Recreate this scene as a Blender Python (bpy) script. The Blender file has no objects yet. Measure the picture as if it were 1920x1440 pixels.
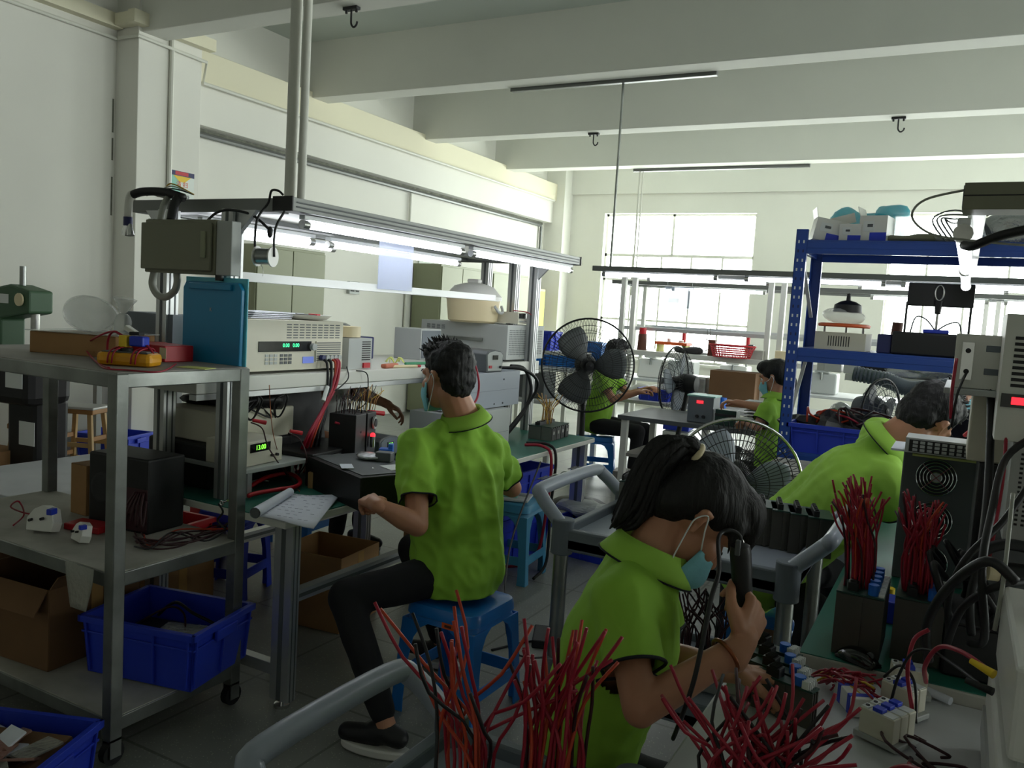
import bpy, bmesh, math, random
from mathutils import Vector as V, Matrix, Euler, noise
from mathutils.bvhtree import BVHTree
PI = math.pi
random.seed(7)
SC = bpy.context.scene
COL = SC.collection
# ---------------------------------------------------------------- camera
FPX = 1550.0
YAW, PITCH, ROLL, EYE = -.4949, .0883, .061, 1.55
_cp, _sp, _c, _s = math.cos(PITCH), math.sin(PITCH), math.cos(YAW), math.sin(YAW)
CF = V((_s*_cp, _c*_cp, -_sp))
_r0 = V((_c, -_s, 0)); _u0 = _r0.cross(CF)
CR = math.cos(ROLL)*_r0 + math.sin(ROLL)*_u0
CU = -math.sin(ROLL)*_r0 + math.cos(ROLL)*_u0
CP = V((0, 0, EYE))
cam = bpy.data.cameras.new('camera'); cam.sensor_width = 36; cam.lens = FPX/1920*36
cam.clip_start = .02; cam.clip_end = 200
camo = bpy.data.objects.new('camera', cam); COL.objects.link(camo)
mw = Matrix((CR, CU, -CF)).transposed().to_4x4(); mw.translation = CP
camo.matrix_world = mw
SC.camera = camo
def _ray(px, py): return CF + (px-960)/FPX*CR - (py-720)/FPX*CU
def zp(px, py, z): d = _ray(px, py); return CP + d*((z-EYE)/d.z)      # point of a horizontal plane
def yp(px, py, y): d = _ray(px, py); return CP + d*(y/d.y)            # point of a plane across the room
def xp(px, py, x): d = _ray(px, py); return CP + d*(x/d.x)            # point of a plane along the room
def dp(px, py, d): return CP + _ray(px, py)*d                         # point at a distance
# ---------------------------------------------------------------- colour management, sky, daylight
SC.view_settings.view_transform = 'Standard'; SC.view_settings.look = 'None'
SC.view_settings.gamma = 1; SC.view_settings.use_curve_mapping = False
SC.view_settings.exposure = 0.2
wd = bpy.data.worlds.new('world'); SC.world = wd; wd.use_nodes = True
bg = wd.node_tree.nodes['Background']; bg.inputs[0].default_value = (1, 1, .99, 1); bg.inputs[1].default_value = 14.0
def portal(name, loc, rot, sx, sy):
    l = bpy.data.lights.new(name, 'AREA'); l.shape = 'RECTANGLE'; l.size = sx; l.size_y = sy
    l.cycles.is_portal = True
    o = bpy.data.objects.new(name, l); COL.objects.link(o); o.location = loc; o.rotation_euler = rot
portal('daylight_portal', (-4.45, 14.5, 2.1), (-PI/2, 0, 0), 3.0, 2.7)
portal('daylight_portal', (.3, 14.5, 2.1), (-PI/2, 0, 0), 3.0, 2.7)
portal('daylight_portal', (5.0, 14.5, 2.1), (-PI/2, 0, 0), 3.0, 2.7)
for _y in (6.5, 11): portal('daylight_portal', (8.3, _y, 2.1), (0, PI/2, 0), 2.7, 3.0)
# ---------------------------------------------------------------- materials
MT = {}
def lin(c):
    return tuple(((x/255)/12.92 if x/255 <= .04045 else ((x/255+.055)/1.055)**2.4) for x in c)
def mat(k, rgb, rough=.5, metal=0., emis=0., alpha=1., var=0., vs=8., bump=0., bs=60., trans=0., ecol=None, coat=0., stretch=None, rgb2=None):
    m = bpy.data.materials.new(k); m.use_nodes = True; nt = m.node_tree; b = nt.nodes['Principled BSDF']
    c = lin(rgb)
    b.inputs['Base Color'].default_value = (*c, 1); b.inputs['Roughness'].default_value = rough
    b.inputs['Metallic'].default_value = metal; b.inputs['Alpha'].default_value = alpha
    b.inputs['Transmission Weight'].default_value = trans
    b.inputs['Coat Weight'].default_value = coat
    tc = None
    if emis:
        b.inputs['Emission Color'].default_value = (*lin(ecol or rgb), 1); b.inputs['Emission Strength'].default_value = emis
    if var or bump:
        tc = nt.nodes.new('ShaderNodeTexCoord'); mp = nt.nodes.new('ShaderNodeMapping')
        nt.links.new(tc.outputs['Object'], mp.inputs[0])
        if stretch: mp.inputs['Scale'].default_value = stretch
    if var:
        n = nt.nodes.new('ShaderNodeTexNoise'); n.inputs['Scale'].default_value = vs; n.inputs['Detail'].default_value = 5
        r = nt.nodes.new('ShaderNodeValToRGB'); e = r.color_ramp.elements
        e[0].position = .3; e[1].position = .72
        c2 = lin(rgb2) if rgb2 else tuple(x*(1-var) for x in c)
        e[0].color = (*c2, 1); e[1].color = (*(c if rgb2 else tuple(min(1, x*(1+var*.5)) for x in c)), 1)
        nt.links.new(mp.outputs[0], n.inputs[0]); nt.links.new(n.outputs[0], r.inputs[0]); nt.links.new(r.outputs[0], b.inputs['Base Color'])
    if bump:
        n = nt.nodes.new('ShaderNodeTexNoise'); n.inputs['Scale'].default_value = bs; n.inputs['Detail'].default_value = 4
        bu = nt.nodes.new('ShaderNodeBump'); bu.inputs['Strength'].default_value = bump; bu.inputs['Distance'].default_value = .01
        nt.links.new(mp.outputs[0], n.inputs[0]); nt.links.new(n.outputs[0], bu.inputs['Height']); nt.links.new(bu.outputs[0], b.inputs['Normal'])
    MT[k] = m; return m
def glassmat(k, rgb, op):
    m = bpy.data.materials.new(k); m.use_nodes = True; nt = m.node_tree; nt.nodes.clear()
    o = nt.nodes.new('ShaderNodeOutputMaterial'); t = nt.nodes.new('ShaderNodeBsdfTransparent'); g = nt.nodes.new('ShaderNodeBsdfPrincipled')
    t.inputs[0].default_value = (*lin(rgb), 1)
    g.inputs['Base Color'].default_value = (*lin(rgb), 1); g.inputs['Roughness'].default_value = .25
    x = nt.nodes.new('ShaderNodeMixShader'); x.inputs[0].default_value = op
    nt.links.new(t.outputs[0], x.inputs[1]); nt.links.new(g.outputs[0], x.inputs[2]); nt.links.new(x.outputs[0], o.inputs[0])
    MT[k] = m
mat('wall', (226, 225, 217), .85, var=.05, vs=.7, bump=.05, bs=15)
mat('wall_trim', (222, 217, 192), .7)
mat('beam', (220, 220, 212), .85, var=.05, vs=1.0)
mat('ceiling', (205, 212, 205), .9, var=.04, vs=1)
mat('stain', (120, 122, 110), .9, var=.4, vs=14)
mat('pipe_white', (214, 214, 204), .5)
mat('steel', (150, 153, 150), .34, .85, var=.35, vs=6, bump=.04, bs=40)
mat('steel_bright', (190, 190, 186), .3, .9, var=.2, vs=20)
mat('chrome', (215, 215, 215), .12, 1)
mat('alu', (196, 198, 198), .38, .7)
mat('alu_dark', (120, 122, 120), .45, .6)
mat('white_metal', (220, 220, 212), .45)
mat('grey_metal', (178, 182, 180), .5)
mat('grey_dark', (88, 92, 94), .5)
mat('grey_blue', (150, 158, 170), .45, coat=.2)
mat('grey_plastic', (104, 112, 120), .5)
mat('beige', (212, 208, 190), .5)
mat('olive', (124, 124, 104), .5)
mat('cabinet', (142, 146, 118), .5)
mat('black', (18, 18, 20), .5)
mat('black_gloss', (14, 15, 17), .15, coat=.4)
mat('black_rubber', (22, 22, 23), .7)
mat('dark', (40, 40, 42), .6, var=.3, vs=30)
mat('rack_blue', (30, 72, 158), .4, coat=.2)
mat('crate_blue', (36, 62, 196), .45)
mat('stool_blue', (22, 118, 205), .35, coat=.2)
mat('stool_teal', (70, 150, 190), .4)
mat('folder_blue', (28, 140, 190), .35, var=.12, vs=2)
mat('folder_edge', (96, 200, 220), .35)
mat('cyan_bag', (10, 200, 225), .3, alpha=.72, bump=.5, bs=12)
mat('clear_bag', (225, 230, 228), .2, alpha=.35, bump=.8, bs=14)
mat('bubble', (190, 190, 180), .25, alpha=.5, bump=1, bs=60)
mat('carton', (168, 128, 84), .8, var=.12, vs=5)
mat('carton_dark', (120, 88, 58), .85, var=.12, vs=5)
mat('tape', (190, 150, 95), .25)
mat('wood', (178, 128, 74), .55, var=.25, vs=5, stretch=(1, 1, .2))
mat('wood_light', (205, 170, 115), .6, var=.15, vs=6)
mat('mat_green', (34, 108, 92), .45, var=.12, vs=3)
mat('table_white', (200, 202, 204), .5, var=.1, vs=5)
mat('board_grey', (150, 146, 140), .6, var=.35, vs=4)
mat('board_white', (196, 194, 186), .6, var=.22, vs=5, rgb2=(150, 148, 138))
mat('red', (190, 22, 36), .4)
mat('wire_red', (160, 22, 48), .45)
mat('wire_orange', (186, 60, 30), .5)
mat('wire_dark', (58, 20, 26), .5)
mat('wire_yellow', (206, 168, 50), .5)
mat('wire_black', (20, 20, 22), .5)
mat('wire_white', (210, 208, 200), .5)
mat('yellow', (226, 160, 24), .4)
mat('yellow_bright', (236, 200, 40), .5)
mat('note', (214, 220, 130), .7)
mat('paper', (222, 226, 236), .8, var=.05, vs=30)
mat('paper_ink', (60, 66, 110), .8)
mat('label', (225, 228, 226), .6)
mat('label_lilac', (215, 225, 245), .4, alpha=.7)
mat('ink', (20, 24, 60), .6)
mat('green_machine', (58, 92, 62), .5)
mat('green_dark', (34, 70, 46), .5)
mat('mint', (140, 196, 186), .5)
mat('cream', (232, 216, 176), .4)
mat('plastic_white', (226, 226, 220), .35)
mat('plastic_clear', (224, 224, 214), .3, alpha=.75)
mat('orange', (226, 96, 40), .45)
mat('copper', (150, 90, 60), .3, .9)
mat('heatsink', (84, 82, 76), .4, .5)
mat('heatsink_light', (128, 128, 122), .4, .7)
mat('cap_blue', (24, 100, 200), .4)
mat('led_red', (255, 30, 40), .4, emis=3)
mat('led_green', (120, 255, 60), .4, emis=2.0)
mat('led_teal', (60, 230, 150), .4, emis=1.5)
mat('lcd', (120, 140, 230), .3, emis=.15)
mat('tube', (255, 255, 255), .4, emis=9.0, ecol=(244, 248, 255))
mat('tube_diff', (235, 238, 240), .4)
mat('skin', (188, 134, 104), .5, var=.06, vs=20)
mat('skin_light', (206, 158, 130), .5)
mat('lips', (160, 92, 84), .5)
mat('eye', (30, 22, 20), .2)
mat('hair', (9, 8, 9), .62, bump=.6, bs=90, stretch=(1, 1, .15))
mat('mask', (128, 194, 206), .75, bump=.2, bs=40)
mat('mask_white', (226, 232, 232), .75)
mat('shirt', (146, 196, 62), .8, bump=.12, bs=14)
mat('shirt_b', (158, 206, 76), .8, bump=.12, bs=14)
mat('shirt_white', (226, 226, 222), .8, bump=.1, bs=14)
mat('shirt_black', (24, 24, 27), .8)
mat('trousers', (14, 15, 19), .85)
mat('piping', (24, 30, 36), .8)
mat('sole', (214, 212, 206), .5)
mat('frost', (205, 214, 240), .3, alpha=.45)
mat('packet_brown', (150, 110, 96), .35, alpha=.8, bump=.8, bs=30)
mat('white_bar', (226, 228, 226), .4)
mat('conduit', (160, 162, 152), .5)
mat('hose', (92, 108, 106), .4)
mat('pcb', (24, 60, 50), .4)
mat('foil', (180, 182, 184), .25, .8, bump=.6, bs=60)
mat('poster_green', (150, 206, 190), .6)
mat('poster_white', (226, 232, 226), .6)
mat('navy', (34, 40, 90), .5)
mat('terracotta', (196, 110, 80), .5)
mat('green_plastic', (60, 140, 100), .45)
mat('brown', (92, 50, 34), .6)
glassmat('glass', (246, 250, 248), .06)
# floor: terrazzo flecks with square tile joints
def floor_mat():
    m = mat('floor', (150, 152, 146), .4); nt = m.node_tree; b = nt.nodes['Principled BSDF']
    tc = nt.nodes.new('ShaderNodeTexCoord')
    vo = nt.nodes.new('ShaderNodeTexVoronoi'); vo.inputs['Scale'].default_value = 75
    r = nt.nodes.new('ShaderNodeValToRGB'); r.color_ramp.elements[0].position = .12; r.color_ramp.elements[1].position = .2
    r.color_ramp.elements[0].color = (*lin((205, 204, 190)), 1); r.color_ramp.elements[1].color = (*lin((148, 150, 144)), 1)
    n = nt.nodes.new('ShaderNodeTexNoise'); n.inputs['Scale'].default_value = 1.3; n.inputs['Detail'].default_value = 7
    r2 = nt.nodes.new('ShaderNodeValToRGB'); r2.color_ramp.elements[0].color = (.55, .56, .54, 1); r2.color_ramp.elements[0].position = .3; r2.color_ramp.elements[1].position = .7
    mx = nt.nodes.new('ShaderNodeMix'); mx.data_type = 'RGBA'; mx.blend_type = 'MULTIPLY'; mx.inputs[0].default_value = .8
    br = nt.nodes.new('ShaderNodeTexBrick'); br.offset = 0; br.inputs['Scale'].default_value = 1; br.inputs['Mortar Size'].default_value = .006
    br.inputs['Brick Width'].default_value = .6; br.inputs['Row Height'].default_value = .6
    br.inputs['Color1'].default_value = (1, 1, 1, 1); br.inputs['Color2'].default_value = (.93, .93, .93, 1); br.inputs['Mortar'].default_value = (.55, .55, .53, 1)
    mx2 = nt.nodes.new('ShaderNodeMix'); mx2.data_type = 'RGBA'; mx2.blend_type = 'MULTIPLY'; mx2.inputs[0].default_value = 1
    L = nt.links.new
    for a in (vo, n, br): L(tc.outputs['Object'], a.inputs[0])
    L(vo.outputs['Distance'], r.inputs[0]); L(n.outputs[0], r2.inputs[0])
    L(r.outputs[0], mx.inputs[6]); L(r2.outputs[0], mx.inputs[7]); L(mx.outputs[2], mx2.inputs[6]); L(br.outputs[0], mx2.inputs[7]); L(mx2.outputs[2], b.inputs['Base Color'])
floor_mat()
# ---------------------------------------------------------------- mesh building
def smooth_pts(pts, n=6):
    pts = [V(p) for p in pts]
    if len(pts) < 3: return pts
    out = []
    for i in range(len(pts)-1):
        p0 = pts[max(i-1, 0)]; p1 = pts[i]; p2 = pts[i+1]; p3 = pts[min(i+2, len(pts)-1)]
        for k in range(n):
            t = k/n; t2 = t*t; t3 = t2*t
            out.append(.5*((2*p1) + (p2-p0)*t + (2*p0-5*p1+4*p2-p3)*t2 + (3*p1-p0-3*p2+p3)*t3))
    out.append(pts[-1]); return out
def frame_of(d):
    d = V(d).normalized(); a = V((0, 0, 1)) if abs(d.z) < .9 else V((1, 0, 0))
    x = a.cross(d).normalized(); return x, d.cross(x), d
class MB:
    def __init__(s, m='grey_metal'): s.v = []; s.f = []; s.mi = []; s.ms = [m]; s.x = Matrix.Identity(4)
    def _m(s, m):
        if m is None: return 0
        if m not in s.ms: s.ms.append(m)
        return s.ms.index(m)
    def add(s, vs, fs, m=None):
        b = len(s.v); i = s._m(m)
        s.v += [s.x @ V(p) for p in vs]
        for f in fs: s.f.append([b+k for k in f]); s.mi.append(i)
        return s
    def box(s, c, d, m=None, rz=0, rot=None):
        R = rot if rot is not None else Matrix.Rotation(rz, 3, 'Z'); c = V(c)
        vs = [c + R @ V((sx*d[0]/2, sy*d[1]/2, sz*d[2]/2)) for sz in (-1, 1) for sx, sy in ((-1, -1), (1, -1), (1, 1), (-1, 1))]
        return s.add(vs, [(3, 2, 1, 0), (4, 5, 6, 7), (0, 1, 5, 4), (1, 2, 6, 5), (2, 3, 7, 6), (3, 0, 4, 7)], m)
    def bb(s, x0, x1, y0, y1, z0, z1, m=None):
        return s.box(((x0+x1)/2, (y0+y1)/2, (z0+z1)/2), (abs(x1-x0), abs(y1-y0), abs(z1-z0)), m)
    def beam(s, p, q, w, h, m=None, up=(0, 0, 1)):            # rectangular bar from p to q
        p = V(p); q = V(q); d = (q-p); L = d.length; y = d.normalized(); u = V(up)
        if abs(u.dot(y)) > .95: u = V((0, 1, 0))
        x = y.cross(u).normalized(); z = x.cross(y)
        R = Matrix((x, y, z)).transposed()
        return s.box((p+q)/2, (w, L, h), m, rot=R)
    def cyl(s, p, q, r, r2=None, n=14, m=None, caps=True):
        r2 = r if r2 is None else r2; p = V(p); q = V(q); x, y, _ = frame_of(q-p)
        vs = []
        for c, rr in ((p, r), (q, r2)):
            for k in range(n): a = 2*PI*k/n; vs.append(c + (x*math.cos(a)+y*math.sin(a))*rr)
        fs = [(k, (k+1) % n, n+(k+1) % n, n+k) for k in range(n)]
        if caps: fs += [tuple(range(n))[::-1], tuple(range(n, 2*n))]
        return s.add(vs, fs, m)
    def tube(s, pts, r, n=8, m=None, sm=5, closed=False):
        pts = smooth_pts(pts, sm) if sm else [V(p) for p in pts]
        N = len(pts); rs = r if isinstance(r, (list, tuple)) else None
        vs = []; px = None
        for i, p in enumerate(pts):
            if closed: d = pts[(i+1) % N]-pts[i-1]
            else: d = pts[min(i+1, N-1)]-pts[max(i-1, 0)]
            if d.length < 1e-9: d = V((0, 0, 1))
            d.normalize()
            if px is None: x, y, _ = frame_of(d)
            else:
                x = px - d*px.dot(d)
                if x.length < 1e-6: x, y, _ = frame_of(d)
                x.normalize(); y = d.cross(x)
            px = x
            t = i/(N-1) if N > 1 else 0
            rr = r if rs is None else (rs[min(int(t*(len(rs)-1)), len(rs)-2)]*(1-(t*(len(rs)-1) - min(int(t*(len(rs)-1)), len(rs)-2))) + rs[min(int(t*(len(rs)-1)), len(rs)-2)+1]*(t*(len(rs)-1) - min(int(t*(len(rs)-1)), len(rs)-2)))
            for k in range(n): a = 2*PI*k/n; vs.append(p+(x*math.cos(a)+y*math.sin(a))*rr)
        fs = []
        for i in range(N if closed else N-1):
            j = (i+1) % N
            fs += [(i*n+k, i*n+(k+1) % n, j*n+(k+1) % n, j*n+k) for k in range(n)]
        if not closed: fs += [tuple(range(n))[::-1], tuple((N-1)*n+k for k in range(n))]
        return s.add(vs, fs, m)
    def lathe(s, prof, c=(0, 0, 0), ax=(0, 0, 1), n=24, m=None):   # prof: (radius, height) list
        x, y, z = frame_of(ax); c = V(c); vs = []
        for r, h in prof:
            for k in range(n): a = 2*PI*k/n; vs.append(c+z*h+(x*math.cos(a)+y*math.sin(a))*max(r, 1e-5))
        P = len(prof)
        fs = [(i*n+k, i*n+(k+1) % n, (i+1)*n+(k+1) % n, (i+1)*n+k) for i in range(P-1) for k in range(n)]
        fs += [tuple(range(n))[::-1], tuple((P-1)*n+k for k in range(n))]
        return s.add(vs, fs, m)
    def ell(s, c, r, m=None, rot=None, n=14, k=10):
        R = rot if rot is not None else Matrix.Identity(3); c = V(c)
        if not isinstance(r, (tuple, list, V)): r = (r, r, r)
        vs = []
        for i in range(1, k):
            t = PI*i/k
            for j in range(n): a = 2*PI*j/n; vs.append(c+R @ V((r[0]*math.sin(t)*math.cos(a), r[1]*math.sin(t)*math.sin(a), r[2]*math.cos(t))))
        top = len(vs); vs += [c+R @ V((0, 0, r[2])), c+R @ V((0, 0, -r[2]))]
        fs = [(i*n+j, (i+1)*n+j, (i+1)*n+(j+1) % n, i*n+(j+1) % n) for i in range(k-2) for j in range(n)]
        fs += [(top, j, (j+1) % n) for j in range(n)] + [(top+1, (k-2)*n+(j+1) % n, (k-2)*n+j) for j in range(n)]
        return s.add(vs, fs, m)
    def cap(s, p, q, r, r2=None, m=None, n=14):                    # round-ended tapered limb
        r2 = r if r2 is None else r2
        p = V(p); q = V(q); L = (q-p).length
        prof = [(r*math.cos(a), r*math.sin(a)) for a in (-PI/2, -1.2, -.8, -.4, 0)] + [(r2*math.cos(a), L+r2*math.sin(a)) for a in (0, .4, .8, 1.2, PI/2)]
        return s.lathe(prof, p, q-p if L > 1e-6 else (0, 0, 1), n, m)
    def prism(s, outline, h, M=None, m=None):                      # outline in local xy, extruded 0..h along z, placed by matrix M
        M = M or Matrix.Identity(4); n = len(outline)
        vs = [M @ V((a, b, 0)) for a, b in outline] + [M @ V((a, b, h)) for a, b in outline]
        return s.add(vs, [tuple(range(n))[::-1], tuple(range(n, 2*n))] + [(k, (k+1) % n, n+(k+1) % n, n+k) for k in range(n)], m)
    def sheet(s, grid, m=None):                                    # grid of points
        R = len(grid); C_ = len(grid[0]); vs = [p for row in grid for p in row]
        return s.add(vs, [(i*C_+j, i*C_+j+1, (i+1)*C_+j+1, (i+1)*C_+j) for i in range(R-1) for j in range(C_-1)], m)
    def mesh(s, name):
        me = bpy.data.meshes.new(name); me.from_pydata([tuple(p) for p in s.v], [], s.f)
        for k in s.ms: me.materials.append(MT[k])
        me.polygons.foreach_set('material_index', s.mi); me.update(); return me
def finish(o, bev=0, smooth=False, sub=0, solid=0):
    me = o.data
    if solid: q = o.modifiers.new('solid', 'SOLIDIFY'); q.thickness = solid
    if bev:
        q = o.modifiers.new('bevel', 'BEVEL'); q.width = bev; q.segments = 2; q.limit_method = 'ANGLE'; q.angle_limit = .6; q.use_clamp_overlap = True
    if sub: q = o.modifiers.new('sub', 'SUBSURF'); q.levels = sub; q.render_levels = sub
    if smooth:
        me.polygons.foreach_set('use_smooth', [True]*len(me.polygons))
        if smooth != 'all':
            try:
                for e in me.edges: pass
                bm = bmesh.new(); bm.from_mesh(me)
                for e in bm.edges:
                    if len(e.link_faces) == 2 and e.calc_face_angle(0) > .7: e.smooth = False
                bm.to_mesh(me); bm.free()
            except Exception: pass
def fixn(me):
    bm = bmesh.new(); bm.from_mesh(me); bmesh.ops.recalc_face_normals(bm, faces=bm.faces); bm.to_mesh(me); bm.free()
def part(name, mb, parent=None, bev=0, smooth=False, sub=0, solid=0, world=False, label=None, nofix=False):
    me = mb.mesh(name) if isinstance(mb, MB) else mb
    if not nofix: fixn(me)
    o = bpy.data.objects.new(name, me); COL.objects.link(o); finish(o, bev, smooth, sub, solid)
    if parent:
        o.parent = parent
        if world:
            r = parent; M = Matrix.Identity(4)
            while r: M = Matrix.Translation(r.location) @ r.rotation_euler.to_matrix().to_4x4() @ Matrix.Diagonal((*r.scale, 1)) @ M if r.parent is None else r.matrix_parent_inverse @ M; r = r.parent
            o.matrix_parent_inverse = M.inverted()
    if label: o['label'] = label
    return o
def thing(name, label, cat, loc=(0, 0, 0), rz=0, group=None):
    o = bpy.data.objects.new(name, None); o.empty_display_size = .05; COL.objects.link(o)
    o.location = loc; o.rotation_euler = (0, 0, rz); o['label'] = label; o['category'] = cat
    if group: o['group'] = group
    return o
def tag(o, label, cat, group=None, kind=None):
    o['label'] = label; o['category'] = cat
    if group: o['group'] = group
    if kind: o['kind'] = kind
    return o
def solo(name, mb, label, cat, group=None, kind=None, loc=None, rz=0, **k):
    o = part(name, mb, **k)
    if loc is not None: o.location = loc; o.rotation_euler = (0, 0, rz)
    return tag(o, label, cat, group, kind)
def struct(name, mb, label=None, parent=None, **k):
    o = part(name, mb, parent, **k)
    if parent is None:
        o['kind'] = 'structure'
        if label: o['label'] = label
    return o
def dup(src, loc=None, rz=None, label=None, group=None):
    def cp(a, par):
        b = a.copy(); COL.objects.link(b); b.parent = par
        for ch in list(a.children): cp(ch, b)
        return b
    r = cp(src, None)
    if loc is not None: r.location = loc
    if rz is not None: r.rotation_euler = (0, 0, rz)
    if label: r['label'] = label
    if group: r['group'] = group
    return r
def text(name, s, size, M, m, parent=None, ext=.0005, label=None):     # lettering as a mesh, M places it (local x right, y up)
    cu = bpy.data.curves.new(name, 'FONT'); cu.body = s; cu.size = size; cu.extrude = ext; cu.align_x = 'CENTER'; cu.align_y = 'CENTER'
    t = bpy.data.objects.new(name, cu); COL.objects.link(t)
    dg = bpy.context.evaluated_depsgraph_get(); me = bpy.data.meshes.new_from_object(t.evaluated_get(dg))
    bpy.data.objects.remove(t); me.materials.clear(); me.materials.append(MT[m]); me.transform(M)
    o = bpy.data.objects.new(name, me); COL.objects.link(o)
    if parent: o.parent = parent
    return o
def MXYZ(o, x, y):                                             # placement matrix with local x, y axes
    x = V(x).normalized(); y = V(y); y = (y-x*y.dot(x)).normalized(); z = x.cross(y)
    M = Matrix((x, y, z)).transposed().to_4x4(); M.translation = V(o); return M
# ================================================================ THE ROOM
WX, FY, BZ, SZ = -7.0, 14.2, 3.83, 4.45
RX, NY = 8.2, -5.0
struct('floor', MB('floor').bb(WX-.3, RX+.3, NY-.3, FY+.3, -.1, 0))
struct('ceiling', MB('ceiling').bb(WX-.3, RX+.3, NY-.3, FY+.3, SZ, SZ+.1))
for y in (-4.1, -1.8, .49, 2.77, 5.05, 7.35, 9.61, 11.92):
    struct('ceiling_beam', MB('beam').bb(WX-.02, RX+.02, y, y+.27, BZ, SZ+.02), bev=.008)
# left wall with the deep beam over it and pillars
struct('wall_left', MB('wall').bb(WX-.3, WX, NY-.3, FY+.3, 0, SZ+.02))
struct('trim_1', MB('wall_trim').bb(WX-.01, WX+.22, 5.6, FY-.15, 3.60, 3.90), 'cream plaster ledge along the top of the left wall', bev=.005)
struct('trim_2', MB('wall').bb(WX-.01, WX+.16, 5.6, FY-.18, 3.2, 3.6), 'white downstand beam along the left wall')
def pillar(n, x1, y0, y1):
    struct(n, MB('wall').bb(WX-.02, x1, y0, y1, 0, SZ+.01), bev=.006)
pillar('wall_pillar', -6.70, 5.02, 5.72)
pillar('wall_pillar', -6.62, FY-.35, FY+.02)
pillar('wall_pillar', -6.70, -3.2, -2.5)
# far wall with window openings
def wall_with_windows(name, axis, pos, a0, a1, wins, thick=.3):
    mb = MB('wall'); xs = [a0]
    for w in wins: xs += [w[0], w[1]]
    xs.append(a1)
    def bx(u0, u1, z0, z1):
        if u1-u0 < .001 or z1-z0 < .001: return
        if axis == 'y': mb.bb(u0, u1, pos, pos+thick, z0, z1)
        else: mb.bb(pos, pos+thick, u0, u1, z0, z1)
    for i in range(0, len(xs), 2): bx(xs[i], xs[i+1], 0, SZ+.02)
    for w in wins: bx(w[0], w[1], 0, w[2]); bx(w[0], w[1], w[3], SZ+.02)
    return struct(name, mb)
WZ0, WZ1 = .82, 3.42
wins = [(-5.95, -3.22), (-1.15, 1.6), (3.6, 6.4)]
wall_with_windows('wall_far', 'y', FY, WX-.3, RX+.3, [(a, b, WZ0, WZ1) for a, b in wins])
wr = [(5, 8), (9.5, 12.5)]
wall_with_windows('wall_right', 'x', RX, NY, FY+.3, [(a, b, WZ0, WZ1) for a, b in wr])
struct('wall_back', MB('wall').bb(WX-.3, RX+.3, NY-.3, NY, 0, SZ+.02))
struct('trim_3', MB('wall').bb(WX, RX, FY-.06, FY+.01, 3.76, 4.44), 'thicker upper band of the far wall')
def window(n, a0, a1, axis, pos):
    def box(mb, u0, u1, z0, z1, d0, d1):
        if axis == 'y': mb.bb(u0, u1, pos+d0, pos+d1, z0, z1)
        else: mb.bb(pos+d0, pos+d1, u0, u1, z0, z1)
    fr = MB('white_metal'); f = .04
    for u0, u1, z0, z1 in ((a0, a1, WZ0, WZ0+f), (a0, a1, WZ1-f, WZ1), (a0, a0+f, WZ0, WZ1), (a1-f, a1, WZ0, WZ1), (a0, a1, 2.66, 2.71), (a0, a1, 2.22, 2.26), (a0, a1, 1.5, 1.54)):
        box(fr, u0, u1, z0, z1, .12, .17)
    L = a1-a0
    box(fr, a0+L*.46, a0+L*.46+f, 2.7, WZ1, .12, .17)
    for k in (.2, .4, .6, .8): box(fr, a0+L*k-.015, a0+L*k+.015, WZ0, 2.7, .13, .16)
    o = struct(n, fr)
    g = MB('glass'); box(g, a0, a1, WZ0, WZ1, .14, .146); part('window_glass', g, o)
    s = MB('white_metal'); box(s, a0-.04, a1+.04, WZ0-.05, WZ0, -.06, .12); part('window_sill', s, o)
for i, (a, b) in enumerate(wins): window('window_%d' % (i+1), a, b, 'y', FY)
for i, (a, b) in enumerate(wr): window('window_%d' % (i+4), a, b, 'x', RX)
# stains, conduits and pipes on the left wall
st = MB('stain'); 
random.seed(3)
y = 5.73
while y < FY-.5:
    L = random.uniform(.15, .5); st.bb(WX-.005, WX+.004, y, y+L, 3.17-random.uniform(.0, .035), 3.2); y += L
struct('wall_stain', st, 'grey damp edge under the downstand beam')
p = MB('alu_dark'); p.tube([(WX+.05, 5.73, 3.13), (WX+.05, 13.6, 3.13), (WX+.05, 13.63, 3.1), (WX+.05, 13.63, 1.4)], .028, sm=0)
struct('wall_conduit', p, 'grey conduit along the left wall turning down beside the far pillar')
struct('wall_pipe', MB('pipe_white').tube([(WX+.03, -4, 3.78), (WX+.03, 4.99, 3.78), (-6.67, 4.99, 3.78), (-6.67, 5.75, 3.76), (WX+.25, 5.78, 3.58), (WX+.25, 13.7, 3.58)], .016, sm=0), 'thin white pipe along the top of the left wall')
struct('wall_pipe', MB('pipe_white').tube([(WX+.03, 9.6, 3.1), (WX+.03, 9.6, .9)], .02, sm=0), 'thin vertical pipe down the left wall')
struct('wall_pipe', MB('pipe_white').tube([(-6.68, 5.36, 4.0), (-6.68, 5.36, .1)], .022, sm=0), 'vertical pipe on the face of the left pillar')
struct('trim_4', MB('wall_trim').bb(WX, WX+.10, NY, 5.01, 3.86, 3.98), 'cream ledge at the top of the near left wall')
struct('trim_5', MB('wall_trim').bb(-6.69, -6.6, 4.9, 5.8, 3.865, 3.975), 'cream ledge across the face of the left pillar')
struct('trim_6', MB('wall_trim').bb(-6.895, -6.695, 4.92, 5.015, 3.87, 3.97), 'cream ledge on the side of the left pillar')
cr = MB('stain')
for z0, z1 in ((2.95, 3.25), (2.2, 2.55), (2.7, 2.9)):
    cr.bb(WX-.002, WX+.003, 4.985, 5.0, z0, z1)
struct('wall_crack', cr, 'dark crack where the wall meets the left pillar')
for a, b, yy in ((-6.6, -2.0, 7.63), (-6.6, -.9, 12.2)):
    pass
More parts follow.
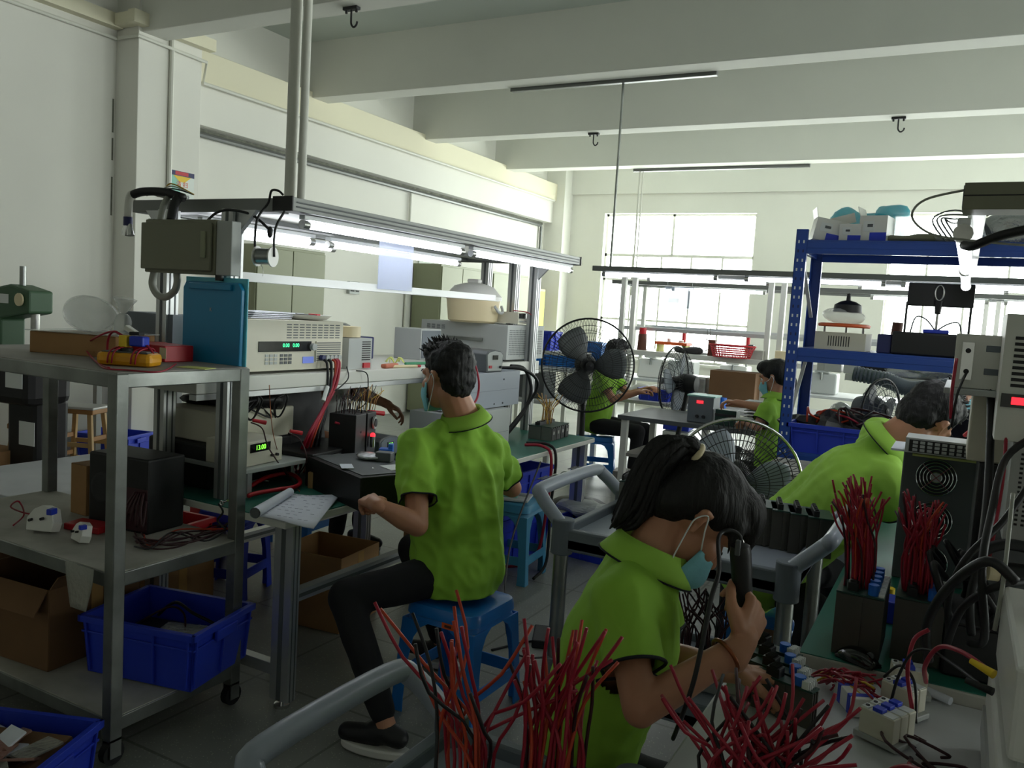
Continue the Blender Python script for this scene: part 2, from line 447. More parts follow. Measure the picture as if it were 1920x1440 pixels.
struct('beam_conduit', MB('pipe_white').tube([(-6.8, 7.655, 3.87), (-1.8, 7.655, 3.87)], .018, sm=0), 'white conduit along the underside of the second beam')
struct('beam_track', MB('alu_dark').bb(-4.35, -2.2, 7.63, 7.69, 3.80, 3.85), 'grey cable track under the second beam', bev=.004)
struct('beam_conduit', MB('pipe_white').tube([(-6.8, 12.225, 3.87), (-2, 12.225, 3.87)], .018, sm=0), 'white conduit along the underside of the fourth beam')
struct('beam_track', MB('alu_dark').bb(-4.7, -2.1, 12.2, 12.26, 3.79, 3.84), 'grey cable track under the fourth beam', bev=.004)
# hooks under the beams
def hook(x, y, z, label):
    t = thing('ceiling_hook', label, 'hook', (x, y, z), 0)
    part('hook_plate', MB('dark').box((0, 0, -.012), (.14, .05, .024)).cyl((-.05, 0, -.02), (-.05, 0, -.045), .01).cyl((.05, 0, -.02), (.05, 0, -.045), .01), t, bev=.003)
    part('hook_bend', MB('dark').tube([(0, 0, -.02), (0, 0, -.09), (.004, 0, -.13), (.028, 0, -.155), (.055, 0, -.14), (.062, 0, -.115)], .008, sm=4), t, smooth=True)
hook(-4.43, 5.2, BZ, 'iron fan hook under the nearest ceiling beam')
hook(-4.31, 9.74, BZ, 'iron fan hook on the third beam above the left of the window')
hook(-.82, 9.74, BZ, 'iron fan hook on the third beam above the blue rack')
# hanging rods
solo('hanging_rod', MB('steel').cyl((-3.13, 7.7, 2.03), (-3.13, 7.7, 3.85), .012), 'thin steel rod hanging from the second beam in front of the window', 'rod', smooth=True)
solo('hanging_rod', MB('pipe_white').cyl((-4.6, 12.25, 1.9), (-4.6, 12.25, 3.85), .014).cyl((-4.55, 12.25, 1.9), (-4.55, 12.25, 3.85), .01), 'pale double rod hanging from the far beam in front of the window', 'rod', smooth=True)
# poster on the pillar
t = thing('wall_poster', 'teal and white notice with navy and yellow heading on the left pillar', 'poster', (-6.70, 5.52, 2.28))
part('sheet', MB('poster_white').bb(0, .004, -.14, .14, -.1, .4).bb(.004, .005, -.13, -.02, -.1, .37, 'poster_green').bb(.004, .0055, -.14, .14, .355, .4, 'navy').bb(.0055, .006, -.08, .07, .362, .396, 'red').prism([(-.1, .355), (.1, .355), (.03, .3), (-.03, .3)], .001, MXYZ((.005, 0, 0), (0, 1, 0), (0, 0, 1)), 'yellow_bright'), t)
MP = lambda y, z: MXYZ((.0068, y, z), (0, 1, 0), (0, 0, 1))
text('heading', '清 扫', .06, MP(.0, .275), 'orange', t)
text('lettering', '无 保 持', .05, MP(.0, .16), 'ink', t)
text('lettering', '尘 持 久', .05, MP(.0, .07), 'ink', t)
# socket, switch box and warning box on the left wall
t = thing('wall_switch_box', 'small grey double switch on the white left wall', 'switch', (WX, 8.45, 1.72))
part('housing', MB('grey_metal').bb(0, .05, -.1, .1, -.08, .08), t, bev=.004); part('rocker', MB('dark').bb(.05, .056, -.08, -.01, -.05, .05).bb(.05, .056, .02, .08, -.05, .05), t)
t = thing('electrical_panel', 'cream wall box with yellow warning triangle sticker beside the far pillar', 'electrical box', (WX, 13.35, 1.55))
part('housing', MB('cream').bb(0, .22, -.28, .28, -.28, .42), t, bev=.006); part('door', MB('note').bb(.22, .235, -.25, .25, -.25, .38), t, bev=.003)
part('warning_sign', MB('black').prism([(-.09, -.06), (.09, -.06), (0, .09)], .001, MXYZ((.2355, -.05, .08), (0, 1, 0), (0, 0, 1))).prism([(-.068, -.047), (.068, -.047), (0, .065)], .002, MXYZ((.2355, -.05, .08), (0, 1, 0), (0, 0, 1)), 'yellow_bright').prism([(.012, .045), (-.02, .0), (0, .0), (-.008, -.04), (.024, .01), (.004, .01)], .003, MXYZ((.2355, -.05, .08), (0, 1, 0), (0, 0, 1)), 'black'), t)
# ================================================================ BUILDERS FOR REPEATED KINDS
def cable(name, pts, r, m, label, cat='cable', group=None, n=6, sm=6):
    return solo(name, MB(m).tube(pts, r, n=n, sm=sm), label, cat, group, smooth='all')
def crate(w, d, h, loc, rz, label, group=None, m='crate_blue'):
    t = thing('plastic_crate', label, 'crate', loc, rz, group)
    b = MB(m); k = .94; th = .006; W = w/2; D = d/2; w2 = W*k; d2 = D*k
    b.box((0, 0, .004), (2*w2, 2*d2, .008))
    def wall(p, q, pi, qi):   # outer bottom edge p-q to top edge
        pass
    for sx, sy in ((0, -1), (0, 1), (1, 0), (-1, 0)):
        if sx == 0:
            a = [(-w2, sy*d2, 0), (w2, sy*d2, 0), (W, sy*D, h), (-W, sy*D, h)]; nrm = V((0, sy, 0))
        else:
            a = [(sx*w2, -d2, 0), (sx*w2, d2, 0), (sx*W, D, h), (sx*W, -D, h)]; nrm = V((sx, 0, 0))
        inn = [V(p)-nrm*th for p in a]
        b.add([V(p) for p in a]+inn, [(0, 1, 2, 3), (7, 6, 5, 4), (0, 4, 5, 1), (1, 5, 6, 2), (2, 6, 7, 3), (3, 7, 4, 0)])
    part('body', b, t)
    rm = MB(m)
    for z, e, hh in ((h-.012, .014, .024), (h*.72, .008, .008)):
        kk = k+(1-k)*z/h
        for sy in (-1, 1): rm.box((0, sy*(D*kk+e/2), z), (2*W*kk+2*e, e, hh))
        for sx in (-1, 1): rm.box((sx*(W*kk+e/2), 0, z), (e, 2*D*kk+2*e, hh))
    n = max(3, int(w/.13))
    for i in range(n+1):
        x = (-1+2*i/n)*W*.93
        for sy in (-1, 1): rm.beam((x*k, sy*(d2+.005), .01), (x, sy*(D+.005), h-.02), .008, .01, up=(0, 1, 0))
    n = max(2, int(d/.13))
    for i in range(n+1):
        y = (-1+2*i/n)*D*.93
        for sx in (-1, 1): rm.beam((sx*(w2+.005), y*k, .01), (sx*(W+.005), y, h-.02), .008, .01, up=(1, 0, 0))
    part('rim', rm, t, bev=.002)
    for sx in (-1, 1): part('handle', MB(m).box((sx*(W+.012), 0, h*.80), (.016, .12, .04)), t, bev=.004)
    return t
def carton(w, d, h, loc, rz, label, flaps=(0, 0, 0, 0), closed=False, m='carton', tape=True, group=None):
    t = thing('cardboard_box', label, 'box', loc, rz, group)
    b = MB(m); e = .004
    b.box((0, 0, e/2), (w, d, e))
    for s in (-1, 1): b.box((0, s*(d/2-e/2), h/2), (w, e, h)); b.box((s*(w/2-e/2), 0, h/2), (e, d-2*e, h))
    if closed: b.box((0, 0, h-e/2), (w, d, e))
    part('body', b, t, bev=.002)
    if not closed:
        for i, a in enumerate(flaps):
            if a is None: continue
            f = MB(m); L = (d if i < 2 else w)*.5*.5
            if i < 2:
                s = 1 if i == 0 else -1; p = V((0, s*d/2, h)); q = p+V((0, s*math.cos(a)*L, math.sin(a)*L)); f.beam(p, q, w*.98, e, up=(0, -math.sin(a)*s, math.cos(a)))
            else:
                s = 1 if i == 2 else -1; p = V((s*w/2, 0, h)); q = p+V((s*math.cos(a)*L*.6, 0, math.sin(a)*L*.6)); f.beam(p, q, d*.98, e, up=(-math.sin(a)*s, 0, math.cos(a)))
            part('flap', f, t)
    if tape:
        tp = MB('tape')
        for s in (-1, 1): tp.box((s*(w/2+.0006), 0, h*.5), (.001, .05, h*.96))
        if closed: tp.box((0, 0, h+.0006), (w, .05, .001))
        part('packing_tape', tp, t)
    return t
def plastic_stool(loc, rz, label, h=.42, w=.31, m='stool_blue', group=None, sticker=False):
    t = thing('plastic_stool', label, 'stool', loc, rz, group)
    def sq(r, rr, z, n=5):
        o = []
        for cx, cy, a0 in ((1, 1, 0), (-1, 1, PI/2), (-1, -1, PI), (1, -1, 1.5*PI)):
            for k in range(n+1):
                a = a0+PI/2*k/n; o.append(V((cx*(r-rr)+rr*math.cos(a), cy*(r-rr)+rr*math.sin(a), z)))
        return o
    R = w/2*.86; B = w/2
    rings = [sq(R*.55, .03, h-.004), sq(R*.9, .045, h-.002), sq(R*.98, .05, h-.008), sq(R+.002, .05, h-.025), sq(R+.004, .05, h-.05), sq(R-.006, .045, h-.056), sq(R, .045, h-.075)]
    s = MB(m); n = len(rings[0])
    for r in rings: s.v += r
    for i in range(len(rings)-1):
        for k in range(n): s.f.append([i*n+k, i*n+(k+1) % n, (i+1)*n+(k+1) % n, (i+1)*n+k]); s.mi.append(0)
    s.f.append(list(range(n))); s.mi.append(0); s.f.append([(len(rings)-1)*n+k for k in range(n)]); s.mi.append(0)
    part('seat', s, t, smooth=True)
    hl = h-.07
    for sx in (-1, 1):
        for sy in (-1, 1):       # each leg an angle section widening at the top
            g = MB(m)
            def quad(u, v, z, ww):  # corner position and arm length
                return None
            prof = []
            for z, ww in ((0, .055), (.12*h, .05), (.45*h, .048), (.68*h, .06), (.78*h, .085), (hl, .125)):
                c = B+(R-B)*z/h
                prof.append((z, c, ww))
            vs = []; th = .007
            for z, c, ww in prof:
                o = [(c, c), (c-ww, c), (c-ww, c-th), (c-th, c-th), (c-th, c-ww), (c, c-ww)]
                vs += [V((sx*a, sy*b_, z)) for a, b_ in o]
            fs = [(i*6+k, i*6+(k+1) % 6, (i+1)*6+(k+1) % 6, (i+1)*6+k) for i in range(len(prof)-1) for k in range(6)]
            fs += [(0, 1, 2, 3), (0, 3, 4, 5)]; e = (len(prof)-1)*6; fs += [(e, e+1, e+2, e+3), (e, e+3, e+4, e+5)]
            g.add(vs, fs); part('leg', g, t, bev=.003)
    for z in (.30,):
        zz = z*h; c = B+(R-B)*zz/h
        for a, b_ in ((1, 0), (-1, 0), (0, 1), (0, -1)):
            g = MB(m)
            if a: g.box((a*(c-.004), 0, zz), (.007, 2*c-.09, .05))
            else: g.box((0, b_*(c-.004), zz), (2*c-.09, .007, .05))
            part('stretcher', g, t, bev=.002)
    if sticker:
        part('sticker', MB('orange').box((R*.3, -R-.006, h-.06), (.055, .0015, .022)).box((R*.3, -R-.007, h-.06), (.03, .0015, .01), 'brown'), t)
    return t
def pedestal_fan(R, base, cz, face, label, m='black', ring='black', wires=48, foot=True, blade='grey_dark', tilt=0, poleoff=0):
    t = thing('pedestal_fan', label, 'fan', (base[0], base[1], base[2] if len(base) > 2 else 0))
    z0 = t.location.z; C = V((0, 0, cz-z0)); f = V((math.cos(face)*math.cos(tilt), math.sin(face)*math.cos(tilt), math.sin(tilt))); x, y, _ = frame_of(f)
    back = C-f*(R*.34)
    part('pole', MB(m).cyl((0, 0, .03), back+V((0, 0, -.08))-f*.02, .022, n=14), t, smooth=True)
    if foot: part('base', MB(m).lathe([(R*.62, 0), (R*.62, .02), (R*.5, .045), (.05, .07), (.03, .1)], n=28), t, smooth=True)
    part('motor', MB(m).lathe([(.03, -.1), (.07, -.09), (.085, -.04), (.085, .04), (.06, .09), (.02, .1)], C-f*(R*.38), f, n=20), t, smooth=True)
    part('hub', MB(m).lathe([(.0, .07), (.04, .062), (.055, .03), (.055, -.05)], C-f*.03, f, n=20), t, smooth=True)
    for k in range(3):
        b = MB(blade); a0 = 2*PI*k/3; g = []
        for i in range(7):
            r = R*(.12+.73*i/6); row = []
            wd_ = .35+.55*math.sin(PI*(.15+.75*i/6))
            for j in range(7):
                a = a0+wd_*(j/6-.4)*1.35; row.append(C+(x*math.cos(a)+y*math.sin(a))*r+f*((j/6-.5)*.16*R-.02))
            g.append(row)
        b.sheet(g); part('blade', b, t, solid=.004, smooth='all')
    gd = MB(m); rw = .0016
    prof = [(.09, .20), (.3, .215), (.6, .2), (.85, .13), (1.0, 0)]
    profb = [(.22, -.36), (.45, -.35), (.75, -.26), (.93, -.14), (1.0, 0)]
    for k in range(wires):
        a = 2*PI*k/wires; d = x*math.cos(a)+y*math.sin(a)
        gd.tube([C+d*R*r+f*R*h for r, h in prof], rw, n=4, sm=2)
        gd.tube([C+d*R*r+f*R*h for r, h in profb], rw, n=4, sm=2)
    def ringpts(r, h, n=40): return [C+(x*math.cos(2*PI*k/n)+y*math.sin(2*PI*k/n))*R*r+f*R*h for k in range(n)]
    for r, h in ((.3, .215), (.5, .208), (.7, .18), (.86, .125), (.5, -.345), (.75, -.26), (.22, -.36)): gd.tube(ringpts(r, h), .0022, n=5, sm=0, closed=True)
    part('wire_guard', gd, t)
    part('rim', MB(ring).tube(ringpts(1.0, 0, 48), .008, n=8, sm=0, closed=True), t, smooth='all')
    part('guard_badge', MB(ring).lathe([(0, .222), (R*.27*.5, .222), (R*.1, .2)] if False else [(R*.09, 0), (R*.09, .006), (0, .01)], C+f*R*.215, f, n=20), t)
    return t
def heat_sink(name, L, D, H, loc, rz, label, cat='heat sink', fins=14, m='heatsink', top='dark', group=None, cap=0, conn=True, parent=None):
    t = thing(name, label, cat, loc, rz, group)
    b = MB(m)
    b.box((0, 0, H/2), (L*.12, D, H))
    for k in range(fins):
        y = -D/2+D*(k+.5)/fins; b.box((0, y, H/2), (L, D/fins*.42, H*.98))
    part('fin_block', b, t)
    p = MB('pcb').box((0, 0, H+.003), (L, D, .004)); part('circuit_board', p, t)
    if conn:
        c = MB('black')
        c.box((-L*.18, 0, H+.014), (L*.22, D*.8, .02))
        for k in range(6): c.box((-L*.18, -D*.34+D*.68*k/5, H+.026), (L*.14, D*.05, .006))
        part('terminal_strip', c, t, bev=.001)
    for k in range(cap):
        y = -D/2+D*(k+.5)/cap
        part('capacitor', MB('cap_blue').cyl((L*.25, y, H+.005), (L*.25, y, H+.03), min(.012, D/cap*.45), n=10), t, smooth=True)
    return t
def wires_from(t, base, n, h, r, spread, mats_, lean=(0, 0), rad=.0022, seed=1, area=(.05, .05), name='wire', tipm=None, maxh=.3, local=True):
    rnd = random.Random(seed)
    for k in range(n):
        b = V(base)+V((rnd.uniform(-1, 1)*area[0], rnd.uniform(-1, 1)*area[1], 0))
        a = rnd.uniform(0, 2*PI); s = spread*rnd.uniform(.3, 1); hh = h*rnd.uniform(1-maxh, 1)
        m1 = b+V((lean[0]*.25+rnd.uniform(-.4, .4)*s*.5, lean[1]*.25+rnd.uniform(-.4, .4)*s*.5, hh*.5))
        e = b+V((lean[0]+math.cos(a)*s, lean[1]+math.sin(a)*s, hh))
        mb = MB(rnd.choice(mats_)).tube([b, m1, (m1+e)/2+V((rnd.uniform(-1, 1)*s*.2, rnd.uniform(-1, 1)*s*.2, .01*h)), e], rad, n=5, sm=3)
        part(name, mb, t, smooth='all')
def vents(mb, o, u, v, w, h, nx, ny, fw=.6, fh=.45, m='black', n=None, dpt=.0012):
    o = V(o); u = V(u).normalized(); v = V(v).normalized(); nn = u.cross(v)
    R = Matrix((u, v, nn)).transposed()
    for i in range(nx):
        for j in range(ny):
            c = o+u*(w*((i+.5)/nx-.5))+v*(h*((j+.5)/ny-.5))+nn*dpt/2
            mb.box(c, (w/nx*fw, h/ny*fh, dpt), m, rot=R)
    return mb
def tube_light(p, q, label, group=None, r=.014):
    p = V(p); q = V(q); t = thing('fluorescent_tube', label, 'tube light', (p+q)/2, 0, group); c = t.location
    d = (q-p).normalized()
    part('tube', MB('tube').cyl(p-c+d*.03, q-c-d*.03, r, n=12), t, smooth=True)
    for e, s in ((p, 1), (q, -1)): part('end_cap', MB('steel_bright').cyl(e-c, e-c+d*s*.035, r*1.25, n=12), t, smooth=True)
    part('batten', MB('tube_diff').beam(p-c+V((0, 0, .028)), q-c+V((0, 0, .028)), .03, .018), t, bev=.003)
    return t
def alu_post(x, y, z0, z1, w=.045, d=.09, m='alu'):
    b = MB(m).bb(x-w/2, x+w/2, y-d/2, y+d/2, z0, z1)
    for s in (-1, 1):
        b.bb(x-w*.12, x+w*.12, y+s*(d/2), y+s*(d/2+.0015), z0, z1, 'grey_dark')
        for o in (-.22, .22): b.bb(x+s*(w/2), x+s*(w/2+.0015), y+d*(o-.06), y+d*(o+.06), z0, z1, 'grey_dark')
    return b
def poly_blob(mb, c, r, seed=0, m=None, amp=.25, n=16, k=10, sq=(1, 1, 1)):
    b = len(mb.v); mb.ell(c, r, m, n=n, k=k); c = V(c)
    for i in range(b, len(mb.v)):
        p = mb.v[i]; d = p-c; s = 1+amp*noise.noise(d*9+V((seed*3.1, seed, seed*1.7)))*2
        q = c+V((d.x*s, d.y*s, d.z*s))
        if q.z < c.z-r[2]*.8: q.z = c.z-r[2]*.8
        mb.v[i] = q
    return mb
# ================================================================ LEFT: STEEL RACK AND WHAT STANDS ON IT
RX0, RX1, RY0, RY1, RT = -3.46, -2.28, 1.655, 2.20, 1.285
t = thing('steel_rack', 'stained three-tier welded steel rack trolley on castors at the left edge of the photo', 'rack', ((RX0+RX1)/2, (RY0+RY1)/2, 0))
for x in (RX0+.022, RX1-.022):
    for y in (RY0+.022, RY1-.022):
        part('leg', MB('steel').bb(x-.022, x+.022, y-.022, y+.022, .09, RT-.005), t, bev=.003, world=True)
        c = part('castor', MB('black_rubber').cyl((x-.014, y, .042), (x+.014, y, .042), .038, n=18), t, smooth=True, world=True)
        part('castor_fork', MB('steel').bb(x-.022, x-.017, y-.02, y+.02, .03, .092).bb(x+.017, x+.022, y-.02, y+.02, .03, .092).bb(x-.022, x+.022, y-.02, y+.02, .085, .092), c, world=True)
for z, nm, m in ((RT, 'top_board', 'board_grey'), (.645, 'middle_board', 'board_white'), (.165, 'bottom_board', 'board_white')):
    fr = MB('steel')
    for y in (RY0+.002, RY1-.032): fr.bb(RX0+.002, RX1-.002, y, y+.03, z-.05, z-.003)
    for x in (RX0+.002, RX1-.032): fr.bb(x, x+.03, RY0+.03, RY1-.03, z-.05, z-.003)
    part('frame_rail', fr, t, bev=.003, world=True)
    part(nm, MB(m).bb(RX0+.006, RX1-.006, RY0+.006, RY1-.006, z-.012, z), t, bev=.002, world=True)
# --- on top
T = thing('handheld_multimeter', 'yellow multimeter lying on the steel rack top with red leads wrapped round', 'multimeter', (-2.475, 1.845, RT), .45)
part('case', MB('yellow').box((0, 0, .024), (.19, .095, .046)), T, bev=.016)
part('face_plate', MB('grey_dark').box((0, 0, .047), (.16, .075, .004)), T, bev=.002)
part('display', MB('board_grey').box((.05, 0, .0495), (.045, .06, .003)), T)
part('dial', MB('black').cyl((-.015, 0, .048), (-.015, 0, .06), .024, n=18), T, smooth=True)
lead = MB('wire_red')
for k, x0 in enumerate((-.05, -.035, .03, .045)):
    lead.tube([(x0, -.052, .01), (x0+.005, -.053, .04), (x0+.01, -.03, .058), (x0+.02, .03, .06), (x0+.022, .052, .03), (x0+.01, .05, .006)], .003, n=5)
part('test_lead', lead, T, smooth='all')
cable('test_lead', [zp(205, 690, RT+.004), zp(180, 678, RT+.004), zp(160, 650, RT+.03), yp(185, 630, 1.9), yp(215, 622, 1.9), yp(235, 640, 1.86), zp(225, 650, RT+.06)], .0035, 'wire_red', 'thin red test lead looping left of the yellow multimeter')
cable('test_lead', [zp(330, 682, RT+.004), zp(300, 697, RT+.004), zp(240, 694, RT+.004), zp(195, 690, RT+.004), zp(182, 675, RT+.004)], .003, 'wire_red', 'red lead lying along the front of the yellow multimeter')
T = thing('connector_bundle', 'blue yellow and white plugs with short red leads heaped on the yellow multimeter', 'connectors', (-2.475, 1.86, RT+.062), .3)
part('blue_plug', MB('crate_blue').box((.02, 0, .022), (.055, .04, .035)), T, bev=.006)
part('yellow_plug', MB('yellow_bright').box((-.028, -.006, .02), (.03, .036, .04)), T, bev=.004)
part('white_plug', MB('plastic_white').box((-.02, .015, .055), (.05, .022, .018), rot=Matrix.Rotation(.5, 3, 'Y')), T, bev=.003)
part('dark_plug', MB('dark').box((.01, .0, .048), (.04, .03, .012)), T, bev=.003)
part('lead', MB('wire_red').tube([(-.03, 0, .03), (-.07, -.01, .05), (-.1, 0, .02), (-.11, .01, -.04)], .004).tube([(.05, 0, .01), (.07, 0, -.01), (.08, .01, -.04)], .004), T, smooth='all')
solo('sticky_note', MB('note').box((0, 0, .001), (.11, .07, .002)), 'yellow paper slip on the rack top right of the multimeter', 'paper', loc=(-2.33, 2.0, RT), rz=.3)
tr = carton(.36, .24, .08, (-2.95, 2.04, RT), .32, 'long shallow cardboard tray on the steel rack under the clear plastic bag', closed=True, tape=False)
solo('plastic_sheet', MB('clear_bag').box((0, 0, .002), (.39, .26, .003)), 'clear film over the cardboard tray on the rack', 'film', loc=(-2.95, 2.04, RT+.082), rz=.32)
def bag(name, loc, r, label, seed, m='clear_bag', ties=None, cat='bag'):
    b = MB(m); poly_blob(b, (0, 0, r[2]*.8), r, seed, amp=.28, n=26, k=18)
    if ties: 
        b.lathe([(.008, 0), (.018, .012), (.035, .045), (.045, .06)], ties[0], ties[1], n=12)
    return solo(name, b, label, cat, loc=loc, smooth='all')
bag('plastic_bag', (-2.98, 2.05, RT+.086), (.11, .08, .07), 'clear plastic bag of parts slumped on the cardboard tray', 2)
bag('plastic_bag', (-2.85, 2.09, RT+.086), (.035, .035, .05), 'small knotted clear bag right of the larger clear bag', 5, ties=((0, 0, .075), (.2, 0, 1)))
T = thing('red_gift_box', 'dark red printed carton behind the multimeter on the rack top', 'box', (-2.66, 2.12, RT), -.1)
part('body', MB('red').box((0, 0, .03), (.22, .12, .06)), T, bev=.003); part('label', MB('cream').box((.10, -.0605, .032), (.04, .001, .04)), T)
solo('metal_offcut', MB('green_dark').box((0, 0, .012), (.12, .04, .024)), 'dark green scrap part between the cardboard tray and the multimeter', 'part', loc=(-2.66, 1.98, RT), rz=.3, bev=.006)
# --- middle tier
carton(.10, .16, .2, (-3.0, 2.1, .645), -.02, 'narrow cardboard box standing on the middle tier of the steel rack', closed=True, tape=False)
T = thing('power_unit', 'black electronics unit with cables behind the rack post on the middle tier', 'electronics', (-2.72, 2.07, .645), .1)
part('case', MB('black').box((0, 0, .14), (.3, .18, .28)), T, bev=.008)
part('side_panel', MB('wire_dark').box((.1, -.092, .09), (.1, .004, .16)), T, bev=.002)
part('fan_grille', MB('dark').lathe([(.06, 0), (.06, .008), (.05, .01)], (-.07, -.09, .15), (0, -1, 0)), T)
for k in range(5):
    part('lead', MB('wire_dark').tube([(.03+.03*k, -.095, .05+.02*k), (.05+.03*k, -.13, .04), (.08+.02*k, -.13, .1), (.1+.01*k, -.1, .16)], .004), T, smooth='all')
def terminal(loc, rz, label, s=1.0, tilt=0):
    T = thing('terminal_module', label, 'terminal block', loc, rz, None)
    part('housing', MB('plastic_white').prism([(-.045, 0), (.045, 0), (.05, .03), (.035, .075), (.0, .085), (-.03, .07), (-.05, .04)], .045, MXYZ((0, .02, 0), (1, 0, 0), (0, .25, 1))), T, bev=.003)
    part('latch', MB('crate_blue').box((.035, -.005, .075), (.02, .03, .02)), T, bev=.003)
    part('screw', MB('dark').cyl((-.03, .0, .045), (-.03, -.028, .045), .005, n=8).cyl((.01, .0, .05), (.01, -.026, .052), .005, n=8), T)
    T.scale = (s, s, s); return T
terminal((-2.86, 1.79, .646), .35, 'white terminal module with blue latch standing on the middle tier', 1.1)
terminal((-2.66, 1.80, .646), -.2, 'smaller white terminal module beside the front rack post', .8)
solo('red_tray', MB('red').box((0, 0, .012), (.16, .09, .024)), 'flat red plastic part behind the white terminal module', 'tray', loc=(-2.78, 1.92, .646), rz=.2, bev=.004)
cable('lead_wire', [zp(62, 965, .65), zp(40, 960, .66), zp(20, 950, .72), zp(35, 940, .76), zp(45, 965, .67), zp(25, 985, .65)], .003, 'wire_red', 'thin red wires curling left of the white terminal module')
random.seed(11)
for i in range(9):
    a = zp(240+random.uniform(0, 30), 1010+random.uniform(-15, 20), .655); pts = [a]
    for k in range(1, 5): pts.append(zp(240+k*48+random.uniform(-14, 14), 1022-k*7+random.uniform(-16, 14), .652+random.uniform(0, .02)))
    pts = [V((min(p.x, -2.3), p.y, p.z)) for p in pts]
    cable('harness_wire', pts, .0032, random.choice(['wire_dark', 'wire_dark', 'wire_black', 'wire_orange']), 'dark red and black harness wire tangled along the middle tier', group='harness wires on the middle tier')
solo('bubble_wrap', MB('bubble').sheet([[V((-2.50+(.16-.014*j)*i/8+.012*j, 1.69, .652)) + V((0, -.05, 0)) + V((.0, -.004*j, -.022*j if j > 1 else .002)) + V((noise.noise(V((i, j, 0)))*.02, noise.noise(V((i, j, 3)))*.02-.005, noise.noise(V((i, j, 7)))*.012)) for i in range(9)] for j in range(7)]), 'crumpled bubble wrap hanging off the front of the middle tier', 'bubble wrap', smooth='all', solid=.004)
cable('crocodile_lead', [yp(410, 945, 2.12), yp(418, 960, 2.1), yp(408, 975, 2.1), yp(415, 985, 2.1), yp(423, 992, 2.1)], .004, 'wire_black', 'black lead with ring lug hanging by the rack rear post')
T = thing('ring_lug', 'silver ring cable lug hanging above the middle tier', 'lug', yp(416, 943, 2.12)); part('ring', MB('chrome').tube([(.008*math.cos(a), 0, .008*math.sin(a)) for a in [2*PI*k/12 for k in range(12)]], .003, sm=0, closed=True), T); part('barrel', MB('chrome').cyl((.008, 0, .004), (.03, 0, .014), .004), T)
# --- bottom tier
crate(.46, .34, .21, (-2.47, 2.03, .17), .22, 'blue plastic crate holding cables on the bottom tier of the steel rack')
solo('plastic_pack', MB('clear_bag').box((0, 0, .01), (.2, .14, .02)), 'clear packet lying in the blue crate on the rack', 'packet', loc=(-2.4, 2.04, .29), rz=.4, bev=.005)
solo('foam_filling', MB('black').box((0, 0, 0), (.38, .26, .1)), 'dark cable heap filling the blue crate on the rack', 'cables', loc=(-2.48, 2.03, .235), rz=.22, bev=.03)
cable('lead_wire', [(-2.62, 2.1, .30), (-2.55, 2.12, .36), (-2.45, 2.12, .34), (-2.35, 2.14, .31), (-2.33, 2.1, .29)], .006, 'wire_black', 'black cable curving inside the blue crate on the rack')
cable('lead_wire', [(-2.64, 2.04, .29), (-2.56, 2.1, .345), (-2.48, 2.1, .34), (-2.42, 2.06, .3)], .004, 'wire_dark', 'dark red wire inside the blue crate on the rack')
carton(.45, .40, .30, (-2.99, 1.925, .1655), .08, 'large open cardboard box on the bottom tier of the steel rack', flaps=(1.2, -1.0, .9, 1.1), m='carton_dark')
crate(.5, .36, .16, (-3.16, 1.93, .505) if False else (-3.3, 2.55, .32), .1, 'red plastic crate behind the large cardboard box', m='red')
carton(.5, .4, .30, (-3.3, 2.55, 0), .1, 'closed cardboard box under the red crate', closed=True)
# --- floor, bottom left
crate(.6, .4, .22, (-2.42, 1.27, .0), .38, 'blue plastic crate on the floor in front of the rack, heaped with clear packets')
random.seed(5)
for i in range(26):
    x = -2.42+random.uniform(-.2, .2); y = 1.27+random.uniform(-.12, .12)
    b = MB(random.choice(['clear_bag', 'packet_brown', 'packet_brown', 'bubble', 'paper'])).box((0, 0, 0), (random.uniform(.08, .13), random.uniform(.06, .1), .008), rot=Euler((random.uniform(-.5, .5), random.uniform(-.5, .5), random.uniform(0, 3))).to_matrix())
    b.box((0, 0, -.004), (.05, .03, .006), random.choice(['terracotta', 'brown', 'wire_dark']))
    solo('parts_packet', b, 'clear packet of small copper parts in the blue floor crate', 'packet', 'packets in the blue floor crate', loc=(x, y, .19+random.uniform(0, .06)), bev=.002)
solo('foam_filling', MB('carton_dark').box((0, 0, 0), (.5, .32, .18)), 'brown paper lining under the packets in the floor crate', 'lining', loc=(-2.42, 1.27, .1), rz=.38, bev=.01)
# ================================================================ BEHIND THE RACK
# white table with the green press
T = thing('side_table', 'long white-topped table against the left wall carrying the green press', 'table', (-5.95, 3.5, 0))
part('tabletop', MB('table_white').box((0, 0, .96), (1.6, 2.2, .05)), T, bev=.006)
for x in (-.5, .5):
    for y in (-1.0, 1.0): part('leg', MB('grey_metal').box((x, y, .467), (.05, .05, .935)), T, bev=.004)
T = thing('bench_press', 'green cast iron press machine with white plate on the white side table', 'press machine', (-5.50, 3.24, .985), .1)
T.scale = (1.1, 1.1, 1.2)
part('base', MB('green_dark').box((0, 0, .03), (.34, .3, .06)), T, bev=.01)
part('column', MB('green_machine').prism([(-.18, .06), (-.02, .06), (-.02, .26), (.22, .30), (.22, .42), (.05, .45), (-.12, .42), (-.2, .3)], .16, MXYZ((0, .08, 0), (1, 0, 0), (0, 0, 1))), T, bev=.012)
part('ram', MB('steel_bright').cyl((.17, 0, .1), (.17, 0, .3), .025), T, smooth=True)
part('lever_post', MB('steel').cyl((.06, 0, .44), (.06, 0, .55), .018), T, smooth=True)
part('hand_wheel', MB('green_dark').lathe([(.13, -.02), (.14, 0), (.13, .02)], (-.2, -.05, .28), (.3, -1, 0)), T, smooth=True)
part('dial', MB('cream').cyl((.15, -.085, .37), (.15, -.095, .37), .035), T, smooth=True)
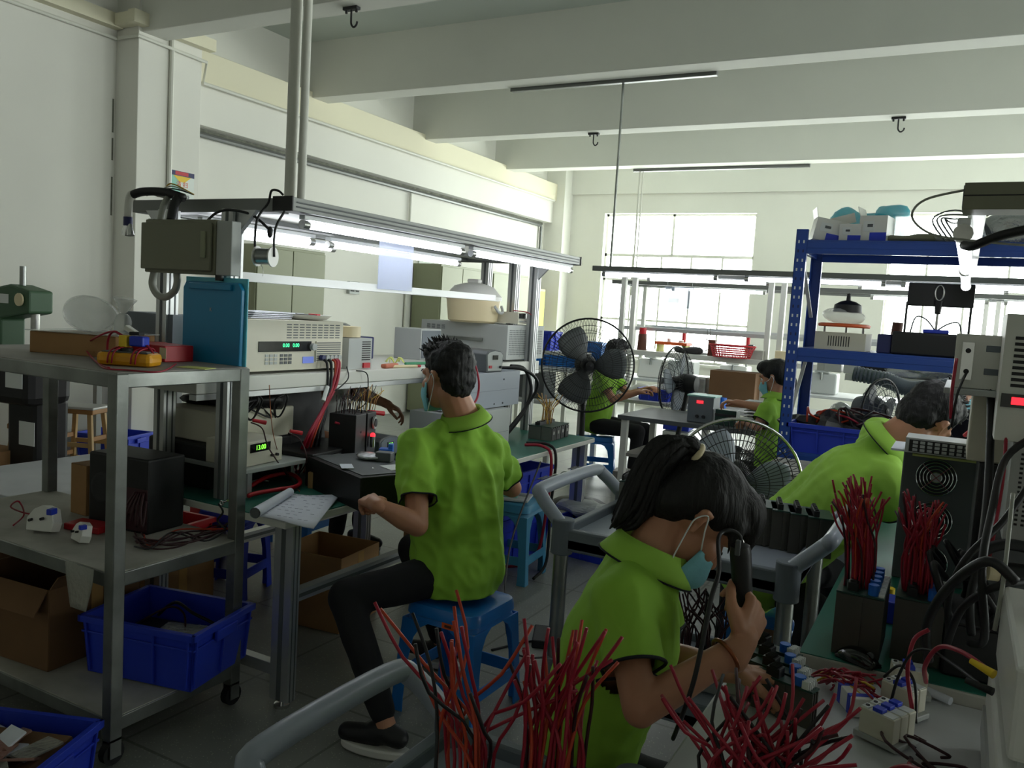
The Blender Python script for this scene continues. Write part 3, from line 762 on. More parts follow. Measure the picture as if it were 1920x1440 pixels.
part('name_plate', MB('label').box((0, -.082, .37), (.1, .002, .05)), T)
for i, (x, y, m, h) in enumerate(((-5.2, 3.2, 'yellow_bright', .1), (-5.19, 3.3, 'plastic_white', .12), (-5.24, 3.4, 'grey_metal', .08))):
    solo('small_jar', MB(m).cyl((0, 0, 0), (0, 0, h), .028, n=14).cyl((0, 0, h), (0, 0, h+.02), .02, n=14), ['yellow jar at the foot of the green press', 'white bottle at the foot of the green press', 'grey tin beside the green press'][i], 'jar', loc=(x, y, .985), smooth=True)
# black floor machine
T = thing('pedestal_machine', 'tall black pedestal machine with white labels behind the steel rack', 'machine', (-4.82, 2.98, 0), .1)
part('base', MB('black').box((0, 0, .02), (.3, .3, .04)), T, bev=.01)
part('column', MB('black').cyl((0, 0, .03), (0, 0, .25), .05), T, smooth=True)
part('body', MB('black').box((0, 0, .55), (.26, .22, .62)), T, bev=.03)
part('head', MB('black').box((-.06, -.05, .98), (.46, .3, .3)), T, bev=.05)
part('label', MB('label').box((.06, -.202, 1.0), (.14, .003, .13)), T)
part('label', MB('label').box((.05, -.112, .66), (.13, .003, .14)), T)
part('label', MB('label').box((.0, -.112, .36), (.12, .003, .14)), T)
def wood_stool(loc, rz, label, h=.5, pad=True, group=None):
    T = thing('wooden_stool', label, 'stool', loc, rz, group)
    part('seat', MB('wood').box((0, 0, h-.02), (.32, .24, .04)), T, bev=.006)
    if pad: part('seat_cover', MB('plastic_white').box((0, 0, h+.008), (.34, .26, .02)), T, bev=.008)
    for sx in (-1, 1):
        for sy in (-1, 1): part('leg', MB('wood_light').beam((sx*.17, sy*.13, 0), (sx*.12, sy*.09, h-.04), .035, .03), T, bev=.003)
    for z in (.12, .27):
        for sy in (-1, 1): part('rung', MB('wood_light').box((0, sy*(.13-.04*z/h), z), (.3, .02, .035)), T, bev=.002)
        for sx in (-1, 1): part('rung', MB('wood').box((sx*(.165-.05*z/h), 0, z+.05), (.02, .22, .035)), T, bev=.002)
    return T
wood_stool((-6.2, 4.2, 0), .4, 'wooden stool with white cushion behind the steel rack post', h=.56)
wood_stool((-6.45, 3.1, 0), .1, 'wooden stool at the left edge beside the black machine', h=.6, pad=False)
wood_stool((-6.55, 4.0, 0), .9, 'low wooden stool behind the white-cushioned stool', h=.42, pad=False)
crate(.5, .36, .26, (-6.55, 4.75, 0), .3, 'blue plastic crate on the floor under the wooden stools')
carton(.42, .36, .3, (-5.1, 2.75, 0), .15, 'striped cardboard box on the floor left of the black machine', closed=True)
carton(.42, .36, .24, (-5.1, 2.75, .302), .1, 'upper cardboard box stacked on the striped one', closed=True)
T = thing('white_cart', 'low white-topped table behind the steel rack', 'table', (-4.0, 2.75, 0))
part('tabletop', MB('table_white').box((0, 0, .5), (1.3, .9, .03)), T, bev=.004)
for x in (-.6, .6):
    for y in (-.4, .4): part('leg', MB('alu').box((x, y, .243), (.04, .04, .485)), T)
T = thing('fire_extinguisher_box', 'red box with white writing under the workbench upright', 'box', (-3.9, 3.55, 0), -.2)
part('body', MB('red').box((0, 0, .42), (.34, .2, .84)), T, bev=.005)
text('lettering', '灭火器', .1, MXYZ((0.02, -.1015, .66), (1, 0, 0), (0, 0, 1)), 'label', T)
pedestal_fan(.26, (-5.35, 5.0), .72, -2.2, 'dusty grey floor fan standing behind the steel rack', m='dark', wires=30)
# ================================================================ MAIN WORKBENCH (double sided, light frame above)
BX0, BX1, BY0, BY1, BT = -2.92, -2.08, 2.2, 5.06, .745
T = thing('assembly_workbench', 'long aluminium workbench with green mat top where the short-haired man sits', 'workbench', ((BX0+BX1)/2, (BY0+BY1)/2, 0))
def wp(n, mb, bev=0, **k): return part(n, mb, T, bev=bev, world=True, **k)
wp('tabletop', MB('white_metal').bb(BX0, BX1, BY0, BY1, BT-.032, BT-.004), bev=.004)
wp('anti_static_mat', MB('mat_green').bb(BX0+.004, BX1-.004, BY0+.004, BY1-.004, BT-.004, BT), bev=.001)
for x in (BX1-.06, BX0+.06):
    for y in (BY0+.08, (BY0+BY1)/2, BY1-.1):
        wp('leg', alu_post(x, y, .03, BT-.03, .09, .045), bev=.004)
        wp('foot', MB('chrome').cyl((x, y, 0), (x, y, .012), .03).cyl((x, y, .01), (x, y, .05), .008), smooth=True)
for x, ye in ((BX1-.06, (BY0+BY1)/2), (BX0+.06, BY1-.1)): wp('rail', MB('alu').bb(x-.02, x+.02, BY0+.1, ye, .40, .445).bb(x+.02, x+.0215, BY0+.1, ye, .415, .43, 'grey_dark'), bev=.002)
for y in (BY0+.08, BY1-.1): wp('cross_rail', MB('alu').bb(BX0+.1, BX1-.1, y-.02, y+.02, .12, .165), bev=.002)
for y in (2.3, 5.0):
    for x in (-2.86, -2.5) if y < 3 else (-2.95, -2.73, -2.57):
        wp('upright', alu_post(x, y, BT, 1.87, .06, .06), bev=.003)
wp('upper_shelf', MB('white_metal').bb(-3.3, -2.56, BY0, 5.12, 1.155, 1.215), bev=.004)
wp('shelf_rail', MB('alu').bb(-2.6, -2.56, BY0, 5.12, 1.13, 1.154), bev=.002)
# light frame
g = MB('alu_dark').bb(-2.345, -2.255, 2.36, 5.02, 1.875, 1.925)
for z in (1.888, 1.905): g.bb(-2.255, -2.2525, 2.38, 5.0, z, z+.006, 'grey_dark')
g.bb(-2.35, -2.25, 2.352, 2.36, 1.872, 1.928, 'black'); g.bb(-2.35, -2.25, 5.02, 5.028, 1.872, 1.928, 'black')
wp('light_beam', g, bev=.002)
g = MB('alu_dark').bb(-2.9, -2.82, 2.442, 4.938, 1.875, 1.925); wp('light_beam', g, bev=.002)
wp('light_beam', MB('alu_dark').bb(-3.16, -3.08, 2.442, 4.938, 1.875, 1.925), bev=.002)
for y in (2.40, 4.98): wp('end_beam', MB('alu_dark').bb(-3.17, -2.347, y-.038, y+.038, 1.87, 1.922), bev=.002)
for bx_, by_, s_ in ((-2.47, 2.31, 1), (-2.89, 2.31, -1), (-2.54, 5.0, 1)): wp('bracket', MB('alu').prism([(0, 0), (.1*s_, 0), (0, -.1)], .02, MXYZ((bx_, by_, 1.868), (1, 0, 0), (0, 0, 1))))
wp('reflector', MB('white_metal').bb(-2.82, -2.345, 2.44, 4.94, 1.895, 1.9))
wp('hanging_bar', MB('white_bar').bb(-2.5, -2.494, 2.33, 4.35, 1.6, 1.637).bb(-2.5, -2.47, 2.33, 4.35, 1.6, 1.604), bev=.001)
G1 = 'tube lights under the workbench light frame'
tube_light((-2.30, 2.46, 1.835), (-2.30, 3.64, 1.835), 'lit tube light at the near end of the front beam of the workbench frame', G1)
tube_light((-2.30, 3.72, 1.835), (-2.30, 4.98, 1.835), 'lit tube light at the far end of the front beam of the workbench frame', G1)
tube_light((-2.80, 1.98+.42, 1.82), (-2.80, 3.08, 1.82), 'lit tube light behind the solder spool on the rear beam', G1)
tube_light((-2.80, 3.18, 1.82), (-2.80, 4.40, 1.82), 'lit tube light behind the hanging plastic sleeve on the rear beam', G1)
tube_light((-3.12, 2.46, 1.83), (-3.12, 3.6, 1.83), 'lit tube light on the rear side of the frame above the grey cabinet', G1)
# conduit poles to the ceiling
for dx, r, lb in ((0, .024, 'thick white conduit pole from the workbench frame to the ceiling, left of the pair'), (.062, .017, 'thinner white conduit pole from the workbench frame to the ceiling, right of the pair')):
    solo('conduit_pole', MB('pipe_white').cyl((-2.52+dx, 2.62, 1.93), (-2.52+dx, 2.62, SZ), r, n=18), lb, 'pole', smooth=True)
# distribution box and its cables
T2 = thing('distribution_box', 'olive metal distribution box hung on the near end of the workbench frame', 'electrical box', (-2.665, 2.19, 1.615))
part('housing', MB('olive').bb(-.195, .195, -.0, .05, 0, .205), T2, bev=.004)
part('door', MB('olive').bb(-.203, .185, -.014, -.001, .012, .192), T2, bev=.004)
part('door_latch', MB('cabinet').bb(.14, .165, -.022, -.014, .06, .16), T2, bev=.003)
part('side_panel', MB('grey_metal').bb(.196, .275, .005, .05, -.0, .20), T2, bev=.003)
part('label', MB('label').bb(-.18, -.15, .0, .03, .2055, .208), T2)
part('cable_gland', MB('black').cyl((.2, .02, 0), (.2, .02, -.02), .015), T2)
cable('flexible_conduit', [(-2.84, 2.22, 1.62), (-2.845, 2.215, 1.57), (-2.81, 2.21, 1.53), (-2.76, 2.21, 1.52), (-2.71, 2.21, 1.545), (-2.70, 2.215, 1.58), (-2.71, 2.22, 1.62)], .014, 'conduit', 'grey flexible conduit looping below the distribution box', n=10)
for i, (x0, m, r, lb) in enumerate(((-2.76, 'wire_black', .018, 'thick black cable bundle dropping into the distribution box'), (-2.82, 'conduit', .013, 'grey conduit dropping into the distribution box'))):
    cable('power_cable', [(x0-.11, 2.30, 1.935), (x0-.10, 2.29, 1.935), (x0-.03, 2.28, 1.92), (x0, 2.24, 1.88), (x0+.01, 2.22, 1.82)], r, m, lb, n=8)
for i in range(3):
    cable('lead_wire', [(-2.9-.05*i, 2.30, 1.93), (-2.82, 2.27, 1.97-.01*i), (-2.72, 2.3, 1.93)], .003, ['wire_yellow', 'wire_white', 'wire_black'][i], ['thin yellow wire', 'thin white wire', 'thin black wire'][i]+' tangled above the distribution box')
T2 = thing('junction_arm', 'taped black and silver cable arm sticking out left of the frame with two plugs', 'cable', (-2.955, 2.25, 1.925))
part('taped_cable', MB('black').tube([(.20, .03, -.01), (.10, .02, .012), (0, 0, .012), (-.05, -.01, 0)], .017, n=10), T2, smooth='all')
part('conduit_elbow', MB('plastic_clear').tube([(-.03, 0, .005), (-.06, -.01, 0), (-.075, -.01, -.03), (-.078, -.01, -.09)], .016, n=12), T2, smooth='all')
part('tape_band', MB('navy').cyl((-.078, -.01, -.09), (-.078, -.01, -.125), .018), T2, smooth=True)
part('plug', MB('chrome').cyl((-.085, -.01, -.12), (-.095, -.012, -.165), .011, .015), T2, smooth=True)
part('plug', MB('chrome').cyl((-.070, -.01, -.12), (-.058, -.012, -.165), .011, .015), T2, smooth=True)
# solder spool on its cord
def pc(n, pts, r, m, lb): part(n, MB(m).tube(pts, r, n=8, sm=6), T2, smooth='all', world=True)
S = xp(497, 481, -2.33)
T2 = thing('solder_spool', 'spool of solder wire hanging from a black cord under the frame', 'spool', S, .25)
part('wire_roll', MB('steel').cyl((-.03, 0, 0), (.03, 0, 0), .03, n=24), T2, smooth=True)
for s in (-1, 1): part('flange', MB('plastic_white').cyl((s*.03, 0, 0), (s*.035, 0, 0), .038, n=24), T2, smooth=True)
part('core', MB('paper').cyl((-.0365, 0, 0), (-.03, 0, 0), .02, n=20), T2, smooth=True)
pc('hanging_cord', [S+V((-.036, -.01, -.005)), S+V((-.045, -.01, .06)), S+V((-.035, -.01, .14)), (-2.36, 2.34, 1.90), (-2.345, 2.34, 1.945), (-2.31, 2.34, 1.945), (-2.29, 2.345, 1.93)], .0045, 'wire_black', 'black cord looped over the frame end holding the solder spool')
pc('hanging_cord', [S+V((.036, .01, .0)), S+V((.036, .01, .10)), (-2.285, 2.35, 1.87)], .0045, 'wire_black', 'straight right strand of black cord on the solder spool')
pc('hanging_cord', [(-2.34, 2.33, 1.80), (-2.40, 2.30, 1.85), (-2.46, 2.25, 1.862), (-2.51, 2.23, 1.85), (-2.54, 2.215, 1.82)], .005, 'wire_black', 'black cord arching from the knot to the distribution box')
solo('cord_knot', MB('wire_black').ell((0, 0, 0), (.011, .011, .022)), 'taped knot on the black cord above the solder spool', 'knot', loc=(-2.34, 2.335, 1.79), smooth=True)
cable('solder_wire', [S+V((.0, -.02, -.03)), S+V((.012, -.02, -.05)), S+V((.012, -.02, -.075))], .001, 'steel_bright', 'end of solder wire hanging from the spool')
# clipboard
T2 = thing('document_folder', 'blue plastic document folder hanging upright from the near end of the frame', 'folder', (-2.50, 2.225, 1.255), -.06)
part('cover', MB('folder_blue').prism([(-.165, 0), (.165, 0), (.168, .31), (.15, .335), (-.15, .335), (-.168, .31)], .018, MXYZ((0, 0, 0), (1, 0, 0), (0, 0, 1))), T2, bev=.004)
part('edge_film', MB('folder_edge').bb(-.178, .178, .001, .008, -.005, .352), T2, bev=.003)
part('clip', MB('folder_blue').bb(-.12, .12, -.03, -.018, .305, .328), T2, bev=.003)
text('lettering', 'K', .02, MXYZ((.0, -.019, .23), (1, 0, 0), (0, 0, 1)), 'label', T2)
# frosted sleeve
T2 = thing('plastic_sleeve', 'frosted document sleeve hanging on the white bar above the grey cabinets', 'sleeve', xp(742, 500, -2.49))
h_ = .115
part('sleeve', MB('frost').bb(0, .004, -.14, .14, -h_, h_+.03), T2, bev=.001)
part('sheet', MB('label_lilac').bb(-.002, -.001, -.13, .13, -h_, h_-.04), T2)
# ---------------- instruments on the shelf
SH = 1.2155
def handle_knobs(T, pts, m, r=.006):
    for p in pts: part('knob', MB(m).cyl(p, (p[0]+.012, p[1], p[2]), r), T, smooth=True)
T2 = thing('electronic_load', 'wide grey electronic load with green display and cables on the workbench shelf', 'instrument', (-2.61, 2.80, SH))
b = MB('beige').bb(-.42, 0, -.36, .30, .012, .232); vents(b, (.0, .1, .185), (0, 1, 0), (0, 0, 1), .36, .07, 9, 6, .75, .4, 'grey_dark')
part('case', b, T2, bev=.004)
part('foot', MB('black_rubber').bb(-.4, -.02, -.34, -.31, 0, .012).bb(-.4, -.02, .25, .28, 0, .012), T2)
part('display', MB('black_gloss').bb(0, .004, -.24, .08, .095, .14), T2)
text('readout', '0.00   0.00', .024, MXYZ((.0045, -.05, .122), (0, 1, 0), (0, 0, 1)), 'led_teal', T2)
part('knob', MB('grey_metal').cyl((0, .085, .115), (.022, .085, .115), .016, n=20), T2, smooth=True)
g = MB('beige').bb(0, .008, .11, .28, .045, .14)
for k in range(9): g.bb(.008, .0095, .113, .277, .05+k*.01, .0545+k*.01, 'grey_dark')
part('vent_panel', g, T2)
kp = MB('white_metal'); 
for i in range(6):
    for j in range(3): kp.bb(0, .003, -.2+i*.026+(.01 if i > 2 else 0), -.182+i*.026+(.01 if i > 2 else 0), .04+j*.016, .052+j*.016, 'grey_metal' if i < 3 else 'grey_dark')
part('keypad', kp, T2); part('status_screen', MB('lcd').bb(0, .003, .03, .1, .04, .07), T2)
for k in range(5): part('terminal_knob', MB('grey_metal' if k else 'navy').cyl((.008, .14+k*.028, .065), (.03, .14+k*.028, .065), .012, n=16), T2, smooth=True)
T2 = thing('paper_files', 'stack of thin white papers on the electronic load', 'papers', (-2.82, 2.74, SH+.233), .05)
for k in range(4): part('sheet', MB('paper').box((.004*k, .003*k, .004+.008*k), (.2, .26, .005)), T2)
T2 = thing('parts_tray', 'white plastic tray of small parts on top of the electronic load', 'tray', (-2.75, 2.99, SH+.233), .15)
part('tray', MB('plastic_white').lathe([(.05, 0), (.10, .004), (.125, .024), (.118, .024), (.095, .01), (0, .008)], n=28), T2, smooth=True)
part('parts', MB('dark').box((0, 0, .018), (.1, .1, .014)).box((.03, .03, .024), (.05, .03, .01), 'red').box((-.04, 0, .024), (.03, .06, .01), 'grey_metal'), T2, bev=.003)
solo('grey_cabinet_unit', MB('grey_plastic').bb(-.3, 0, -.14, .0, .0, .235).bb(-.28, -.02, -.142, -.14, .10, .11, 'grey_dark'), 'grey metal unit on the shelf left of the blue folder', 'instrument', loc=(-2.8, 2.42, SH), bev=.004)
T2 = thing('tape_roll', 'roll of cream masking tape lying on the small grey power supply', 'tape roll', (-2.72, 3.25, SH+.155))
part('roll', MB('cream').lathe([(.042, 0), (.075, 0), (.075, .052), (.042, .052)], n=28), T2, smooth=True)
T2 = thing('switching_power_supply', 'small grey slotted power supply on the shelf under the tape roll', 'power supply', (-2.62, 3.25, SH))
b = MB('grey_metal').bb(-.2, 0, -.09, .09, 0, .152); vents(b, (.0, .045, .09), (0, 1, 0), (0, 0, 1), .07, .1, 1, 9, .95, .5, 'black')
part('case', b, T2, bev=.003); part('spec_label', MB('label').bb(-.14, -.06, -.0915, -.09, .02, .13), T2); part('connector', MB('red').bb(0, .01, .02, .07, .005, .03), T2)
solo('hand_tool', MB('terracotta').box((0, 0, .012), (.035, .14, .022)), 'terracotta handled tool on the shelf edge', 'tool', loc=(-2.60, 3.47, SH), rz=.15, bev=.008)
solo('hand_tool', MB('cream').box((0, 0, .008), (.02, .18, .014)).box((0, .10, .008), (.016, .03, .014), 'red'), 'cream pen-like tool with red tip on the shelf edge', 'tool', loc=(-2.575, 3.56, SH), rz=-.25, bev=.005)
solo('hand_tool', MB('green_plastic').box((0, 0, .01), (.02, .2, .016)), 'green handled tool on the shelf right of the yellow ties', 'tool', loc=(-2.66, 3.80, SH), rz=-.1, bev=.006)
T2 = thing('cable_tie_bundle', 'tangle of yellow-green cable ties on the shelf', 'cable ties', (-2.68, 3.62, SH))
random.seed(8)
for k in range(12):
    a = random.uniform(0, 6.28); part('tie', MB('note').tube([(0, 0, .01), (.03*math.cos(a), .03*math.sin(a), .045), (.05*math.cos(a+.5), .06*math.sin(a+.5), .02)], .0025, n=4), T2, smooth='all')
T2 = thing('open_blue_bin', 'dark blue parts bin behind the shelf with a light blue tag', 'bin', (-3.18, 3.72, SH))
part('bin', MB('navy').bb(-.12, .12, -.2, .2, 0, .13), T2, bev=.006); part('tag', MB('folder_edge').bb(.12, .123, .02, .06, .05, .1), T2)
solo('crumpled_foil', poly_blob(MB('foil'), (0, 0, .03), (.1, .09, .045), 4, amp=.3), 'crumpled silver foil on the dark blue bin', 'foil', loc=(-3.16, 3.72, SH+.125), smooth='all')
T2 = thing('slim_grey_unit', 'grey metal unit on the shelf left of the man\'s head', 'instrument', (-2.9, 4.15, SH)); part('case', MB('grey_metal').bb(-.2, 0, .02, .24, 0, .19), T2, bev=.003)
part('face', MB('grey_plastic').bb(0, .003, .03, .23, .01, .18), T2)
# big load
T2 = thing('rack_load_cabinet', 'large grey vented load cabinet on the shelf behind the man\'s head', 'instrument', (-2.60, 4.98, SH))
b = MB('grey_metal').bb(-.68, 0, -.265, .265, .012, .24)
vents(b, (0, 0, .125), (0, 1, 0), (0, 0, 1), .48, .17, 24, 14, .62, .5, 'grey_dark')
b.bb(0, .002, -.085, -.078, .03, .22, 'grey_metal').bb(0, .002, .078, .085, .03, .22, 'grey_metal')
for z in (.17,): vents(b, (-.56, -.265, z+.03), (1, 0, 0), (0, 0, 1), .16, .03, 4, 4, .7, .5, 'grey_dark')
part('case', b, T2, bev=.004); part('side_handle', MB('steel').bb(-.45, -.18, -.285, -.268, .12, .142), T2, bev=.004)
part('foot', MB('black_rubber').bb(-.6, -.05, -.24, -.2, 0, .012).bb(-.6, -.05, .2, .24, 0, .012), T2)
T2 = thing('storage_bin', 'cream translucent plastic bin with domed lid on the large load cabinet', 'bin', (-2.90, 4.76, SH+.2405), .1)
T2.scale = (1.1, 1.1, 1.3)
part('tub', MB('cream').lathe([(.13, 0), (.15, .01), (.165, .12), (.16, .12)], n=28), T2, smooth=True)
part('lid', MB('plastic_white').lathe([(.172, .118), (.172, .135), (.155, .15), (.12, .185), (.06, .2), (0, .205)], n=28), T2, smooth=True)
part('lid_handle', MB('plastic_white').box((0, .0, .212), (.08, .05, .02)), T2, bev=.008)
part('grip', MB('grey_metal').tube([(.165, -.05, .09), (.185, -.03, .06), (.185, .03, .06), (.165, .05, .09)], .008), T2, smooth='all')
T2 = thing('bench_meter', 'small cream bench meter with red leads on the large load cabinet', 'instrument', (-2.62, 5.02, SH+.24), .08)
b = MB('beige').bb(-.26, 0, -.16, .12, .008, .085).bb(.0, .002, -.15, .0, .045, .078, 'black_gloss')
for k in range(8): b.bb(0, .003, -.14+k*.02, -.127+k*.02, .02, .03, 'grey_metal')
part('case', b, T2, bev=.006); part('terminal', MB('red').cyl((0, .03, .04), (.015, .03, .04), .007).cyl((0, .06, .04), (.015, .06, .04), .007, m='black').cyl((0, .03, .065), (.015, .03, .065), .007, m='yellow_bright'), T2)
part('lead', MB('wire_red').tube([(.015, .03, .04), (.05, .02, .02), (.06, -.02, .05), (.03, -.08, .09), (-.05, -.1, .095), (-.1, 0, .095), (-.05, .08, .09), (.01, .06, .065)], .003), T2, smooth='all')
# ---------------- on the bench top
BT_ = BT+.0005
# black equipment case in front of the man
T2 = thing('black_equipment_case', 'long black metal case on the green mat under the man\'s forearm', 'case', (-2.14, 2.73, BT_), 1.16)
part('case', MB('black').box((0, 0, .065), (.30, .48, .13)), T2, bev=.006)
part('top_panel', MB('grey_dark').box((0, 0, .132), (.27, .44, .004)), T2, bev=.001)
part('label', MB('label').box((.06, -.13, .135), (.09, .1, .002)), T2)
part('rack_ear', MB('black').box((-.155, 0, .065), (.01, .5, .13)), T2, bev=.002)
C0 = V((-2.14, 2.73, BT_+.135))
solo('grey_relay', MB('grey_dark').box((0, 0, .02), (.07, .05, .04)), 'grey relay block lying on the black equipment case', 'component', loc=C0+V((.03, .08, 0)), rz=.3, bev=.004)
solo('loose_hardware', poly_blob(MB('foil'), (0, 0, .01), (.06, .045, .016), 3, amp=.5, n=22, k=12), 'little heap of shiny screws on the black equipment case', 'screws', kind='stuff', loc=C0+V((-.04, .06, 0)))
solo('blue_adapter', MB('cap_blue').box((0, 0, .018), (.06, .05, .036)).box((.02, 0, .045), (.02, .04, .025), 'cap_blue'), 'small blue connector block beyond the loose screws', 'component', loc=C0+V((-.03, .17, 0)), rz=.5, bev=.003)
solo('paper_slip', MB('paper').box((0, 0, .001), (.05, .09, .002)), 'white slip of paper on the black case', 'paper', loc=C0+V((.0, -.13, .001)), rz=.8)
# heat sink box with wires behind
T2 = thing('wired_controller', 'black finned controller box bristling with thin dark and tan wires', 'electronics', (-2.44, 2.99, BT_), .2)
T2.scale = (.85, .62, .98)
part('case', MB('black').box((0, -.07, .15), (.16, .16, .30)), T2, bev=.004)
part('side_plate', MB('black').box((.0, .09, .15), (.17, .14, .3)), T2, bev=.004)
part('socket', MB('grey_metal').cyl((.09, .11, .25), (.10, .11, .25), .03).cyl((.1, .11, .25), (.105, .11, .25), .02, m='black'), T2, smooth=True)
part('screw', MB('chrome').cyl((.09, -.1, .22), (.093, -.1, .22), .005).cyl((.09, -.1, .1), (.093, -.1, .1), .005).cyl((.09, -.03, .05), (.093, -.03, .05), .005), T2)
wires_from(T2, (0, -.03, .30), 26, .11, 0, .05, ['wire_black', 'wire_dark', 'wire_black'], lean=(0, .05), rad=.002, seed=4, area=(.06, .12))
wires_from(T2, (0, .13, .3), 24, .12, 0, .06, ['wire_yellow', 'wood', 'wire_black', 'wood_light'], lean=(0, .08), rad=.002, seed=5, area=(.06, .1))
T2['label'] = 'black controller box bristling with thin dark and tan wires on the bench'
cable('crocodile_lead', [xp(700, 790, -2.46), xp(690, 815, -2.42), xp(688, 850, -2.4), zp(700, 880, .88)], .004, 'steel_bright', 'twisted bare lead hanging from the red handled clip')
solo('red_clip', MB('red').cyl((0, 0, 0), (.03, .085, -.012), .010, .012), 'red handled test clip on the controller box', 'clip', loc=xp(690, 772, -2.47), smooth=True)
for i, (px, py, qx, qy) in enumerate(((672, 850, 700, 868), (655, 852, 690, 880), (620, 800, 668, 838))):
    pass
cable('test_lead', [xp(628, 792, -2.45), xp(650, 800, -2.42), xp(668, 822, -2.4), xp(676, 850, -2.4), xp(685, 858, -2.38)], .006, 'wire_red', 'red test lead arching in front of the controller box')
solo('red_plug', MB('red').cyl((0, 0, 0), (.02, .01, -.05), .014, .011), 'pair of red plugs in front of the controller box', 'plug', loc=xp(672, 838, -2.4), smooth=True)
solo('red_indicator', MB('chrome').cyl((0, 0, 0), (0, 0, .05), .012).ell((0, 0, .055), .012, 'led_red'), 'glowing red indicator lamp on the bench beside the solder station', 'lamp', loc=(-2.40, 3.18, BT_+.135) if False else xp(698, 838, -2.36), smooth=True)
# soldering station on bench
def solder_station(loc, rz, label, led='led_green', s=1, txt='106'):
    T = thing('soldering_station', label, 'soldering station', loc, rz)
    prof = [(-.075, 0), (.075, 0), (.085, .105), (.06, .122), (0, .13), (-.06, .122), (-.085, .105)]
    part('housing', MB('grey_dark').prism(prof, .2, MXYZ((-.19, 0, 0), (0, 1, 0), (0, 0, 1))), T, bev=.006)
    part('face', MB('grey_plastic' if led != 'grey' else 'grey_metal').prism([(a*.86, b*.86+.01) for a, b in prof], .003, MXYZ((.01, 0, 0), (0, 1, 0), (0, 0, 1))), T)
    part('screen', MB('black_gloss').box((.0145, 0, .086), (.003, .05, .026)), T)
    if led != 'grey': text('readout', txt, .024, MXYZ((.0168, 0, .086), (0, 1, 0), (0, 0, 1)), led, T)
    part('knob', MB('black').cyl((.013, .05, .03), (.024, .05, .03), .008), T, smooth=True)
    part('power_switch', MB('red' if led == 'grey' else 'dark').box((.015, -.045, .032), (.006, .026, .016)), T, bev=.001)
    T.scale = (s, s, s); return T
solder_station((-2.46, 3.30, BT_+.0205), .0, 'grey soldering station with green digits beside the controller box')
solo('wooden_block', MB('grey_dark').box((0, 0, .01), (.2, .16, .02)), 'flat dark pad under the soldering station with green digits', 'pad', loc=(-2.6, 3.37, BT_), bev=.002)
# big grey boxes under the shelf, behind the man
T2 = thing('grey_load_box', 'large plain grey metal box on the bench behind the man, upper of the two', 'instrument', (-2.35, 4.15, BT+.24))
part('case', MB('grey_blue').bb(-.2, 0, -.42, .30, 0, .205).bb(-.19, .001, -.4, .28, .098, .1, 'grey_plastic'), T2, bev=.004)
part('screw', MB('dark').cyl((0, .0, .02), (.003, .0, .02), .005).cyl((0, .1, .02), (.003, .1, .02), .005).cyl((0, .1, .16), (.003, .1, .16), .005), T2)
T2 = thing('grey_load_box', 'pale grey metal box carrying the larger grey box on the bench', 'instrument', (-2.30, 4.02, BT_))
part('case', MB('grey_metal').bb(-.3, 0, -.35, .24, 0, .235).bb(-.28, .001, -.34, .23, .1, .102, 'grey_plastic'), T2, bev=.004)
solder_station((-2.36, 4.13, BT+.4455), -.12, 'grey soldering station on top of the grey metal box behind the man', led='grey')
cable('iron_cord', [xp(890, 680, -2.25), xp(898, 715, -2.22), xp(895, 745, -2.22), xp(884, 762, -2.22)], .006, 'wire_red', 'pink-red iron cord arching beside the man\'s neck')
# heat sink module with tan wires near bench end
T2 = heat_sink('heat_sink_module', .16, .30, .085, (-2.30, 4.80, BT_), .05, 'black and silver heat sink module with tan wires at the bench end', fins=9, m='heatsink_light')
for k in range(4): part('face_plate', MB('black').box((.081, -.11+k*.075, .042), (.003, .055, .075)).box((.083, -.11+k*.075, .05), (.002, .02, .02), 'steel_bright'), T2)
wires_from(T2, (-.02, .03, .09), 18, .2, 0, .09, ['wire_yellow', 'wood', 'wood_light'], lean=(0, -.02), rad=.003, seed=12, area=(.04, .08))
# cables at the bench end
for i, (pts, r, m, lb) in enumerate((
    ([(-2.5, 4.6, 1.2), (-2.45, 4.7, 1.18), (-2.42, 4.75, 1.05), (-2.45, 4.72, .9), (-2.5, 4.6, .76)], .012, 'wire_black', 'thick black cable hanging off the shelf behind the grey boxes'),
    ([(-2.5, 4.4, 1.195), (-2.38, 4.55, 1.19), (-2.34, 4.68, 1.1), (-2.4, 4.66, .95), (-2.46, 4.5, .78)], .010, 'wire_black', 'second black cable looping beside the grey boxes'),
    ([(-2.2, 4.28, .77), (-2.1, 4.32, .77), (-2.05, 4.34, .70), (-2.055, 4.33, .4), (-2.10, 4.30, .1), (-2.3, 4.28, .012)], .009, 'wire_red', 'red and black cable hanging off the bench edge beside the teal stool'),
    ([(-2.2, 4.30, .78), (-2.08, 4.35, .78), (-2.03, 4.36, .70), (-2.035, 4.34, .4), (-2.02, 4.30, .1), (-2.05, 4.2, .012)], .009, 'wire_black', 'black cable hanging off the bench edge beside the teal stool'))):
    cable('power_cable', pts, r, m, lb, n=8)
solo('bare_lug_bundle', poly_blob(MB('dark'), (0, 0, .03), (.05, .07, .03), 6, amp=.4), 'tangle of black plugs lying behind the soldering station', 'cable', loc=(-2.6, 4.62, BT+.4455) if False else (-2.50, 4.36, BT+.446), smooth='all')
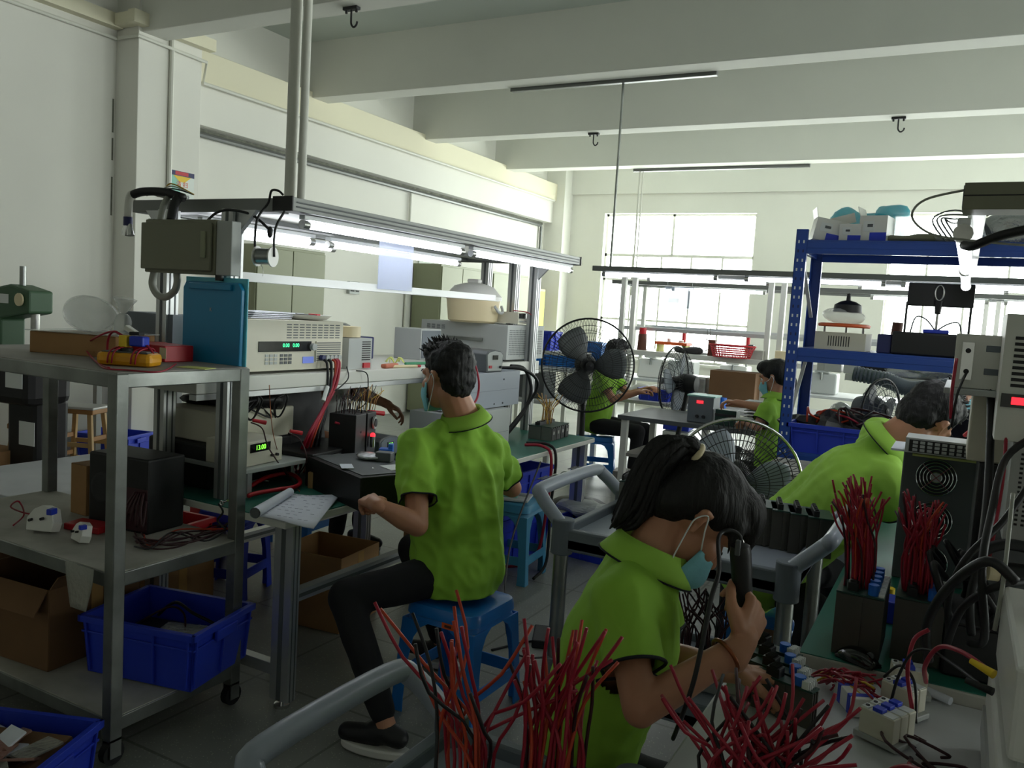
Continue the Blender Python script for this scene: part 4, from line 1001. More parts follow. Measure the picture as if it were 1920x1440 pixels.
# cables out of the electronic load
L0 = V((-2.58, 2.8, SH))
for i, (dy, m, ex, r) in enumerate(((.14, 'wire_black', 597, .006), (.168, 'wire_black', 603, .007), (.196, 'wire_orange', 570, .005), (.224, 'wire_red', 560, .008), (.21, 'wire_red', 556, .008))):
    p = L0+V((0, dy, .055))
    cable('load_cable', [p, p+V((.02, 0, -.02)), p+V((.03, -.01*i, -.12)), xp(612-2*i, 770, -2.5), xp(600-6*i, 820, -2.46), zp(595-10*i, 860+3*i, .78), zp(ex, 885, .755)], r, m, ['black cable from the leftmost terminal of the electronic load', 'second black cable from the electronic load terminals', 'thin orange cable from the electronic load terminals', 'thick red cable from the electronic load terminals', 'red cable twisted with the thick red one'][i])
solo('heat_shrink', MB('label').cyl(xp(614, 725, -2.53), xp(606, 752, -2.51), .0095), 'white heat-shrink sleeve on the thick red cable', 'sleeve', smooth=True)
cable('load_cable', [(-2.57, 3.09, SH+.02), (-2.54, 3.07, SH-.03), (-2.53, 3.0, SH-.07), (-2.54, 2.96, SH-.09)], .003, 'wire_black', 'thin black wire looping under the shelf edge')
cable('load_cable', [(-2.56, 3.15, SH), (-2.53, 3.2, SH-.02), (-2.53, 3.2, SH-.15), (-2.56, 3.17, SH-.19)], .003, 'wire_black', 'second thin wire looping below the small power supply')
# monitor / laptop
T2 = thing('laptop_computer', 'open black laptop under the shelf behind the red cables', 'laptop', (-2.66, 2.86, .865), .08)
part('keyboard_base', MB('black').box((.12, 0, .01), (.26, .40, .02)), T2, bev=.005)
sc = part('screen', MB('black').box((-.02, 0, .135), (.012, .44, .27), rot=Matrix.Rotation(-.15, 3, 'Y')), T2, bev=.005)
part('screen_glass', MB('dark').box((-.0125, 0, .14), (.002, .39, .22), rot=Matrix.Rotation(-.15, 3, 'Y')), T2)
T2 = thing('riser_shelf', 'low grey riser carrying the laptop and the green-digit meter', 'shelf', (-2.62, 2.68, BT_))
part('board', MB('grey_metal').bb(-.2, .2, -.35, .38, .1, .118), T2, bev=.003)
for x in (-.18, .18):
    for y in (-.32, .35): part('leg', MB('alu').bb(x-.012, x+.012, y-.012, y+.012, 0, .1), T2)
T2 = thing('digital_meter', 'cream digital meter with green digits on the riser beside the rack post', 'instrument', (-2.46, 2.46, .865), .1)
part('case', MB('beige').bb(-.2, 0, -.11, .12, 0, .1), T2, bev=.004); part('display', MB('black_gloss').bb(0, .003, -.08, .04, .055, .09), T2)
text('readout', '13.00', .028, MXYZ((.0035, -.02, .072), (0, 1, 0), (0, 0, 1)), 'led_green', T2); handle_knobs(T2, [(0, .08, .03), (0, .05, .03)], 'black')
for k, (a, b) in enumerate((((470, 792), (545, 880)), ((540, 812), (560, 870)))):
    cable('test_lead', [xp(a[0], a[1], -2.44), xp(a[0]+22, a[1]+12, -2.41), xp(a[0]+35, a[1]+50, -2.4), zp(b[0], b[1]+20, .76)], .003, 'wire_dark', ['dark red test lead drooping from the laptop side', 'dark test lead below the digital meter'][k])
    solo('crocodile_clip', MB('red').cyl((0, 0, 0), (.02, .05, -.012), .007, .009), ['red crocodile clip hanging left of the laptop', 'red crocodile clip in front of the laptop'][k], 'clip', loc=xp(a[0]+4, a[1]-4, -2.44), smooth=True)
# left end of bench: white instrument with cable pile, black box
T2 = thing('power_meter', 'cream instrument with a heap of black cables on it behind the rack', 'instrument', (-2.86, 2.62, .93), .0)
part('case', MB('beige').bb(-.12, .22, -.24, .2, 0, .13), T2, bev=.006)
part('cable_heap', poly_blob(MB('wire_black'), (.05, 0, .15), (.15, .17, .04), 7, amp=.45, n=22, k=12), T2, smooth='all')
T2 = thing('black_storage_box', 'black box under the cream instrument at the bench end', 'box', (-2.86, 2.6, BT_), 0)
part('body', MB('black').bb(-.15, .22, -.26, .22, 0, .182), T2, bev=.01)
random.seed(21)
for k in range(7):
    y = 2.5+random.uniform(0, .25)
    cable('hanging_wire', [(-2.58, y, 1.13), (-2.6+random.uniform(-.05, .05), y+random.uniform(-.08, .08), 1.10), (-2.62, y+random.uniform(-.1, .1), 1.02), (-2.66, y+random.uniform(-.1, .1), 1.09)], .004, 'wire_black', 'black wire bunched under the near end of the shelf', group='black wires bunched under the shelf')
# hardware on the mat
solo('white_container', MB('plastic_white').cyl((0, 0, 0), (0, 0, .06), .035, .04).cyl((0, 0, .06), (0, 0, .075), .036), 'white plastic pot on the bench behind the black case', 'pot', loc=(-2.46, 3.0, BT_), smooth=True)
solo('white_container', MB('plastic_white').cyl((0, 0, 0), (0, 0, .05), .03, .032), 'smaller white pot beside the first behind the black case', 'pot', loc=(-2.40, 3.07, BT_), smooth=True)
solo('mint_container', MB('mint').cyl((0, 0, 0), (0, 0, .075), .085, .09).cyl((0, 0, .075), (0, 0, .085), .094), 'round mint green container on the bench behind the red cables', 'container', loc=(-2.58, 3.02, BT_), smooth=True)
carton(.14, .12, .07, (-2.33, 2.72, BT_), .2, 'small cardboard box on the mat behind the red cables', closed=True, tape=False)
solo('blue_tray', MB('crate_blue').box((0, 0, .03), (.16, .22, .06)), 'blue tray on the bench between the station and the man', 'tray', loc=(-2.3, 3.45, BT_), rz=.2, bev=.01)
cable('thick_red_cable', [zp(470, 912, .77), zp(500, 895, .79), zp(540, 888, .78), zp(562, 900, .77), zp(555, 912, .765), zp(520, 918, .765), zp(480, 925, .765), zp(465, 930, .76)], .009, 'red', 'thick red cable looped on the mat beside the notebook', n=10)
cable('probe_lead', [zp(468, 905, .76), zp(485, 900, .77), zp(505, 902, .765)], .005, 'steel_bright', 'silver plug lying beside the thick red loop')
cable('hanging_wire', [xp(505, 722, -2.5), xp(508, 780, -2.5), xp(516, 830, -2.45), zp(535, 880, .8), zp(562, 922, .75)], .0018, 'copper', 'thin copper wire hanging down to the notebook')
# notebook
T2 = thing('spiral_notebook', 'open notebook with a rolled-back cover hanging over the bench corner', 'notebook', (-2.17, 2.36, BT_+.006), 0)
nb = [zp(478, 966, BT+.012), zp(588, 988, BT+.012), zp(637, 930, BT+.012), zp(548, 925, BT+.012)]
g = [[nb[0].lerp(nb[1], i/6).lerp(nb[3].lerp(nb[2], i/6), j/6)+V((0, 0, .004*math.sin(i*.9+j*.5))) for i in range(7)] for j in range(7)]
part('page', MB('paper').sheet(g), T2, solid=.004, smooth='all', world=True)
ink = MB('paper_ink'); random.seed(2)
for r in range(9):
    for c in range(7):
        if random.random() < .3: continue
        p = nb[0].lerp(nb[1], (c+.8+random.random()*.5)/8.5).lerp(nb[3].lerp(nb[2], (c+.8+random.random()*.5)/8.5), (r+.7)/10)
        ink.box(p+V((0, 0, .007)), (.014, .0015, .0006), rz=.35)
part('handwriting', ink, T2, world=True)
a, b_ = zp(478, 962, BT+.03), zp(544, 922, BT+.03)
part('rolled_cover', MB('paper').cyl(a, b_, .02, .016, n=20, caps=False), T2, smooth='all', world=True)
part('cover_lining', MB('grey_dark').cyl(a-V((0, 0, 0)), b_, .017, .013, n=18), T2, world=True)
# under the bench
carton(.36, .34, .36, (-2.62, 3.08, 0), .12, 'open cardboard box on the floor under the workbench', flaps=(None, None, None, None))
carton(.40, .36, .30, (-2.50, 3.98, 0), .1, 'second cardboard box further under the workbench', closed=True)
crate(.60, .40, .28, (-2.5, 4.58, .281), 1.5, 'deep blue crate standing on another under the far end of the workbench')
crate(.60, .40, .28, (-2.5, 4.58, 0), 1.5, 'lower deep blue crate on the floor under the far end of the workbench')
solo('mesh_filling', poly_blob(MB('grey_metal'), (0, 0, .04), (.22, .14, .05), 9, amp=.4, n=22, k=14), 'heap of small metal parts in the blue crate nearest the aisle', 'parts', kind='stuff', loc=(-1.98, 4.95, .24))
crate(.46, .34, .26, (-1.98, 4.98, 0), 1.45, 'blue crate in the aisle filled with small metal parts')
plastic_stool((-2.22, 4.22, 0), .1, 'pale teal plastic stool under the bench edge behind the man', h=.46, w=.34, m='stool_teal')
solo('parts_board', MB('plastic_white').box((0, 0, .006), (.2, .2, .012)).box((.03, .02, .016), (.1, .03, .01), 'grey_metal').box((-.03, -.04, .016), (.12, .03, .01), 'mint'), 'white board of parts on the pale teal stool', 'board', loc=(-2.22, 4.22, .461), rz=.3, bev=.002)
plastic_stool((-3.25, 3.05, 0), .3, 'dark blue plastic stool behind the workbench seen through the steel rack', h=.45, m='crate_blue')
cable('floor_cable', [(-1.75, 3.2, .006), (-1.65, 3.4, .006), (-1.55, 3.45, .006), (-1.5, 3.25, .02), (-1.62, 3.12, .1), (-1.9, 3.6, .35), (-2.05, 4.2, .7)], .005, 'wire_black', 'black cable curling on the floor behind the blue stool')
solo('power_strip', MB('black').box((0, 0, .02), (.08, .2, .04)), 'black plug block on the floor behind the blue stool', 'plug', loc=(-1.62, 3.45, 0), rz=.4, bev=.006)
# olive cabinets by the left wall
def cabinet(x, y0, y1, h, label):
    T = thing('metal_cabinet', label, 'cabinet', (x-.25, (y0+y1)/2, 0))
    w = (y1-y0)
    part('body', MB('cabinet').bb(-.24, .23, -w/2, w/2, .03, h), T, bev=.005)
    for s in (-1, 1):
        d = part('door', MB('cabinet').bb(.23, .25, s*.006 if s > 0 else -w/2+.01, w/2-.01 if s > 0 else -.006, .08, h-.03), T, bev=.004)
        part('door_handle', MB('steel').bb(.25, .262, s*.05-.008, s*.05+.008, h*.52, h*.60), d, bev=.002)
    part('plinth', MB('grey_dark').bb(-.22, .22, -w/2+.02, w/2-.02, 0, .03), T)
cabinet(-6.48, 6.3, 7.35, 2.08, 'olive steel cabinet by the left wall behind the solder spool')
cabinet(-6.48, 9.75, 10.85, 2.14, 'olive steel cabinet by the left wall behind the domed plastic bin')
cabinet(-6.48, 11.2, 12.4, 2.14, 'olive steel cabinet nearest the far corner')
T2 = thing('notice_board', 'dark navy board with white print on the wall behind the solder spool', 'board', (-7.0, 6.48, 1.57))
part('panel', MB('navy').bb(0, .02, -.22, .22, -.35, .5), T2); text('lettering', '企业', .14, MXYZ((.022, .0, .1), (0, 1, 0), (0, 0, 1)), 'label', T2)
T2 = thing('notice_board', 'narrow white and teal notice behind the hanging plastic sleeve', 'board', (-7.0, 10.05, 1.9))
part('panel', MB('poster_white').bb(0, .02, -.16, .16, -.4, .4).bb(.02, .022, -.15, .15, -.38, -.25, 'green_plastic'), T2)
# ================================================================ FAR BENCHES
def frame_bench(name, label, x0, x1, y0, y1, top, shelf, ftop, posts, mtop='table_white', fr='white_metal', back=False):
    T = thing(name, label, 'workbench', ((x0+x1)/2, (y0+y1)/2, 0))
    w = lambda n, mb, bev=.003, **k: part(n, mb, T, bev=bev, world=True, **k)
    w('tabletop', MB(mtop).bb(x0, x1, y0, y1, top-.035, top))
    for x in (x0+.05, (x0+x1)/2, x1-.05):
        for y in (y0+.05, y1-.05): w('leg', MB(fr).bb(x-.025, x+.025, y-.025, y+.025, 0, top-.035))
    if shelf: w('upper_shelf', MB('white_metal').bb(x0, x1, y0+(y1-y0)*.45, y1+.1, shelf-.05, shelf))
    if ftop:
        ym = (y0+y1)/2+.1
        for x in posts:
            for dx in (0, .12): w('upright', MB(fr).bb(x+dx-.025, x+dx+.025, ym-.03, ym+.03, top, ftop-.05))
        for y in (y0-.02, ym, y1): w('light_beam', MB('alu_dark').bb(x0-.05, x1, y-.035, y+.035, ftop-.05, ftop))
        for x in (x0, (x0+x1)/2, x1-.03): w('cross_beam', MB('alu_dark').bb(x-.03, x+.03, y0, y1, ftop-.045, ftop-.005))
        w('rear_rail', MB('alu').bb(x0, x1, ym+.15, ym+.19, ftop-.62, ftop-.58))
    return T
FB = frame_bench('shelf_workbench', 'long pale workbench with raised shelf and lit frame in front of the far window', -3.25, 2.6, 7.7, 8.7, .75, 1.22, 2.045, (-3.2, -1.68, 2.3))
G2 = 'tube lights under the far workbench frame'
for i, (x0, x1, y, z, lb) in enumerate(((-3.2, -2.05, 7.68, 1.965, 'lit tube light at the left end of the far workbench frame'), (-1.8, -.62, 7.68, 1.965, 'lit tube light on the far frame crossing behind the left post of the blue rack'), (-.5, .7, 7.68, 1.965, 'lit tube light on the far frame seen inside the blue rack, front row'), (-2.95, -1.7, 8.3, 1.965, 'lit tube light on the rear beam of the far frame left of the seated woman'), (-.9, .3, 8.3, 1.965, 'lit tube light on the rear beam of the far frame seen inside the blue rack'), (.8, 1.9, 7.68, 1.965, 'lit tube light on the far frame right of the hanging tube'), (.45, 1.6, 8.3, 1.965, 'lit tube light on the rear beam of the far frame, rightmost'))):
    tube_light((x0, y, z), (x1, y, z), lb, G2, r=.018)
F3 = frame_bench('shelf_workbench', 'second pale workbench with lit frame just below the far windows', -4.2, 3.2, 10.6, 11.5, .75, None, 2.05, (-4.1, .2, 3.0))
for i, (x0, x1, lb) in enumerate(((-3.4, -2.2, 'lit tube light on the farthest frame behind the hanging notice'), (-1.0, .2, 'lit tube light on the farthest frame, high inside the blue rack'), (.35, 1.6, 'lit tube light on the farthest frame right of the high one in the blue rack'))):
    tube_light((x0, 10.55, 1.96), (x1, 10.55, 1.96), lb, 'tube lights under the farthest frame', r=.02)
Tn = thing('hanging_notice', 'pale lilac sheet hanging from the far workbench frame', 'notice', yp(1273, 558, 7.66))
part('sheet', MB('label_lilac').bb(-.14, .14, 0, .003, -.1, .1), Tn); part('print', MB('frost').bb(-.1, .0, -.001, 0, -.05, -.01), Tn)
part('hanger', MB('steel').cyl((-.12, 0, .1), (-.12, 0, .2), .002).cyl((.12, 0, .1), (.12, 0, .2), .002), Tn)
def P8(px, y=8.3): p = yp(px, 655, y); return p.x
SZ2 = 1.2205
Tt = thing('thermos_flask', 'dark red thermos flask on the left end of the far shelf', 'flask', (P8(1203, 8.35), 8.35, SZ2)); part('body', MB('wire_dark' if False else 'brown').cyl((0, 0, 0), (0, 0, .17), .05, .045, n=20), Tt, smooth=True); part('cap', MB('red').cyl((0, 0, .17), (0, 0, .235), .04, .036, n=20), Tt, smooth=True)
Tt = thing('parts_organiser', 'orange and white tray stand on the far shelf beside the thermos', 'organiser', (P8(1262, 8.4), 8.4, SZ2)); part('tray', MB('orange').box((0, 0, .09), (.34, .2, .03)), Tt, bev=.004)
for x in (-.14, .14): part('support', MB('note').box((x, 0, .0375), (.03, .16, .075)), Tt)
part('small_parts', MB('plastic_white').cyl((-.05, 0, .105), (-.05, 0, .14), .02).cyl((.08, 0, .105), (.08, 0, .13), .025), Tt)
solo('tool_heap', poly_blob(MB('dark'), (0, 0, .03), (.13, .07, .035), 2, amp=.5, n=20), 'heap of dark tools on the far shelf left of the red basket', 'tools', kind='stuff', loc=(P8(1292, 8.3), 8.3, SZ2))
Tt = thing('wire_stand', 'round wire stand with two thin uprights on the far shelf', 'stand', (P8(1315, 8.45), 8.45, SZ2)); part('ring', MB('steel').tube([(.09*math.cos(2*PI*k/20), 0, .1+.07*math.sin(2*PI*k/20)) for k in range(20)], .004, sm=0, closed=True), Tt, smooth='all'); part('upright', MB('steel').cyl((.05, 0, 0), (.05, 0, .26), .004).cyl((.08, 0, 0), (.08, 0, .28), .004), Tt); part('base', MB('grey_metal').box((0, 0, .008), (.2, .12, .016)), Tt)
# red basket with holes
Tt = thing('plastic_basket', 'bright red perforated plastic basket on the far shelf', 'basket', (P8(1373, 8.2), 8.2, SZ2))
bk = MB('red'); nn = 36
def rr(k, z): a = 2*PI*k/nn; s = .165+.035*z/.115; return V((s*math.cos(a)*1.1, s*.62*math.sin(a), z))
for z in (.004, .03, .05, .07, .09, .113): bk.tube([rr(k, z) for k in range(nn)], .0045, n=5, sm=0, closed=True)
for k in range(nn): bk.tube([rr(k, .0), rr(k, .115)], .004, n=4, sm=0)
bk.add([rr(k, .003) for k in range(nn)], [tuple(range(nn))]); part('body', bk, Tt)
part('rim', MB('red').tube([rr(k, .117)*1.02 for k in range(nn)], .008, n=8, sm=0, closed=True), Tt, smooth='all')
for i, (px, w, h, m, lb) in enumerate(((1335, .07, .16, 'brown', 'dark brown box on the far shelf left of the red basket'), (1408, .05, .14, 'grey_dark', 'dark tin on the far shelf right of the red basket'), (1422, .12, .09, 'board_white', 'pale box on the far shelf right of the red basket'), (1468, .12, .1, 'cream', 'cream box on the far shelf by the blue rack post'))):
    solo('small_box', MB(m).box((0, 0, h/2), (w, w, h)), lb, 'box', loc=(P8(px, 8.25), 8.25, SZ2), bev=.004)
# tower signal lamps far away
for i, (px, lb) in enumerate(((1282, 'thin signal lamp tower standing before the window'), (1403, 'red banded signal lamp tower standing before the window'))):
    p = yp(px, 640, 10.9); Tt = thing('signal_lamp', lb, 'signal lamp', (p.x, 10.9, .75)); part('pole', MB('steel').cyl((0, 0, 0), (0, 0, .45), .012), Tt); part('green_section', MB('green_plastic').cyl((0, 0, .45), (0, 0, .52), .025), Tt); part('red_section', MB('red').cyl((0, 0, .52), (0, 0, .64), .025), Tt)
# under the shelf: boxes and stuff on the far bench top
for i, (px0, px1, h, m, lb) in enumerate(((1238, 1272, .22, 'grey_dark', 'dark equipment under the far shelf, leftmost'), (1276, 1326, .26, 'steel_bright', 'curved shiny metal box under the far shelf'), (1332, 1418, .34, 'carton_dark', 'large brown panel box under the far shelf'))):
    a = yp(px0, 720, 8.1).x; b_ = yp(px1, 720, 8.1).x
    solo('equipment_box', MB(m).box((0, 0, h/2), (b_-a, .3, h)), lb, 'box', loc=((a+b_)/2, 8.2, .751), bev=.02 if m != 'carton_dark' else .003)
solo('white_bag', poly_blob(MB('plastic_white'), (0, 0, .06), (.2, .12, .07), 8, amp=.4, n=22), 'white crumpled bag under the left end of the far shelf', 'bag', loc=(-2.75, 8.1, .751), smooth='all')
crate(.3, .24, .12, (-2.62, 7.9, .751), .0, 'small blue crate on the far bench top behind the fans')
# near-far bench where the woman works
B2 = frame_bench('side_workbench', 'grey workbench in front of the seated woman by the blue rack', -2.35, -.95, 6.15, 6.95, .78, None, None, (), mtop='grey_dark')
part('lower_shelf', MB('board_grey').bb(-2.3, -1.0, 6.2, 6.9, .45, .475), B2, world=True)
p = zp(1297, 765, .782)
T = thing('power_tester', 'grey boxy tester with red light and green lid behind the small fan', 'instrument', (-1.72, 6.35, .7805))
part('case', MB('grey_plastic').bb(-.1, .1, -.1, .1, 0, .2), T, bev=.006); part('light', MB('led_red').bb(-.03, .02, -.104, -.1, .15, .17), T); part('lid', MB('mint').bb(-.11, .11, -.1, .1, .2, .21), T); part('knob', MB('black').cyl((-.02, -.1, .05), (-.02, -.115, .05), .012).cyl((.03, -.1, .05), (.03, -.115, .05), .012), T)
T = thing('circuit_board_stack', 'stack of dark green circuit boards on the bench at the woman\'s hands', 'circuit boards', (-1.28, 6.38, .7805))
for k in range(9): part('board', MB('pcb').box((0, 0, .008+.024*k), (.24, .16, .004)).box((.06, -.02, .016+.024*k), (.08, .07, .012), 'dark' if k % 2 else 'grey_metal'), T)
T = thing('circuit_board_stack', 'long dark green board assembly left of the stacked boards', 'circuit boards', (-1.52, 6.3, .7805)); part('board', MB('pcb').box((0, 0, .06), (.16, .12, .12)).box((0, -.062, .08), (.16, .004, .02), 'dark'), T, bev=.003)
solo('foil_heap', poly_blob(MB('foil'), (0, 0, .04), (.25, .16, .06), 12, amp=.5, n=30, k=14), 'heap of foil bags on the lower shelf of the woman\'s bench', 'bags', kind='stuff', loc=(-1.5, 6.5, .476))
random.seed(9)
for i in range(4):
    solo('parts_roll', MB('wire_dark').cyl((-.05, 0, .03), (.05, 0, .03), .03), 'dark red parts roll on the bench behind the green boards', 'roll', 'parts rolls on the bench by the woman', loc=(-1.18+.055*i, 6.75, .7805), rz=random.uniform(0, 3))
# blue bins and floor things near the far person
T = thing('drawer_unit', 'white and blue striped parts drawer unit beside the far seated person', 'drawers', (-2.25, 7.5, 0), .1)
for k in range(5): part('drawer', MB('plastic_white' if k % 2 else 'crate_blue').box((0, 0, .05+.14*k), (.24, .3, .125)), T, bev=.006)
for i, (px, lb) in enumerate(((1290, 'light blue plastic bag on the floor beyond the small fan'), (1262, 'second light blue bag on the floor behind the small fan stand'))):
    p = zp(px, 842-8*i, .1); solo('blue_bag', poly_blob(MB('cyan_bag'), (0, 0, .14), (.1, .08, .14), i, amp=.3, n=20), lb, 'bag', loc=(p.x, p.y, 0), smooth='all')
for i in range(4):
    p = [zp(1180+random.uniform(0, 60), 845+random.uniform(-12, 18), .006) for _ in range(5)]
    cable('floor_cable', p, .006, 'wire_black', 'black cable trailing on the floor between the two fans', group='floor cables between the fans')
solo('floor_box', MB('board_grey').box((0, 0, .09), (.22, .2, .18)), 'grey-beige box on the floor left of the small fan stand', 'box', loc=(-2.55, 7.0, 0), rz=.2, bev=.006)
# fans
FA = pedestal_fan(.375, (-2.62, 6.12), 1.15, -1.15+.15, 'large black industrial pedestal fan behind the bench end', m='black', wires=84)
pedestal_fan(.32, (-2.24, 7.22), 1.0, 3.05, 'smaller black pedestal fan turned away, right of the large one', m='black', wires=40, blade='grey_plastic')
CFP = dp(1378, 905, 3.75); pedestal_fan(.29, (CFP.x, CFP.y), CFP.z, -1.25, 'chrome-rimmed floor fan behind the bent woman\'s head', m='black', ring='chrome', wires=72, blade='grey_blue')
# crates and bench by the left wall, beyond the main bench
frame_bench('side_workbench', 'pale table by the left wall holding blue bins beyond the big fan', -4.9, -3.5, 8.2, 9.2, .95, None, None, ())
G3 = 'blue bins on the table by the left wall'
crate(.7, .4, .3, (-4.55, 8.6, .951), .0, 'light blue bin on the table by the left wall', G3, m='stool_blue'); crate(.7, .4, .3, (-3.85, 8.7, .951), .0, 'light blue bin on the table by the left wall', G3, m='stool_blue')
T = thing('side_workbench', 'cluttered table seen through the big fan', 'workbench', (-3.7, 6.9, 0))
part('tabletop', MB('table_white').box((0, 0, .76), (1.2, .8, .03)), T); 
for x in (-.55, .55):
    for y in (-.35, .35): part('leg', MB('alu').box((x, y, .372), (.04, .04, .744)), T)
part('shelf', MB('white_metal').box((0, .2, 1.18), (1.2, .4, .03)), T)
for x in (-.57, .57): part('shelf_post', MB('alu').box((x, .2, .97), (.04, .04, .39)), T)
crate(.4, .3, .18, (-3.6, 7.1, 1.196), .1, 'deep blue crate on the cluttered table behind the big fan')
solo('clutter_box', MB('grey_dark').box((0, 0, .12), (.3, .24, .24)), 'dark box on the cluttered table behind the big fan', 'box', loc=(-3.4, 6.75, .776), bev=.01)
solo('clutter_box', MB('plastic_white').box((0, 0, .07), (.3, .24, .14)), 'white box on the cluttered table behind the big fan', 'box', loc=(-3.85, 6.75, .776), bev=.01)
# ================================================================ BLUE RACK
RY = 4.722; RXL = -.85; RXR = 1.15; RYB = 5.32
T = thing('blue_rack', 'blue perforated-post boltless shelving rack right of centre', 'rack', ((RXL+RXR)/2, (RY+RYB)/2, 0))
w = lambda n, mb, bev=.003, **k: part(n, mb, T, bev=bev, world=True, **k)
for x in (RXL, RXR):
    s = 1 if x == RXL else -1
    for y in (RY, RYB):
        q = 1 if y == RY else -1
        b = MB('rack_blue').bb(x, x+s*.06, y, y+q*.003, 0, 2.085).bb(x, x+s*.003, y, y+q*.06, 0, 2.085).bb(x+s*.057, x+s*.06, y, y+q*.03, 0, 2.085)
        for k in range(40):
            z = .06+k*.05
            for dx in (.017, .043): b.bb(x+s*(dx-.004), x+s*(dx+.004), y-q*.0008, y, z, z+.016, 'label' if (k+int(dx*100)) % 3 else 'navy')
        w('post', b, 0)
for z in (2.03, 1.445, .87, .32):
    for y in (RY, RYB-.03): w('shelf_beam', MB('rack_blue').bb(RXL+.06, RXR-.06, y+.004, y+.03, z-.075, z-.005).bb(RXL+.06, RXR-.06, y+.0015, y+.004, z-.045, z-.015))
    for x in (RXL+.004, RXR-.03): w('end_beam', MB('rack_blue').bb(x, x+.026, RY+.03, RYB-.03, z-.06, z-.01))
    w('shelf_panel', MB('rack_blue').bb(RXL+.05, RXR-.05, RY+.012, RYB-.012, z-.006, z), .001)
w('brace', MB('white_metal').beam((RXL+.03, RY+.06, 1.95), (RXL+.03, RYB-.06, 1.62), .02, .006).beam((RXL+.03, RY+.06, 1.0), (RXL+.03, RYB-.06, 1.4), .02, .006), 0)
# on top of the rack
def paperbox(px, w_, h, rz, label, y=4.9, tiltx=0):
    p = yp(px, 438, y); Tt = thing('small_carton', label, 'box', (p.x, y, 2.031), rz)
    b = MB('plastic_white').box((0, 0, h/2), (w_, .16, h)); b.box((w_*.2, -.081, h*.18), (w_*.6, .002, h*.36), 'crate_blue'); b.box((-w_*.15, -.081, h*.6), (w_*.4, .002, h*.4), 'label'); b.box((-w_*.1, -.0825, h*.62), (w_*.2, .002, h*.12), 'grey_dark')
    part('body', b, Tt, bev=.002); part('flap', MB('plastic_white').beam((-w_*.5, 0, h), (-w_*.62, 0, h+.05), .15, .003), Tt); return Tt
paperbox(1548, .16, .12, .3, 'tilted white and blue carton at the left end of the rack top').rotation_euler = (0, .18, .3)
bpy.context.view_layer.update()
paperbox(1597, .11, .095, 0, 'smallest white and blue carton in the middle of the three on the rack top')
paperbox(1643, .14, .14, -.15, 'taller white and blue carton under the cyan bag on the rack top')
for i, (px, r, z, lb) in enumerate(((1600, (.14, .1, .11), 2.14, 'cyan plastic bag bulging behind the small cartons on the rack top'), (1668, (.10, .09, .13), 2.16, 'taller knotted cyan plastic bag on the rack top'))):
    p = yp(px, 400, 5.08); solo('cyan_bag', poly_blob(MB('cyan_bag'), (0, 0, 0), r, i+3, amp=.3, n=26, k=16), lb, 'bag', loc=(p.x, 5.08, 2.031+r[2]*.8), smooth='all')
solo('brown_cloth', poly_blob(MB('olive'), (0, 0, .02), (.22, .12, .03), 4, amp=.3, n=22), 'flat brown-grey bag on the rack top right of the cyan bag', 'bag', loc=(-.28, 4.95, 2.031), smooth='all')
for i, (x, r, m, lb) in enumerate(((-.08, (.12, .1, .07), 'clear_bag', 'clear plastic bag on the rack top left of the hanging tube'), (.18, (.15, .12, .1), 'foil', 'crumpled silvery bag on the rack top right of the hanging tube'), (.42, (.14, .12, .09), 'foil', 'second silvery bag further right on the rack top'), (.68, (.14, .12, .09), 'clear_bag', 'clear bag at the right end of the rack top'))):
    solo('plastic_bag', poly_blob(MB(m), (0, 0, 0), r, i+11, amp=.35, n=26, k=16), lb, 'bag', loc=(x, 5.0, 2.031+r[2]*.8), smooth='all')
Tt = thing('wire_coil', 'loops of thin grey wire rising from the rack top', 'wire', (-.1, 4.85, 2.031))
for k in range(4): part('loop', MB('grey_dark').tube([(-.02+.02*k, 0, 0), (-.1+.02*k, 0, .12), (.0, .02*k, .17-.02*k), (.12, 0, .12), (.16+.01*k, 0, .02)], .004), Tt, smooth='all')
solo('yellow_case', MB('yellow').box((0, 0, .03), (.1, .12, .06)), 'yellow and grey tool case on the rack top at the right', 'case', loc=(.3, 4.82, 2.031), bev=.01)
# middle tier of the rack
T = thing('power_supply_unit', 'beige slotted power supply on the middle tier of the blue rack', 'power supply', (-.58, 4.86, 1.4455), -.05)
b = MB('beige').bb(-.13, .13, -.09, .12, 0, .095)
for k in range(9): b.bb(-.06+k*.013, -.055+k*.013, -.0915, -.09, .02, .075, 'dark')
part('case', b, T, bev=.003)
part('wooden_plate', MB('orange').lathe([(.13, .125), (.135, .13), (.135, .14), (.12, .145)], n=28), T, smooth=True)
for x, y in ((-.1, 0), (.1, 0), (0, .08)): part('spacer', MB('steel').cyl((x, y, .095), (x, y, .126), .006), T)
Tt = thing('wrapped_headlamp', 'dark domed part in clear plastic on the orange plate in the blue rack', 'part', (-.57, 4.86, 1.592)); part('plastic_wrap', poly_blob(MB('clear_bag'), (0, 0, .04), (.11, .09, .05), 6, n=20), Tt, smooth='all'); part('dome', MB('black').lathe([(.075, .06), (.07, .1), (.04, .118), (.012, .125), (.01, .16), (0, .165)], n=20), Tt, smooth=True)
solo('brown_tube', MB('brown').cyl((0, 0, 0), (.012, 0, .17), .028, n=16), 'dark brown tube standing in the middle of the blue rack tier', 'tube', loc=(-.34, 5.1, 1.4455), smooth=True)
T = thing('test_jig', 'black test jig with wire handle and dark top panel in the blue rack', 'test jig', (-.13, 4.88, 1.4455))
part('base', MB('black').bb(-.2, .17, -.12, .12, 0, .12), T, bev=.01); part('side_box', MB('navy').bb(-.27, -.2, -.1, .1, 0, .1), T, bev=.006)
for x in (-.15, .15): part('upright', MB('black').tube([(x, 0, .12), (x, 0, .28)], .006, sm=0), T)
